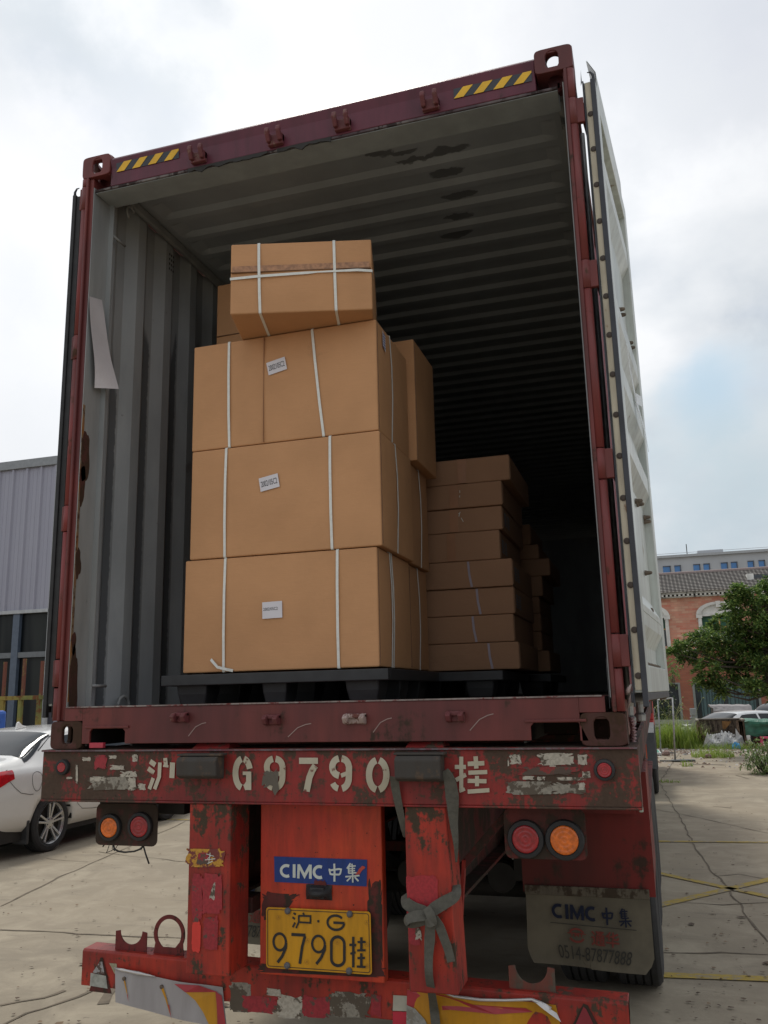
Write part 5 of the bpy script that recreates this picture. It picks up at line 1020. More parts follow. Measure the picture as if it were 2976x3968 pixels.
def car(name, label, cat, loc, rz, S_, paint, axles, R=.335, grp=None, cab=(.62, 3.78), roofw=.60, detail=2, sidewin=(1.05, 3.35), pillars=((2.08, 2.16),)):
    t = thing(name, label, cat, loc, rz, grp); ORG[t.name] = Vector((0, 0, 0)); Lc = S_[-1][0]
    ys = []; y = 0
    while y < Lc: ys.append(y); y += .05
    ys.append(Lc)
    def section(y):
        _, w, zl, zb, zt = smooth_st(S_, y) if .1 < y < Lc-.1 else lerp_st(S_, y)
        arch = 0
        for ya in axles:
            d = abs(y-ya)
            if d < R+.055: arch = max(arch, math.sqrt((R+.055)**2-d*d)+R-.01)
        zc_ = zt-zb; cabf = max(0, min(1, (zc_-.13)/.22))
        wu = (w*.90)*(1-cabf)+(roofw+.03+.10*(1-min(1, zc_/.46)))*cabf; zu = zb+.03+(zt-zb-.03-.07)*cabf
        pts = [(w*.90, zl), (w*.975, zl+.07), (w*.995, zl+.20), (w*1.0, (zl+zb)/2+.05), (w*.992, zb-.12), (w*.965, zb-.03), (w*.93, zb+.004), ((w*.93+wu)/2+.012*cabf, (zb+zu)/2), (wu, zu), (wu*.93, zu+(zt-zu)*.55), (wu*.75, zt-.014), (wu*.4, zt-.003), (0, zt)]
        if arch: pts = [(x, max(z, arch+.001*i)) if i < 5 else (x, z) for i, (x, z) in enumerate(pts)]
        return pts
    secs = [section(y) for y in ys]; m = MB(); m.smooth = True; n = len(secs[0]); vs = []
    for y, s_ in zip(ys, secs): vs += [(x, y, z) for x, z in s_]+[(-x, y, z) for x, z in reversed(s_[:-1])]
    N = 2*n-1; fs = [(k*N+i, k*N+i+1, (k+1)*N+i+1, (k+1)*N+i) for k in range(len(ys)-1) for i in range(N-1)]
    m.add(vs, fs); m.add([vs[i] for i in range(N)], [tuple(range(N))]); m.add([vs[(len(ys)-1)*N+i] for i in range(N)], [tuple(range(N-1, -1, -1))])
    obj('body', m, paint, t, recalc=True)
    m = MB(); m.box(-.82, .82, .25, Lc-.25, .20, .60); obj('underbody', m, M['black'], t)
    def pt(y, q, off=0, side=1):  # q: position index along the section (float)
        s_ = section(y); i = min(int(q), n-2); f = q-i; x = s_[i][0]*(1-f)+s_[i+1][0]*f; z = s_[i][1]*(1-f)+s_[i+1][1]*f
        return Vector((side*(x+off), y, z+off*(.35 if q > 7 else 0)))
    def patch(nm, y0, y1, q0, q1, mat, off=.004, side=1, ny=10, nq=5, shape=None, par=t):
        m = MB(); m.smooth = True
        def fn(a, b):
            y = y0+(y1-y0)*a; qa, qb = (q0, q1) if shape is None else shape(a); return pt(y, qa+(qb-qa)*b, off, side)
        m.grid(fn, ny, nq); return obj(nm, m, mat, par, recalc=False)
    # side glass
    a0, a1 = sidewin; cuts = [a0]+[c for p in pillars for c in p]+[a1]
    for side in (1, -1):
        for k in range(0, len(cuts), 2):
            y0, y1 = cuts[k], cuts[k+1]
            def shp(a, y0=y0, y1=y1):
                y = y0+(y1-y0)*a; e0 = min(1, max(0, (y-a0)/.42)); e1 = min(1, max(0, (a1-y)/.55)); return (6.25, 6.3+1.55*min(1, e0**.7, e1**.7))
            patch('side_window', y0, y1, 0, 0, M['glass'], .004, side, 12, 4, shp)
    # rear and front glass
    for nm, y0, y1 in (('rear_window', cab[0]+.05, cab[0]+.68), ('windscreen', cab[1]-.80, cab[1]-.04)):
        m = MB(); m.smooth = True
        def fn(a, b, y0=y0, y1=y1):
            y = y0+(y1-y0)*b; s_ = -1+2*a; q = 12-4.0*abs(s_)*1.0+.0; p = pt(y, min(12, max(8.2, 12-3.7*abs(s_))), .004, 1 if s_ >= 0 else -1); return (p.x, p.y, p.z+.004)
        m.grid(fn, 14, 8); obj(nm, m, M['glass'], t, recalc=False)
    # wheels
    for ya in axles:
        for side in (1, -1):
            cx = side*(S_[5][1]-.125); ax = (side, 0, 0); m = MB(); rr = R*.72
            m.lathe((cx, ya, R), ax, [(rr*.98, .095), (rr, .10), (rr*1.01, .085), (rr*.95, .07), (rr*.93, -.05), (rr*.9, -.06), (0, -.06)], 36, False); Wl = obj('wheel', m, M['alloy'] if detail > 1 else M['alloy'], t); Wl.data.materials.clear(); Wl.data.materials.append(M['alloy'])
            T = wheel(Wl, (cx, ya, R), ax, R, .215, rr*1.0, tread=4, segs=48)
            m = MB(); m.lathe((cx+side*.02, ya, R), ax, [(rr*.93, 0), (0, .001)], 30); obj('brake_void', m, M['black'], Wl)
            if detail > 1:
                for k in range(5):
                    for dd in (-.17, .17):
                        th = 2*math.pi*k/5+math.pi/2; c0 = Vector((cx+side*.062, ya+.035*math.cos(th+dd*1.5), R+.035*math.sin(th+dd*1.5))); c1 = Vector((cx+side*.090, ya+rr*.96*math.cos(th+dd), R+rr*.96*math.sin(th+dd)))
                        m = MB(); m.obox(c0, c1, .026, .03, (side, 0, 0)); obj('spoke', m, M['alloy'], Wl, .004)
                m = MB(); m.lathe((cx+side*.06, ya, R), ax, [(.075, 0), (.07, .02), (.03, .026), (0, .027)], 20); obj('hub', m, M['alloy'], Wl)
                for k in range(5):
                    th = 2*math.pi*(k+.5)/5+math.pi/2; m = MB(); m.lathe((cx+side*.082, ya+.05*math.cos(th), R+.05*math.sin(th)), ax, [(.011, 0), (.009, .003), (0, .003)], 8); obj('wheel_nut', m, M['black'], Wl)
            # wheel well
            m = MB(); xo, xi = side*(S_[5][1]-.025), side*.45; nn = 20
            m.add([(x, ya+(R+.05)*math.cos(math.pi*i/nn), R+(R+.05)*math.sin(math.pi*i/nn)) for x in (xo, xi) for i in range(nn+1)], [(i, i+1, i+nn+2, i+nn+1) for i in range(nn)]); m.add([(xi, ya-(R+.05), .1), (xi, ya+R+.05, .1), (xi, ya+R+.05, .8), (xi, ya-(R+.05), .8)], [(0, 1, 2, 3)]); obj('wheel_arch', m, M['black'], t, recalc=False)
    # rear lamps
    lr = plain('car tail lamp', (.50, .008, .015), .15, 0, .3, 12, 0, 1)
    for side in (1, -1): patch('tail_lamp', .045, .42, 0, 0, lr, .006, side, 8, 4, (lambda a: (3.25+.95*a, 5.85)))
    return t, pt, patch, section
wc, pt, patch, sec = car('parked_saloon', 'white saloon parked beside the trailer, red tail lamp and five-twin-spoke wheel showing', 'car', (-6.76, 4.93, 0), 0, SEDAN, M['white_car'], (1.10, 3.80))
dk = plain('panel gap', (.05, .05, .05), .7)
def seam(pts, w=.006, side=1):
    m = MB(); P = [pt(y, q, .003, side) for y, q in pts]; m.ribbon(P, w, (side, 0, .15), .001); obj('panel_gap', m, dk, wc)
for side in (1, -1):
    seam([(.36, 6.2), (.30, 5.6), (.33, 5.3)], side=side); seam([(.34, 4.1), (.42, 3.6), (.52, 3.2), (.66, 3.05), (.72, 3.05)], side=side)
    seam([(1.62, 6.1), (1.60, 5), (1.56, 4), (1.52, 3), (1.56, 2.2), (1.66, 1.8), (1.9, 1.6), (2.4, 1.55), (3.2, 1.6), (3.3, 2.2), (3.34, 4), (3.36, 6)], side=side); seam([(2.13, 6.1), (2.13, 4.5), (2.12, 3), (2.12, 1.6)], side=side)
    m = MB(); m.ribbon([pt(.78+.085*math.cos(a_), 3.95+.75*math.sin(a_), .003, side) for a_ in [2*math.pi*i/24 for i in range(25)]], .005, (side, 0, 0), .001); obj('fuel_door_gap', m, dk, wc)
    m = MB(); c = pt(.62, 0, 0, side); m.box(*sorted((side*.70, side*.90)), .66, .70, .15, .42); obj('splash_guard', m, M['plast'], wc, .01)
    m = MB(); m.add([tuple(pt(y, q, .010, side)) for y, q in ((1.75, 5.3), (1.95, 5.3), (1.95, 5.0), (1.75, 5.0))], [(0, 1, 2, 3)]); obj('door_handle', m, M['white_car'], wc, recalc=False)
    seam([(1.0, 8.05), (1.3, 8.15), (2.0, 8.2), (2.8, 8.1), (3.4, 7.4)], .018, side)
m = MB(); m.prism([(1.42, 1.435), (1.62, 1.46), (1.60, 1.475), (1.53, 1.49), (1.47, 1.535), (1.44, 1.52)], 'x', -.012, .012); obj('roof_fin', m, M['white_car'], wc, .004)
m = MB(); m.box(-.74, .74, .02, .3, .30, .44); obj('rear_valance', m, M['plast'], wc, .02)
car('parked_saloon', 'silver saloon parked behind the rubbish crate, tail lamp to the left', 'car', (2.40, 27.4, -.50), R_(-52), SEDAN, M['silver_car'], (1.05, 3.75), detail=1)
car('parked_suv', 'pale silver sport utility car parked behind the silver saloon', 'car', (4.95, 31.6, -.50), R_(-58), SUV, M['silver_car'], (.92, 3.65), R=.37, cab=(.10, 3.55), detail=1, sidewin=(.45, 3.2), pillars=((1.15, 1.25), (2.1, 2.2)), roofw=.66)
# covered vehicle
m = MB()
def cov(a, b):
    x = 3.55+1.5*a; prof = [(-.55, 0), (.80, .05), (1.0, .25), (1.03, .7), (1.04, 1.2), (.9, 1.6), (-.55, 1.7)]; i = min(5, int(b*6)); f = b*6-i; z = prof[i][0]*(1-f)+prof[i+1][0]*f; y = 35.5+prof[i][1]*(1-f)+prof[i+1][1]*f
    return (x-.12*(1-a)*(z > .9), y+.05*nz(a*9, b*3), z+.03*nz(a*7, b*5, 2)-.03*a)
m.grid(cov, 30, 24); tag(obj('covered_vehicle', m, plain('grey vehicle cover', (.25, .235, .235), .8, 0, .15, 2), recalc=False), 'low vehicle under a wrinkled grey cover in front of the curtained window', 'covered vehicle')
# ------------------------------------------------------------------ tractor unit in front of the container
tu = thing('tractor_truck', 'red truck tractor ahead of the container, mostly hidden, rear wheel and grey mudguard showing', 'truck', (0, 14, 0))
RC = plain('tractor red paint', (.40, .02, .02), .35, 0, .1, 3, 0, .4)
for y in (12.85, 14.15, 17.0):
    for sx in (-1, 1):
        truckwheel(tu, sx*1.10, y, sx, .29, .52)
        if y < 17: truckwheel(tu, sx*.78, y, -sx, .29, .52)
for sx in (-1, 1):
    for yc in (12.85, 14.15):
        m = MB(); pr_ = [(yc+.60*math.cos(R_(a)), .52+.62*math.sin(R_(a))) for a in (12, 30, 50, 70, 90, 110, 130, 150, 172, 186)]; pi_ = [(yc+(p[0]-yc)*.975, .52+(p[1]-.52)*.975) for p in pr_]
        m.prism(pr_+pi_[::-1], 'x', *sorted((sx*.62, sx*1.24))); MG = obj('mudguard', m, plain('grey mudguard', (.085, .095, .105), .55, 0, .1), tu)
        m = MB(); m.box(*sorted((sx*.62, sx*1.24)), yc-.615, yc-.605, .50, 1.02); m.box(*sorted((sx*.62, sx*1.24)), yc-.615, yc-.45, 1.02, 1.04); obj('mudguard_skirt', m, plain('grey mudguard', (.085, .095, .105), .55, 0, .1), tu)
    m = MB(); q = at(1376, 1597, 'y', 12.22), at(1386, 1640, 'y', 12.22); m.box(*sorted((sx*1.0, sx*1.10)), 12.20, 12.23, q[1].z, q[0].z); obj('marker_lamp', m, plain('orange marker', (.60, .09, .02), .4), tu, .005)
    m = MB(); m.box(*sorted((sx*.38, sx*.46)), 12.0, 18.3, .78, 1.02); obj('frame_rail', m, M['black'], tu); m = MB(); m.box(*sorted((sx*.6, sx*1.2)), 15.0, 16.2, .45, 1.05); obj('fuel_tank', m, M['steel'], tu, .05)
m = MB(); m.prism([(15.9, 1.0), (15.9, 3.55), (17.6, 3.75), (18.1, 3.3), (18.35, 2.1), (18.4, .5), (17.6, .5), (17.5, 1.1), (16.5, 1.1), (16.4, 1.0)], 'x', -1.24, 1.24); obj('cab', m, RC, tu, .04)
m = MB(); m.box(-1.12, 1.12, 18.20, 18.34, 2.2, 3.1); obj('windscreen', m, M['glass'], tu)
m = MB(); m.box(.55, 1.25, 14.9, 15.4, 1.15, 1.75); obj('air_cleaner', m, RC, tu, .03); m = MB(); m.box(-.5, .5, 12.3, 13.6, 1.02, 1.12); obj('fifth_wheel', m, M['black'], tu, .01)
# ribbed pinkish strip curling on the container's right side
m = MB()
def rb(a, b):
    p = at(1357+12*a, 1549+70*b, 'y', .30); return (p.x+.004*math.sin(b*60)*(1 if a > .1 else 0)+.008*math.sin(b*3), .30-.02*math.sin(a*3)+.02*math.cos(b*60)*a, p.z)
m.grid(rb, 6, 70); obj('ribbed_strip', m, worn('faded pink strip', (.42, .27, .27), (.16, .08, .06), .35, 14, None, .6), ct, recalc=False)
m = MB(); m.tube([at(1352, 1500, 'y', .05), at(1358, 1492, 'y', .04), at(1364, 1478, 'y', .03)], [.004, .012, .003], 6); m.tube([at(1355, 1530, 'y', .06), at(1362, 1510, 'y', .05), at(1366, 1492, 'y', .04)], [.003, .008, .002], 6); obj('curled_sticker', m, plain('faded curled film', (.50, .40, .38), .5), ct)
# ------------------------------------------------------------------ warehouse at the left
YW = 17.0; wh = thing('warehouse', 'warehouse clad in pale lilac-grey ribbed metal above dark glazing, far left', 'building', tuple(at(60, 1560, 'y', YW)))
pt0, pt1 = at(-60, 1001, 'y', YW), at(150, 988, 'y', YW); zt = at(60, 994, 'y', YW).z; zc0 = at(50, 1318, 'y', YW).z; xL = at(-500, 1200, 'y', YW).x; xR = at(107, 1318, 'y', YW).x
def clad():
    s = NT('lilac grey cladding'); n = s.noise(s.pos((1, 1, .3)), 1.5, 4); s.col(s.mix(n, (.27, .27, .33), (.32, .32, .375))); s.set(Roughness=.45, Metallic=.1); return s.m
m = MB(); x = xR; pr_ = [(xR, YW)]
while x > xL: pr_ += [(x-.012, YW-.055), (x-.070, YW-.055), (x-.085, YW), (x-.20, YW), (x-.21, YW-.010), (x-.235, YW-.010), (x-.245, YW), (x-.34, YW), (x-.35, YW-.01), (x-.375, YW-.01), (x-.385, YW), (x-.48, YW)]; x -= .50
n = len(pr_); m.add([(p[0], p[1], z) for z in (zc0, zt) for p in pr_], [(i, i+1, i+1+n, i+n) for i in range(n-1)]); obj('cladding', m, clad(), wh, recalc=False)
m = MB(); m.box(xL, xR+.02, YW+.01, YW+18, 0, zt); 
wallm = MB(); wallm.box(xL, xR-.05, YW+.5, YW+18, zc0, zt-.05); wallm.box(xL, xL+.2, YW, YW+18, 0, zc0); wallm.box(xR-.25, xR-.05, YW+.5, YW+18, 0, zc0); obj('wall', wallm, clad(), wh)
m = MB(); m.box(xL, xR+.10, YW-.10, YW+.05, zt-.26, zt+.0); obj('parapet_trim', m, plain('grey flashing', (.22, .23, .24), .4, .2), wh, .01); m = MB(); m.box(xL, xR+.08, YW-.07, YW+.05, zc0-.10, zc0); m.box(xR+.0, xR+.10, YW-.07, YW+.05, -.0, zt-.261); obj('drip_trim', m, plain('pale flashing', (.36, .37, .38), .4, .2), wh, .005)
gl = NT('warehouse glass'); gn = gl.noise(gl.pos((1.6, 1, .12)), .8, 3); gl.col(gl.mix(gl.ramp(gn, .42, .6), (.006, .008, .010), (.024, .027, .026))); gl.set(Roughness=.3); gl.b.inputs['Specular IOR Level'].default_value = .15
m = MB(); m.box(xL+.2, xR, YW+.10, YW+.12, 0, zc0); obj('glazing', m, gl.m, wh); fm = plain('blue grey mullion', (.075, .10, .14), .5)
for u in (30, -110, -250): p = at(u, 1430, 'y', YW); m = MB(); m.box(p.x-.11, p.x+.11, YW-.02, YW+.099, 0, zc0-.10); obj('mullion', m, fm, wh)
z = at(50, 1415, 'y', YW).z; m = MB(); m.box(xL+.2, xR-.002, YW-.0, YW+.095, z-.07, z+.08); obj('transom', m, plain('grey transom', (.13, .14, .15), .5), wh)
rk = thing('steel_rack', 'rusty yellow and green steel rack with upright stakes in front of the dark glazing', 'rack', (at(40, 1560, 'y', 13).x, 13, 0)); RY = worn('rusty yellow rack paint', (.26, .20, .045), (.14, .055, .02), .5, 3, (.12, .17, .05), .7)
za = at(50, 1508, 'y', 13).z; m = MB(); m.box(at(-200, 1508, 'y', 13).x, at(110, 1508, 'y', 13).x, 12.95, 13.05, za-.04, za+.05); obj('top_rail', m, RY, rk, .005)
for u in (5, 44, 84, -40, -90): p = at(u, 1530, 'y', 13); m = MB(); m.box(p.x-.045, p.x+.045, 12.96, 13.04, 0, za-.04); obj('post', m, RY, rk)
for u, v in ((8, 1430), (50, 1423), (89, 1428)): p = at(u, 1500, 'y', 13); zz = at(u, v, 'y', 13).z; m = MB(); m.box(p.x-.04, p.x+.02, 12.97, 13.03, za+.05, zz); obj('stake', m, worn('rust stake', (.14, .035, .02), (.18, .14, .05), .4, 3), rk)
m = MB(); c = at(-2, 1535, 'y', 11); m.box(c.x-.4, c.x+.035, 10.9, 11.2, 0, c.z+.0); tag(obj('blue_drum', m, plain('blue plastic', (.02, .10, .42), .4), None, .06), 'blue plastic container edge at the far left behind the white saloon', 'container')
# ------------------------------------------------------------------ brick building at the right
YB_ = 55.0; ZG = -.45
P_ = lambda u, v: at(u, v, 'y', YB_)
bb = thing('brick_building', 'two-storey orange brick building with grey tiled roof and white arched window surrounds', 'building', (6, YB_, ZG))
def brickmat(name, c1, c2, mortar, sx, sz):
    s = NT(name); xyz = s.sep(s.pos()); cb_ = s.n('ShaderNodeCombineXYZ'); s.l(xyz[0], cb_.inputs[0]); s.l(xyz[2], cb_.inputs[1]); b = s.n('ShaderNodeTexBrick'); s.l(cb_.outputs[0], b.inputs[0]); b.offset = .5
    b.inputs['Color1'].default_value = (*c1, 1); b.inputs['Color2'].default_value = (*c2, 1); b.inputs['Mortar'].default_value = (*mortar, 1); b.inputs['Scale'].default_value = 1; b.inputs['Brick Width'].default_value = sx; b.inputs['Row Height'].default_value = sz; b.inputs['Mortar Size'].default_value = .012
    n = s.noise(s.pos(), .8, 4); s.col(s.mix(s.ramp(n, .3, .7, 0, .35), b.outputs[0], (.20, .09, .06))); s.set(Roughness=.85); return s.m
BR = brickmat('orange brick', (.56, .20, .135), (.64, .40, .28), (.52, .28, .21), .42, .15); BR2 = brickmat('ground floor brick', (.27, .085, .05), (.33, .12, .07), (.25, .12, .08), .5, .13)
zco = P_(1450, 1409).z; zev = P_(1500, 1290).z; X0 = -3.0; X1 = 26.0
wpos = []; w0 = P_(1520, 1380).x; w1 = P_(1597, 1380).x; pitch = w0-P_(1440, 1380).x + (w1-w0)
wz0 = P_(1540, 1392).z; wz1 = P_(1556, 1329).z; archt = P_(1556, 1300).z
wins = [(w0+k*pitch, w1+k*pitch) for k in (-2, -1, 0, 1, 2, 3) if X0 < w0+k*pitch < X1-2]
def wallwithholes(z0, z1, holes, y0, y1, mat, nm):
    m = MB(); x = X0
    for (a, b, c, d) in holes:
        m.box(x, a, y0, y1, z0, z1); m.box(a, b, y0, y1, z0, c); m.box(a, b, y0, y1, d, z1); x = b
    m.box(x, X1, y0, y1, z0, z1); return obj(nm, m, mat, bb)
wallwithholes(zco+.06, zev, [(a, b, wz0, wz1) for a, b in wins], YB_, YB_+.3, BR, 'wall')
g0 = P_(1430, 1480).x; g = [(g0-2.2, P_(1471, 1500).x), (P_(1497, 1500).x, P_(1643, 1500).x), (P_(1643, 1500).x+.7, P_(1643, 1500).x+5.5), (P_(1643, 1500).x+6.4, P_(1643, 1500).x+11)]
gt = P_(1560, 1472).z
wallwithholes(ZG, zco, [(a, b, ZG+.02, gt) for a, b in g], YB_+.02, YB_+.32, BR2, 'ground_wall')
m = MB(); m.box(X0, X1, YB_-.10, YB_+.35, zco, zco+.12); obj('string_course', m, plain('pale render', (.36, .33, .29), .8, 0, .15), bb)
WS = plain('weathered white render', (.60, .60, .57), .75, 0, .2, 2)
m = MB(); m.box(X0, X1, YB_-.35, YB_+.3, zev, zev+.08); m.box(X0, X1, YB_-.5, YB_+.3, zev+.20, zev+.36); obj('cornice', m, worn('stained cornice', (.52, .52, .48), (.10, .10, .09), .40, 1.5, (.40, .40, .37), .8, .8), bb)
x = X0
m = MB()
while x < X1: m.box(x, x+.13, YB_-.45, YB_+.2, zev+.08, zev+.20); x += .26
obj('dentils', m, WS, bb)
CU = plain('teal curtain', (.085, .14, .14), .8, 0, .1); 
for (a, b) in wins:
    W_ = MB(); mid = (a+b)/2
    for sx, e in ((-1, a), (1, b)):
        W_.box(e-.22 if sx < 0 else e, e if sx < 0 else e+.22, YB_-.10, YB_+.0, wz0-.1, wz1+.0); W_.box(e-.32 if sx < 0 else e-.04, e+.04 if sx < 0 else e+.32, YB_-.17, YB_, wz1-.12, wz1+.14); W_.box(e-.17 if sx < 0 else e+.05, e-.05 if sx < 0 else e+.17, YB_-.14, YB_-.10, wz1-.55, wz1-.12)
        W_.box(e-.28 if sx < 0 else e-.02, e+.02 if sx < 0 else e+.28, YB_-.15, YB_, wz0-.2, wz0-.05)
    hw = (b-a)/2+.30; hh = archt-wz1-.10; N = 18
    def ar(r, k): t = math.pi*k/N; return (mid+hw*r*math.cos(t), wz1+.12+(hh)*r*math.sin(t)+(0 if r > .9 else 0))
    outer = [ar(1.0, k) for k in range(N+1)]; inner = [ar(.78, k) for k in range(N, -1, -1)]; W_.prism(outer+inner, 'y', YB_-.20, YB_-.0)
    W_.prism([ar(.79, k) for k in range(N+1)], 'y', YB_-.06, YB_); W_.box(a, b, YB_-.12, YB_+.02, wz1-.02, wz1+.12); W_.box(mid-.14, mid+.14, YB_-.26, YB_-.05, archt-.34, archt+.05)
    S1 = obj('window_surround', W_, WS, bb)
    m = MB(); zc_ = wz0+(wz1-wz0)*.58; m.box(a, b, YB_+.12, YB_+.16, zc_, zc_+.08); m.box(mid-.04, mid+.04, YB_+.12, YB_+.16, wz0, wz1); obj('window_frame', m, plain('ochre window frame', (.45, .26, .08), .5), bb)
    m = MB(); m.box(a, b, YB_+.20, YB_+.21, wz0, wz1); obj('window_pane', m, plain('dark window glass', (.03, .04, .04), .15), bb); m = MB(); m.box(a+.02, b-.02, YB_+.185, YB_+.195, zc_+.06, wz1-.01); obj('green_blind', m, plain('green blind', (.02, .09, .055), .7), bb)
for k, (a, b) in enumerate(g):
    m = MB(); m.box(a, b, YB_+.22, YB_+.24, ZG+.02, gt); obj('shop_glass', m, plain('dark shop glass', (.018, .026, .028), .12), bb)
    m = MB(); m.box(a, a+.14, YB_+.0, YB_+.10, ZG+.02, gt); m.box(b-.14, b, YB_+.0, YB_+.10, ZG+.02, gt); m.box(a+.14, b-.14, YB_+.0, YB_+.10, gt-.10, gt); obj('shop_frame', m, plain('grey green frame', (.20, .22, .20), .6), bb)
    if k > 0:
        m = MB(); n = 90
        for (xa, xb) in ((a+.45, a+(b-a)*.45), (a+(b-a)*.52, b-.3)):
            m.grid(lambda s_, t_: (xa+(xb-xa)*s_, YB_+.19-.035*math.sin(s_*46+2*nz(s_*5)), ZG+.1+(gt-ZG-.25)*t_), n, 1)
        obj('curtain', m, plain('teal curtain', (.15, .215, .215), .8, 0, .15, 1), bb, recalc=False)
# tiled roof slope; shade between rows and rolls is put into the colour
zr0 = zev+.36; yr1 = YB_+3.2; zr1 = at(1500, 1239, 'y', yr1).z; NR = 12; tm = NT('grey clay tiles'); xyz = tm.sep(tm.pos()); w_ = tm.math('SINE', tm.math('MULTIPLY', xyz[0], 2*math.pi/.24)); nn_ = tm.noise(tm.pos(), 2.5, 5); rw_ = tm.math('FRACT', tm.math('DIVIDE', tm.math('SUBTRACT', xyz[2], zr0-.03), (zr1-zr0)/NR)); cA = tm.mix(tm.ramp(w_, -.5, .6, .45, 1), (.03, .026, .026), (.42, .39, .36)); tm.col(tm.mix(tm.ramp(rw_, .62, .72), cA, (.03, .027, .027))); tm.set(Roughness=.85); tm.bump(w_, .6, .05)
m = MB()
for k in range(NR):
    f0, f1 = k/NR, (k+1)/NR; y0, y1 = YB_-.6+(yr1-YB_+.6)*f0, YB_-.6+(yr1-YB_+.6)*f1; z0, z1 = zr0+(zr1-zr0)*f0, zr0+(zr1-zr0)*f1
    m.prism([(y0, z0+.11), (y1+.1, z1+.05), (y1+.1, z1-.05), (y0, z0-.05)], 'x', X0, X1)
m.prism([(yr1, zr1), (yr1+5.6, zr1-1.5), (yr1+5.6, zr1-1.6), (yr1, zr1-.2)], 'x', X0, X1); RF = obj('tiled_roof', m, tm.m, bb)
m = MB(); m.tube([(X0, yr1, zr1+.06), (X1, yr1, zr1+.06)], .14, 10); obj('ridge_tiles', m, plain('ridge tiles', (.24, .19, .18), .8), bb)
q0, q1 = at(1625, 1268, 'y', YB_+1.0), at(1672, 1241, 'y', YB_+1.0); m = MB(); m.box(q0.x-.25, q0.x+.15, YB_+.9, YB_+2.4, q0.z-.6, q1.z+.15); obj('roof_light_side', m, WS, bb); m = MB(); m.box(q0.x+.15, q0.x+2.2, YB_+1.0, YB_+2.4, q0.z-.6, q1.z+.05); obj('roof_light', m, plain('dark roof light', (.03, .04, .05), .2), bb)
m = MB(); m.box(X0, X1, YB_+.4, YB_+11, ZG, zr0-.15); obj('inner_block', m, plain('dim interior', (.03, .03, .03), .9), bb)
c = P_(1504, 1404.5); m = MB(); m.lathe((c.x, YB_-.3, c.z), (0, 0, 1), [(0, -.11), (.08, -.08), (.12, 0), (.08, .08), (0, .11)], 12); tag(obj('wall_lamp', m, plain('white globe', (.6, .6, .58), .4), origin=(c.x, YB_-.3, c.z)), 'round white globe lamp on the brick wall above the string course', 'lamp')
# grey office block far behind
YG = 120.; gb = thing('office_block', 'long grey office block with blue windows beyond the tiled roof', 'building', (20, YG, 0)); zt = at(1540, 1194, 'y', YG).z; GY = plain('grey stone cladding', (.38, .395, .415), .7, 0, .08, .3)
m = MB(); xa = at(1380, 1200, 'y', YG).x; m.box(xa-20, xa+70, YG, YG+18, 0, zt); obj('wall', m, GY, gb); m = MB(); m.box(xa-20, xa+70, YG-.4, YG, zt-.35, zt); obj('parapet', m, plain('grey parapet', (.34, .355, .37), .7), gb)
zw0, zw1 = at(1500, 1237, 'y', YG).z-1.2, at(1500, 1219, 'y', YG).z
pairs = [(1432, 1449), (1457, 1471), (1498, 1513), (1520, 1534), (1558, 1573), (1580, 1594), (1616, 1630), (1640, 1654), (1676, 1690), (1698, 1712), (1380, 1392), (1400, 1412)]
for fl_ in range(4):
    for (ua, ub) in pairs:
        x0_, x1_ = at(ua, 1228, 'y', YG).x, at(ub, 1228, 'y', YG).x; dz = -3.9*fl_; m = MB(); m.box(x0_, x1_, YG-.06, YG-.02, zw0+dz, zw1+dz); Wn = obj('window', m, plain('blue window glass', (.045, .16, .38), .15, 0, .15, .4), gb)
        m = MB(); m.box(x0_, x1_, YG-.14, YG-.08, zw0+dz+1.15, zw0+dz+1.27); m.box(x1_-.12, x1_, YG-.14, YG-.08, zw0+dz, zw1+dz); m.box(x0_, x1_, YG-.14, YG-.08, zw1+dz-.12, zw1+dz); obj('window_frame', m, plain('dark window frame', (.06, .07, .09), .5), Wn)
for ua, ub, v in ((1507, 1562, 1189), (1571, 1640, 1192)): a_, b_ = at(ua, 1194, 'y', YG+4), at(ub, v, 'y', YG+4); m = MB(); m.box(a_.x, b_.x, YG+4, YG+10, zt-.2, b_.z+.2); obj('roof_house', m, GY, gb)
m = MB(); c = at(1484, 1194, 'y', YG+1); m.tube([(c.x, YG+1, zt), (c.x, YG+1, zt+1.6)], .06, 6); obj('mast', m, M['black'], gb); m = MB(); m.tube([(xa, YG+.5, zt+.35), (xa+60, YG+.5, zt+.35)], .03, 6); obj('roof_rail', m, GY, gb)
# ------------------------------------------------------------------ things in the yard at the right
c9 = lambda u, v: ((2560+u*.2508)/K, (2650+v*.2508)/K)
c7 = lambda u, v: ((2400+u*.3472)/K, (2600+v*.3472)/K)
# wire frame stand
st = thing('frame_stand', 'bent grey tube frame standing on flat bars beside the open door', 'frame', tuple(at(1458, 1645, 'z', 0)))
pa, pb = G(1428, 1626), G(1458.5, 1645.5); za_ = at(1420, 1512, 'y', pa.y).z; zb_ = at(1450, 1511, 'y', pb.y).z; ta = at(1421, 1512, 'y', pa.y); tb = at(1453, 1508, 'y', pb.y)
for a_, b_ in ((pa, ta), (pb, tb)): m = MB(); m.tube([a_, b_], .020, 8); obj('upright_tube', m, M['steel'], st)
m = MB(); m.tube([ta, tb], .020, 8); obj('top_tube', m, M['steel'], st)
m = MB(); m.obox(pb+Vector((-.08, -.0, .03)), pb+Vector((.46, .05, .03)), .20, .04); obj('base_plate', m, plain('dark grey base', (.10, .11, .11), .6), st); m = MB(); m.tube([pb+Vector((-.36, -.12, .03)), pb+Vector((.3, -.10, .03))], .02, 6); m.tube([G(1426, 1627)+Vector((0, 0, .02)), G(1455, 1628)+Vector((0, 0, .02))], .018, 6); obj('base_bar', m, plain('dark grey base', (.10, .11, .11), .6), st)
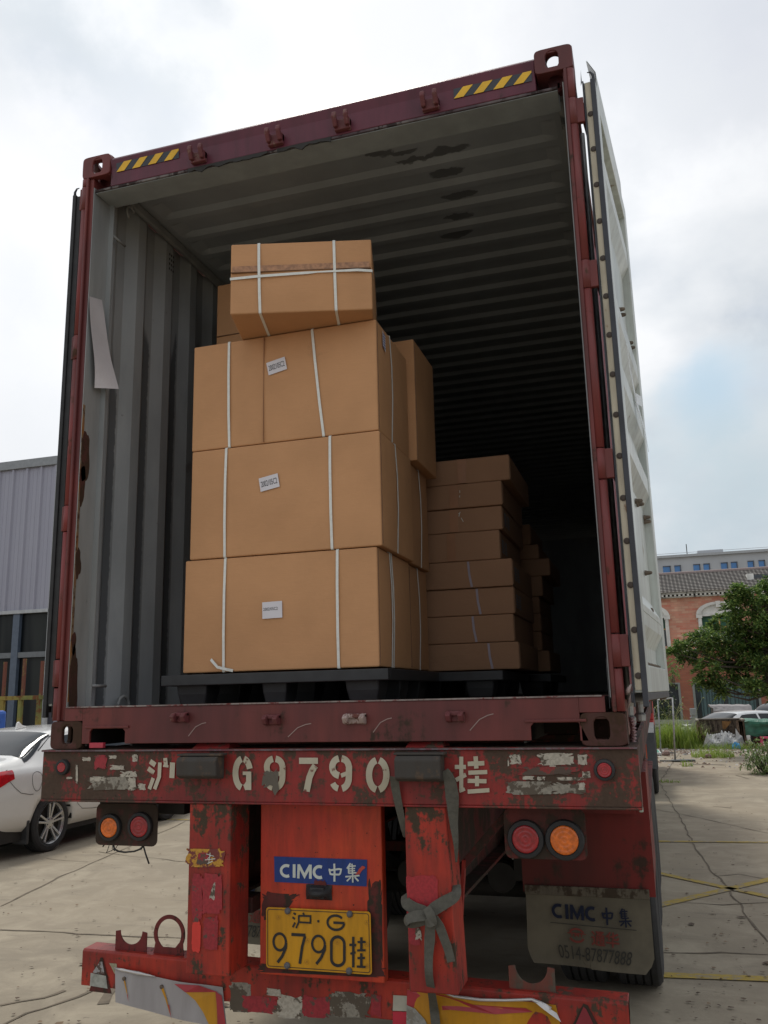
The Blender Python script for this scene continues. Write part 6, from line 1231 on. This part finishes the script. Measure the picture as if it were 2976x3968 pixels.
# green and white panel on the ground
q = [G(*c7(305, 950)), G(*c7(472, 945)), G(*c7(440, 905)), G(*c7(300, 905))]; m = MB(); m.add([(p.x, p.y, z) for z in (.02, .07) for p in q], [(0, 1, 2, 3), (4, 5, 6, 7), (0, 1, 5, 4), (1, 2, 6, 5), (2, 3, 7, 6), (3, 0, 4, 7)]); pn = obj('framed_panel', m, plain('white frame', (.6, .62, .6), .5)); tag(pn, 'teal panel with white frame lying on the concrete', 'panel')
ORG[pn.name] = Vector((0, 0, 0)); m = MB()
for a0, a1 in ((.06, .42), (.50, .92)): m.add([tuple(Vector((p.x, p.y, .0745))) for p in (quadmap(q, a0, .12), quadmap(q, a1, .12), quadmap(q, a1, .88), quadmap(q, a0, .88))], [(0, 1, 2, 3)])
obj('teal_sheet', m, plain('teal sheet', (.06, .26, .20), .5), pn, recalc=False)
# stone balustrade
SG_ = plain('grey stone', (.33, .34, .34), .85, 0, .2, 4)
def spost(u, v, lab, h=1.12, w=.17):
    p = G(u, v); t = thing('stone_post', lab, 'post', tuple(p), 0, 'balustrade posts'); m = MB(); m.box(p.x-w/2, p.x+w/2, p.y-w/2, p.y+w/2, 0, h*.72); obj('shaft', m, SG_, t, .01); m = MB(); m.box(p.x-w*.62, p.x+w*.62, p.y-w*.62, p.y+w*.62, h*.72, h*.76); m.box(p.x-w*.40, p.x+w*.40, p.y-w*.4, p.y+w*.4, h*.76, h*.80); m.box(p.x-w*.52, p.x+w*.52, p.y-w*.52, p.y+w*.52, h*.80, h); obj('capital', m, SG_, t, .01); return p
p1 = spost(1414.5, 1606, 'carved grey stone post just right of the container door'); p2 = spost(*c9(548, 940), 'grey stone post at the left edge of the rubbish crate'); p3 = G(*c9(1140, 965)); p0 = Vector((p1.x-(p2.x-p1.x), p1.y, 0))
spost(p3.x, 0, 'x') if False else None
for a_, b_, lab in ((p1, p2, 'carved stone balustrade panel behind the tall weeds'), (p0, p1, 'carved stone balustrade panel left of the carved post')):
    t = thing('balustrade_panel', lab, 'balustrade', tuple((a_+b_)/2)); d = (b_-a_).normalized()
    for z0, z1, nm in ((.0, .16, 'kerb_rail'), (.62, .76, 'top_rail')): m = MB(); m.obox(a_+d*.08+Vector((0, 0, (z0+z1)/2)), b_-d*.08+Vector((0, 0, (z0+z1)/2)), .10, z1-z0); obj(nm, m, SG_, t)
    m = MB(); n = 5
    for k in range(n):
        c = a_+(b_-a_)*((k+.5)/n); r = .17; m.ring([(c.x+r*math.cos(a2)*1.1, .39+r*1.3*math.sin(a2)) for a2 in [2*math.pi*i/16 for i in range(16)]], [(c.x+r*.62*math.cos(a2)*1.1, .39+r*.62*1.3*math.sin(a2)) for a2 in [2*math.pi*i/16 for i in range(16)]], 'y', c.y-.03, c.y+.03)
    obj('fretwork', m, SG_, t)
# rubbish crate: weathered plywood sides
CR = worn('weathered plywood', (.13, .10, .075), (.05, .035, .028), .5, 6, (.19, .15, .11), .9, 1.2)
q0, q1 = G(*c9(600, 920)), G(*c9(1340, 950)); Yc = 24.4; xa = at(*c9(570, 600), 'y', Yc).x; xb = at(*c9(1290, 600), 'y', Yc).x; zt = at(*c9(900, 560), 'y', Yc).z
q0 = at(*c9(580, 900), 'y', Yc); z0_ = 0
cr_ = thing('plywood_crate', 'rotten plywood crate open at the front, full of grey rubbish sheets', 'crate', ((xa+xb)/2, Yc, 0)); D_ = 1.0
m = MB(); m.box(xa, xb, Yc+D_, Yc+D_+.02, 0, zt-.01); obj('back_board', m, CR, cr_); m = MB(); m.box(xa-.02, xa+.02, Yc+.0, Yc+D_, 0, zt-.02); m.box(xa+.021, xa+.07, Yc, Yc+.05, 0, zt-.02); obj('side_board', m, CR, cr_); m = MB(); m.box(xb-.02, xb+.02, Yc, Yc+D_, 0, zt-.02); obj('side_board', m, CR, cr_)
m = MB(); m.box(xa-.03, xb+.03, Yc+D_-.04, Yc+D_+.06, zt-.01, zt+.02); m.box(xa-.03, xa+.04, Yc, Yc+D_-.04, zt-.02, zt+.02); m.box(xb-.04, xb+.03, Yc, Yc+D_-.04, zt-.02, zt+.02); obj('rim', m, plain('grey batten', (.30, .27, .23), .8), cr_)
for (u0, u1, v0, v1) in ((570, 600, 620, 905), (600, 635, 660, 930), (640, 690, 780, 945), (1195, 1230, 560, 880), (1235, 1262, 560, 900), (1266, 1290, 570, 900)):
    a_ = at(*c9(u0, v1), 'y', Yc-.02); b_ = at(*c9(u1, v0), 'y', Yc-.02); m = MB(); dx = (b_.x-a_.x); m.prism([(a_.x+dx*.2, max(0, a_.z)), (a_.x+dx, max(0, a_.z)), (b_.x, b_.z-.05), (b_.x-dx*.4, b_.z), (a_.x, b_.z-.02)], 'y', Yc-.03, Yc-.005); obj('splintered_board', m, worn('split board', (.24, .18, .13), (.09, .06, .045), .5, 12, (.17, .12, .085), .9, 1.2), cr_)
m = MB(); P = [at(*c9(*p), 'y', Yc+D_-.01) for p in ((945, 575), (1090, 578), (1075, 610), (1000, 700), (960, 690))]; m.add([tuple(p) for p in P], [(0, 1, 2, 3, 4)]); obj('ochre_patch', m, plain('ochre patch', (.33, .17, .06), .8, 0, .3), cr_, recalc=False)
rnd = random.Random(5)
def rub(name, x0, x1, y0, y1, hh, mat, seed, lab, cat, N=40):
    m = MB()
    def fn(a, b): e = (4*a*(1-a)*4*b*(1-b))**.35; return (x0+(x1-x0)*a, y0+(y1-y0)*b, hh*e*(.62+.35*nz(a*4, b*3, seed)+.32*abs(nz(a*11, b*6, seed))+.07*abs(nz(a*27, b*13, seed))))
    m.grid(fn, N, N//2); o = obj(name, m, mat, recalc=False); return tag(o, lab, cat)
GS = refl('grey rubbish sheet', (.42, .43, .44), (.13, .13, .135), .56, 5)
rub('rubbish_heap', xa+.15, xb-.08, Yc-.25, Yc+D_-.05, .58, GS, 3, 'heap of crumpled grey plastic sheeting inside the plywood crate', 'rubbish heap', 60)
c = at(*c9(1160, 885), 'y', Yc-.3); rub('blue_bag', c.x-.13, c.x+.12, Yc-.42, Yc-.2, .26, plain('bright blue plastic', (.03, .28, .62), .4), 9, 'small bright blue plastic bag at the foot of the rubbish heap', 'bag', 12)
for k, (u, v) in enumerate(((700, 800), (1200, 740))):
    c = at(*c9(u, v), 'y', Yc-.12); m = MB(); s_ = 1 if k else -1
    m.add([(c.x-.10*s_, Yc-.10, max(.02, c.z-.28)), (c.x+.13*s_, Yc-.14, max(.02, c.z-.34)), (c.x+.03*s_, Yc-.12, c.z-.08), (c.x-.06*s_, Yc-.05, c.z+.10), (c.x+.09, Yc-.2, c.z-.12)], [(0, 1, 4), (1, 2, 4), (2, 3, 0, 4)]); tag(obj('torn_sheet_scrap', m, plain('pale torn sheet', (.50, .50, .50), .6, 0, .3, 9), recalc=False), 'stiff pale torn sheet at the %s of the crate' % ('right' if k else 'left'), 'sheet')
# tarpaulin heap at the right edge
xt = at(*c9(1330, 700), 'y', 25.2).x; zt2 = at(*c9(1450, 560), 'y', 25.2).z
m = MB(); m.box(xt+.10, xt+2.4, 24.4, 25.5, .12, zt2-.02); th = obj('loaded_cart', m, worn('dark red cart body', (.10, .015, .02), (.02, .02, .02), .6, 2), None, .05, origin=(xt+1, 25, 0)); tag(th, 'dark loaded cart under a green tarpaulin at the right edge', 'cart')
for dx in (.5, 2.0): m = MB(); m.lathe((xt+dx, 24.38, .24), (0, 1, 0), [(.10, 0), (.24, .0), (.24, .08), (.10, .08)], 20); obj('cart_wheel', m, M['rubber'], th)
m = MB()
def tp(a, b):
    x = xt-.12+2.7*a
    if b < .45: y = 24.33+.05*math.sin(a*17); z = zt2-.42+.40*b/.45+.16*nz(a*5, 2)*(1-b/.45)+.02
    else: y = 24.33+(b-.45)/.55*1.4; z = zt2+.02+.05*nz(a*6, b*5)
    return (x, y+.04*nz(a*9, b*7, 1), z+.03*nz(a*14, b*11))
m.grid(tp, 50, 16); tag(obj('green_tarpaulin', m, plain('green tarpaulin', (.035, .155, .10), .45, 0, .35, 5), recalc=False), 'crinkled green tarpaulin draped over the dark cart', 'tarpaulin')
c = at(*c9(1650, 470), 'y', 24.8); m = MB(); m.tube([at(*c9(1505, 525), 'y', 24.8), at(*c9(1560, 480), 'y', 24.8), at(*c9(1659, 430), 'y', 24.8), at(*c9(1760, 410), 'y', 24.8)], .035, 8); m.tube([at(*c9(1500, 545), 'y', 24.8), at(*c9(1659, 455), 'y', 24.8)], .02, 8); obj('cart_bar', m, M['rubber'], th)
# pink stool
c = at(*c9(1600, 905), 'y', 23.9); t = thing('plastic_stool', 'pink plastic stool lying near the right edge', 'stool', (c.x, 23.9, 0)); PK = plain('pink plastic', (.55, .06, .14), .4); zs = at(*c9(1600, 820), 'y', 23.9).z; xs0 = at(*c9(1545, 820), 'y', 23.9).x
m = MB(); m.box(xs0, xs0+.42, 23.8, 24.15, zs-.05, zs); obj('seat', m, PK, t, .01)
for dx in (.03, .39): m = MB(); m.add([(xs0+dx-.02, 23.82, zs-.05), (xs0+dx+.02, 23.82, zs-.05), (xs0+dx+.02, 24.14, zs-.05), (xs0+dx-.02, 24.14, zs-.05), (xs0+dx*1.1-.06, 23.8, .0), (xs0+dx*1.1+.0, 23.8, .0), (xs0+dx*1.1+.0, 24.16, .0), (xs0+dx*1.1-.06, 24.16, .0)], [(0, 1, 2, 3), (4, 5, 6, 7), (0, 1, 5, 4), (1, 2, 6, 5), (2, 3, 7, 6), (3, 0, 4, 7)]); obj('leg', m, PK, t)
# orange scrap heap by the balustrade
c = G(*c7(340, 800)); t = thing('scrap_heap', 'orange painted scrap bars heaped beside the stone balustrade', 'scrap', tuple(c)); OR_ = worn('orange scrap', (.30, .08, .02), (.08, .05, .03), .4, 6)
for k in range(6): m = MB(); a_ = c+Vector((rnd.uniform(-.5, .2), rnd.uniform(-.2, .2), .03)); m.obox(a_, a_+Vector((rnd.uniform(.2, .7), rnd.uniform(-.1, .1), rnd.uniform(.05, .5))), .05, .03); obj('scrap_bar', m, OR_, t)
# motor scooter near the dark shop window
sc = thing('motor_scooter', 'parked scooter with red body and white mirror before the dark shop window', 'scooter', (2.55, 29.0, -.5)); ox, oy, oz = 2.55, 29.0, -.5
m = MB(); m.prism([(ox-.55, oz+.55), (ox-.5, oz+.85), (ox-.1, oz+.80), (ox+.05, oz+.5), (ox+.35, oz+.42), (ox+.5, oz+.95), (ox+.58, oz+.95), (ox+.5, oz+.3), (ox-.3, oz+.3)], 'y', oy-.12, oy+.12); obj('scooter_body', m, plain('scooter red', (.45, .02, .03), .3), sc, .02)
for dx in (-.55, .55): m = MB(); m.lathe((ox+dx, oy-.05, oz+.25), (0, 1, 0), [(.12, 0), (.25, 0), (.25, .1), (.12, .1)], 18); obj('scooter_wheel', m, M['rubber'], sc)
m = MB(); m.tube([(ox+.52, oy-.3, oz+1.05), (ox+.55, oy, oz+1.0), (ox+.52, oy+.3, oz+1.05)], .02, 6); obj('handlebar', m, M['rubber'], sc); m = MB(); m.lathe((ox+.45, oy-.25, oz+1.22), (0, -1, 0), [(.02, 0), (.075, .02), (.07, .05), (0, .06)], 12); obj('mirror', m, M['sign_white'], sc)
m = MB(); m.box(ox-.55, ox-.05, oy-.13, oy+.13, oz+.85, oz+.92); obj('scooter_seat', m, M['rubber'], sc, .02)
# rubble strip, stuff
m = MB(); rnd = random.Random(11)
for k in range(1500):
    u = rnd.uniform(1398, 1690); p = G(u, 1620); p = G(u, min(1634, max(1611, rnd.gauss(1621, 5)))) if k % 5 else G(u, rnd.uniform(1608, 1660)); s_ = rnd.uniform(.015, .055)*(1 if k % 40 else 2)
    a_ = rnd.random()*6.28; m.mi = 0 if rnd.random() < .55 else (1 if rnd.random() < .6 else 2)
    pts = [(p.x+s_*rnd.uniform(.6, 1.2)*math.cos(a_+i*1.57), p.y+s_*rnd.uniform(.6, 1.2)*math.sin(a_+i*1.57), 0) for i in range(4)]; m.add(pts+[(p.x, p.y, s_*rnd.uniform(.4, .9))], [(0, 1, 4), (1, 2, 4), (2, 3, 4), (3, 0, 4)])
tag(obj('rubble', m, [plain('rubble brown', (.22, .16, .12), .95, 0, .3, 9), plain('rubble grey', (.33, .31, .29), .95, 0, .3, 9), plain('rubble white', (.55, .54, .52), .9)], recalc=False), 'strip of broken rubble across the concrete in front of the crate', 'rubble', kind='stuff')
# loose stones
for k, (u, v, s_, lab) in enumerate(((*c7(525, 945), .11, 'pinkish loose stone lying by the frame stand'), (*c7(996, 972), .09, 'small dark loose stone lying left of the low grass clump'))):
    p = G(u, v); m = MB(); 
    m.add([(p.x+s_*math.cos(t2)*math.cos(e)*(1+.25*nz(k+t2, e)), p.y+s_*math.sin(t2)*math.cos(e), s_*.5+s_*.8*math.sin(e)*(1+.3*nz(k*3+t2, e))) for e in (-.6, -.1, .5, 1.2) for t2 in [i*.785 for i in range(8)]], [(j*8+i, j*8+(i+1) % 8, j*8+8+(i+1) % 8, j*8+8+i) for j in range(3) for i in range(8)]+[tuple(range(24, 32))]); tag(obj('loose_stone', m, plain('stone pinkish', (.22, .15, .13), .9, 0, .3, 30)), lab, 'stone')
# vegetation
def leafmat(name, c1, c2, c3, sc=3.0, tr=.25):
    s = NT(name); n = s.noise(s.pos(), sc, 3); n2 = s.noise(s.pos(), sc*9, 2); c = s.mix(s.ramp(n, .35, .65), c1, c2); c = s.mix(s.ramp(n2, .50, .62, 0, .8), c, c3); s.col(c); s.set(Roughness=.36); s.b.inputs['Specular IOR Level'].default_value = .5
    t = s.n('ShaderNodeBsdfTranslucent'); s.l(c, t.inputs[0]); mx = s.n('ShaderNodeMixShader'); mx.inputs[0].default_value = tr; s.l(s.b.outputs[0], mx.inputs[1]); s.l(t.outputs[0], mx.inputs[2]); s.l(mx.outputs[0], s.out.inputs[0]); return s.m
GR = leafmat('weed green', (.20, .33, .05), (.32, .45, .08), (.42, .42, .12), 4, .35); LG = leafmat('magnolia leaf', (.05, .10, .030), (.10, .19, .045), (.36, .46, .13), 1.6, .35); DG = leafmat('dark shrub leaf', (.015, .036, .012), (.03, .065, .02), (.06, .12, .035), 2, .12); MG_ = leafmat('shrub leaf', (.10, .19, .05), (.18, .29, .07), (.34, .40, .15), 5, .25)  # magnolia's third tone puts yellow-green highlights into the leaf colour
def blade(m, p, h, w, ang, lean, n=4):
    d = Vector((math.cos(ang), math.sin(ang), 0)); s = Vector((-d.y, d.x, 0)); vs = []
    for i in range(n+1): t = i/n; q = p+d*(lean*h*t*t)+Vector((0, 0, h*(t-.28*lean*t*t))); ww = w*(1-t)**.7/2; vs += [q-s*ww, q+s*ww]
    m.add(vs, [(2*i, 2*i+1, 2*i+3, 2*i+2) for i in range(n)])
def weeds(lab, cx, cy, rx, ry, n, h0, h1, seed, heads=0, nm='weed_clump'):
    rnd = random.Random(seed); m = MB()
    for k in range(n):
        a_ = rnd.random()*6.28; r = math.sqrt(rnd.random()); p = Vector((cx+rx*r*math.cos(a_), cy+ry*r*math.sin(a_), 0)); blade(m, p, rnd.uniform(h0, h1)*(1.1-.5*r), rnd.uniform(.008, .022), rnd.random()*6.28, rnd.uniform(.2, .9))
    t = obj(nm, m, GR, recalc=False); tag(t, lab, 'weeds')
    if heads:
        for k in range(heads):
            hm = MB(); p = Vector((cx+rx*rnd.uniform(-1, .9), cy+ry*rnd.uniform(-1, 1), 0)); h = h1*rnd.uniform(.9, 1.35); a_ = rnd.random()*6.28; d = Vector((math.cos(a_), math.sin(a_), 0)); P = [p+d*(.35*h*(i/6)**2)+Vector((0, 0, h*(i/6)-.1*h*(i/6)**3)) for i in range(7)]
            hm.tube(P, .004, 4); hm.tube([P[-1], P[-1]+d*.05+Vector((0, 0, .01)), P[-1]+d*.10+Vector((0, 0, -.02))], [.008, .016, .006], 6); obj('seed_head', hm, plain('seed head straw', (.30, .32, .13), .8), t)
    return t
c = G(*c9(330, 950)); weeds('tall bright green weeds with drooping seed heads between the stone posts', c.x-.05, 24.6, .80, .5, 1700, .45, 1.2, 1, 18)
c = G(*c9(120, 960)); weeds('tall brownish grass tuft left of the bright weeds', c.x+.05, 24.5, .26, .3, 320, .6, 1.3, 2, 8)
c = G(*c9(815, 1130)); weeds('low spreading grass clump in front of the rubble strip', c.x, c.y, .55, .5, 420, .10, .42, 3)
c = G(*c9(960, 975)); weeds('short grass along the foot of the plywood crate', c.x, Yc-.40, .95, .15, 420, .1, .34, 4)
c = G(*c9(405, 1275)); weeds('tiny grass tuft growing from a concrete crack', c.x, c.y, .14, .1, 50, .06, .30, 5)
c = G(1462, 1690); weeds('small dry tuft sprouting where two slab joints meet', c.x-.15, c.y, .22, .12, 60, .02, .10, 6)
c = G(1410, 1600); weeds('low grass patch by the orange scrap', c.x, c.y, .5, .25, 160, .04, .16, 7)
c = G(*c9(1460, 960)); weeds('green tuft beside the pink stool', c.x-.05, c.y, .14, .12, 60, .1, .38, 8)
def leaf(m, p, d, l, w, up=Vector((0, 0, 1)), droop=.15):
    d = d.normalized(); s = d.cross(up); s = s.normalized() if s.length > .01 else Vector((1, 0, 0)); nrm = s.cross(d)
    a = p; b = p+d*l*.45+s*w/2+nrm*.01; c = p+d*l-up*(l*droop); e = p+d*l*.45-s*w/2+nrm*.01; m.add([a, b, c, e], [(0, 1, 2, 3)])
def rosette(m, p, axis, rnd, l, w, n=8):
    axis = axis.normalized(); o = axis.orthogonal().normalized(); q = axis.cross(o); a0 = rnd.random()*6.28
    for i in range(n): t = a0+i*2.4; el = .15+.9*(i/n); d = (o*math.cos(t)+q*math.sin(t))*math.cos(el)+axis*math.sin(el); leaf(m, p, d, l*rnd.uniform(.7, 1.1), w)
# broad-leaved tree
rnd = random.Random(3); YT = 21.5; tt = thing('magnolia_tree', 'broad-leaved evergreen tree with glossy leaf rosettes in front of the brick building', 'tree', (at(1690, 1600, 'y', YT).x, YT, 0))
base = Vector((at(1685, 1600, 'y', YT).x, YT, 0)); top = at(1640, 1330, 'y', YT)
m = MB(); m.tube([base, base+Vector((-.03, 0, .8)), base+Vector((.02, 0, 1.5)), base+Vector((-.1, .1, 2.3)), base+Vector((0, .1, 3.4)), base+Vector((.1, 0, 4.4))], [.16, .14, .125, .10, .06, .02], 10); tk = obj('trunk', m, plain('grey brown bark', (.085, .070, .055), .9, 0, .3, 12, .5), tt)
# clumps measured on the photo: (u, v, radius in px of the 1659 frame)
clumps = [(1468, 1398, 16), (1495, 1385, 22), (1525, 1380, 26), (1480, 1415, 22), (1510, 1415, 30), (1550, 1400, 34), (1540, 1355, 20), (1590, 1365, 30), (1575, 1330, 24), (1600, 1300, 26), (1580, 1295, 14), (1595, 1275, 14), (1625, 1290, 26), (1650, 1310, 30), (1620, 1340, 34), (1655, 1360, 36), (1600, 1400, 40), (1640, 1420, 44), (1570, 1435, 34), (1530, 1450, 26), (1510, 1475, 14), (1550, 1480, 22), (1590, 1470, 28), (1625, 1480, 24), (1560, 1500, 12), (1660, 1470, 36), (1450, 1408, 8), (1680, 1290, 36), (1700, 1350, 46), (1700, 1430, 46), (1660, 1265, 20), (1740, 1380, 60), (1730, 1300, 40), (1780, 1420, 50), (1675, 1500, 26), (1630, 1385, 40)]
PX = 1839/24.5; m = MB()
for (u, v, r) in clumps:
    if u > 1645 and v > 1455 and u < 1690: r *= .8
    c = at(u, v, 'y', YT+rnd.uniform(-.5, .9)); R_m = r/PX
    lim = MB(); a_ = base+Vector((0, 0, min(3.6, max(1.6, c.z-.5)))); midp = (a_+c)/2+Vector((0, 0, -.18)); lim.tube([a_, midp, c], [.045, .028, .008], 6); obj('limb', lim, M['bark'] if 'bark' in M else plain('grey brown bark', (.085, .070, .055), .9), tt)
    n = int(10+46*(R_m/.45)**2)
    for k in range(min(n, 95)):
        d = Vector((rnd.gauss(0, 1), rnd.gauss(0, 1), rnd.gauss(0, .8))).normalized(); rr = R_m*(rnd.random()**.45); p = c+Vector((d.x*rr, d.y*rr*1.3, d.z*rr*.85)); rosette(m, p, d*.6+Vector((0, -.25, .75)), rnd, rnd.uniform(.15, .24), .07, 8)
obj('crown', m, LG, tt, recalc=False)
def shrub(name, lab, c, rx, ry, rz, n, mat, l, w, seed, stems=8, cat='shrub', flat_=False):
    rnd = random.Random(seed); t = thing(name, lab, cat, (c.x, c.y, max(c.z-rz, -.45))); m = MB(); sm = MB(); b0 = Vector((c.x, c.y, c.z-rz))
    for k in range(stems): e = c+Vector((rnd.uniform(-rx, rx)*.8, rnd.uniform(-ry, ry)*.8, rnd.uniform(0, rz)*.9)); sm.tube([b0+Vector((rnd.uniform(-.1, .1), 0, 0)), (b0+e)/2+Vector((0, 0, .05)), e], [.014, .01, .003], 5)
    obj('stems', sm, plain('grey brown bark', (.085, .070, .055), .9), t)
    for k in range(n):
        d = Vector((rnd.gauss(0, 1), rnd.gauss(0, 1), rnd.gauss(0, 1))).normalized(); rr = rnd.random()**.4*(1+.25*nz(d.x*3, d.y*3, d.z*3+seed)); p = c+Vector((d.x*rx*rr, d.y*ry*rr, d.z*rz*rr))
        if p.z > b0.z: rosette(m, p, d+Vector((0, 0, .5)), rnd, l, w, 6)
    obj('foliage', m, mat, t, recalc=False); return t
cb_ = at(1452, 1490, 'y', 27.5); shrub('dark_shrub', 'tall dark shrub between the container door and the dark shop window', Vector((cb_.x-1.0, 27.5, .9)), 1.05, .8, 1.35, 900, DG, .12, .05, 4)
cb_ = at(1455, 1420, 'y', 27.5); shrub('leafy_branch', 'thin light green branch reaching up beside the door edge', Vector((cb_.x-.05, 27.4, at(1450, 1430, 'y', 27.5).z-.35)), .28, .3, .5, 50, MG_, .10, .04, 7, 4, 'branch')
p = G(1645, 1672); shrub('weedy_bush', 'knee-high green bush at the right edge of the concrete', Vector((p.x+.1, p.y, .30)), .50, .45, .42, 420, MG_, .07, .025, 5, 14)
p = G(1700, 1660); shrub('weedy_bush', 'yellowish bush cut by the right edge behind the green one', Vector((p.x, p.y+.4, .28)), .45, .4, .40, 260, leafmat('yellow shrub leaf', (.14, .15, .05), (.20, .20, .07), (.3, .27, .12), 5, .25), .06, .02, 6, 10)
rnd = random.Random(21); m = MB()
for k in range(480):
    u = rnd.uniform(0, 640) if k % 2 else rnd.uniform(1395, 1680); v = rnd.uniform(1790, 2230) if k % 2 else rnd.uniform(1660, 2230); p = G(u, v); s_ = rnd.uniform(.004, .016)*(1 if k % 25 else 2.2); a_ = rnd.random()*6.28; m.mi = 0 if k % 3 else 1
    pts = [(p.x+s_*rnd.uniform(.5, 1.6)*math.cos(a_+i*1.25), p.y+s_*rnd.uniform(.5, 1.1)*math.sin(a_+i*1.25), .009+rnd.uniform(0, .006)) for i in range(5)]; m.add(pts, [tuple(range(5))])
tag(obj('yard_litter', m, [plain('litter dark', (.10, .07, .05), .95, 0, .4, 9), plain('litter tan', (.19, .13, .08), .95, 0, .3, 9)], recalc=False), 'tiny leaf scraps and grit scattered over the concrete yard', 'litter', kind='stuff')
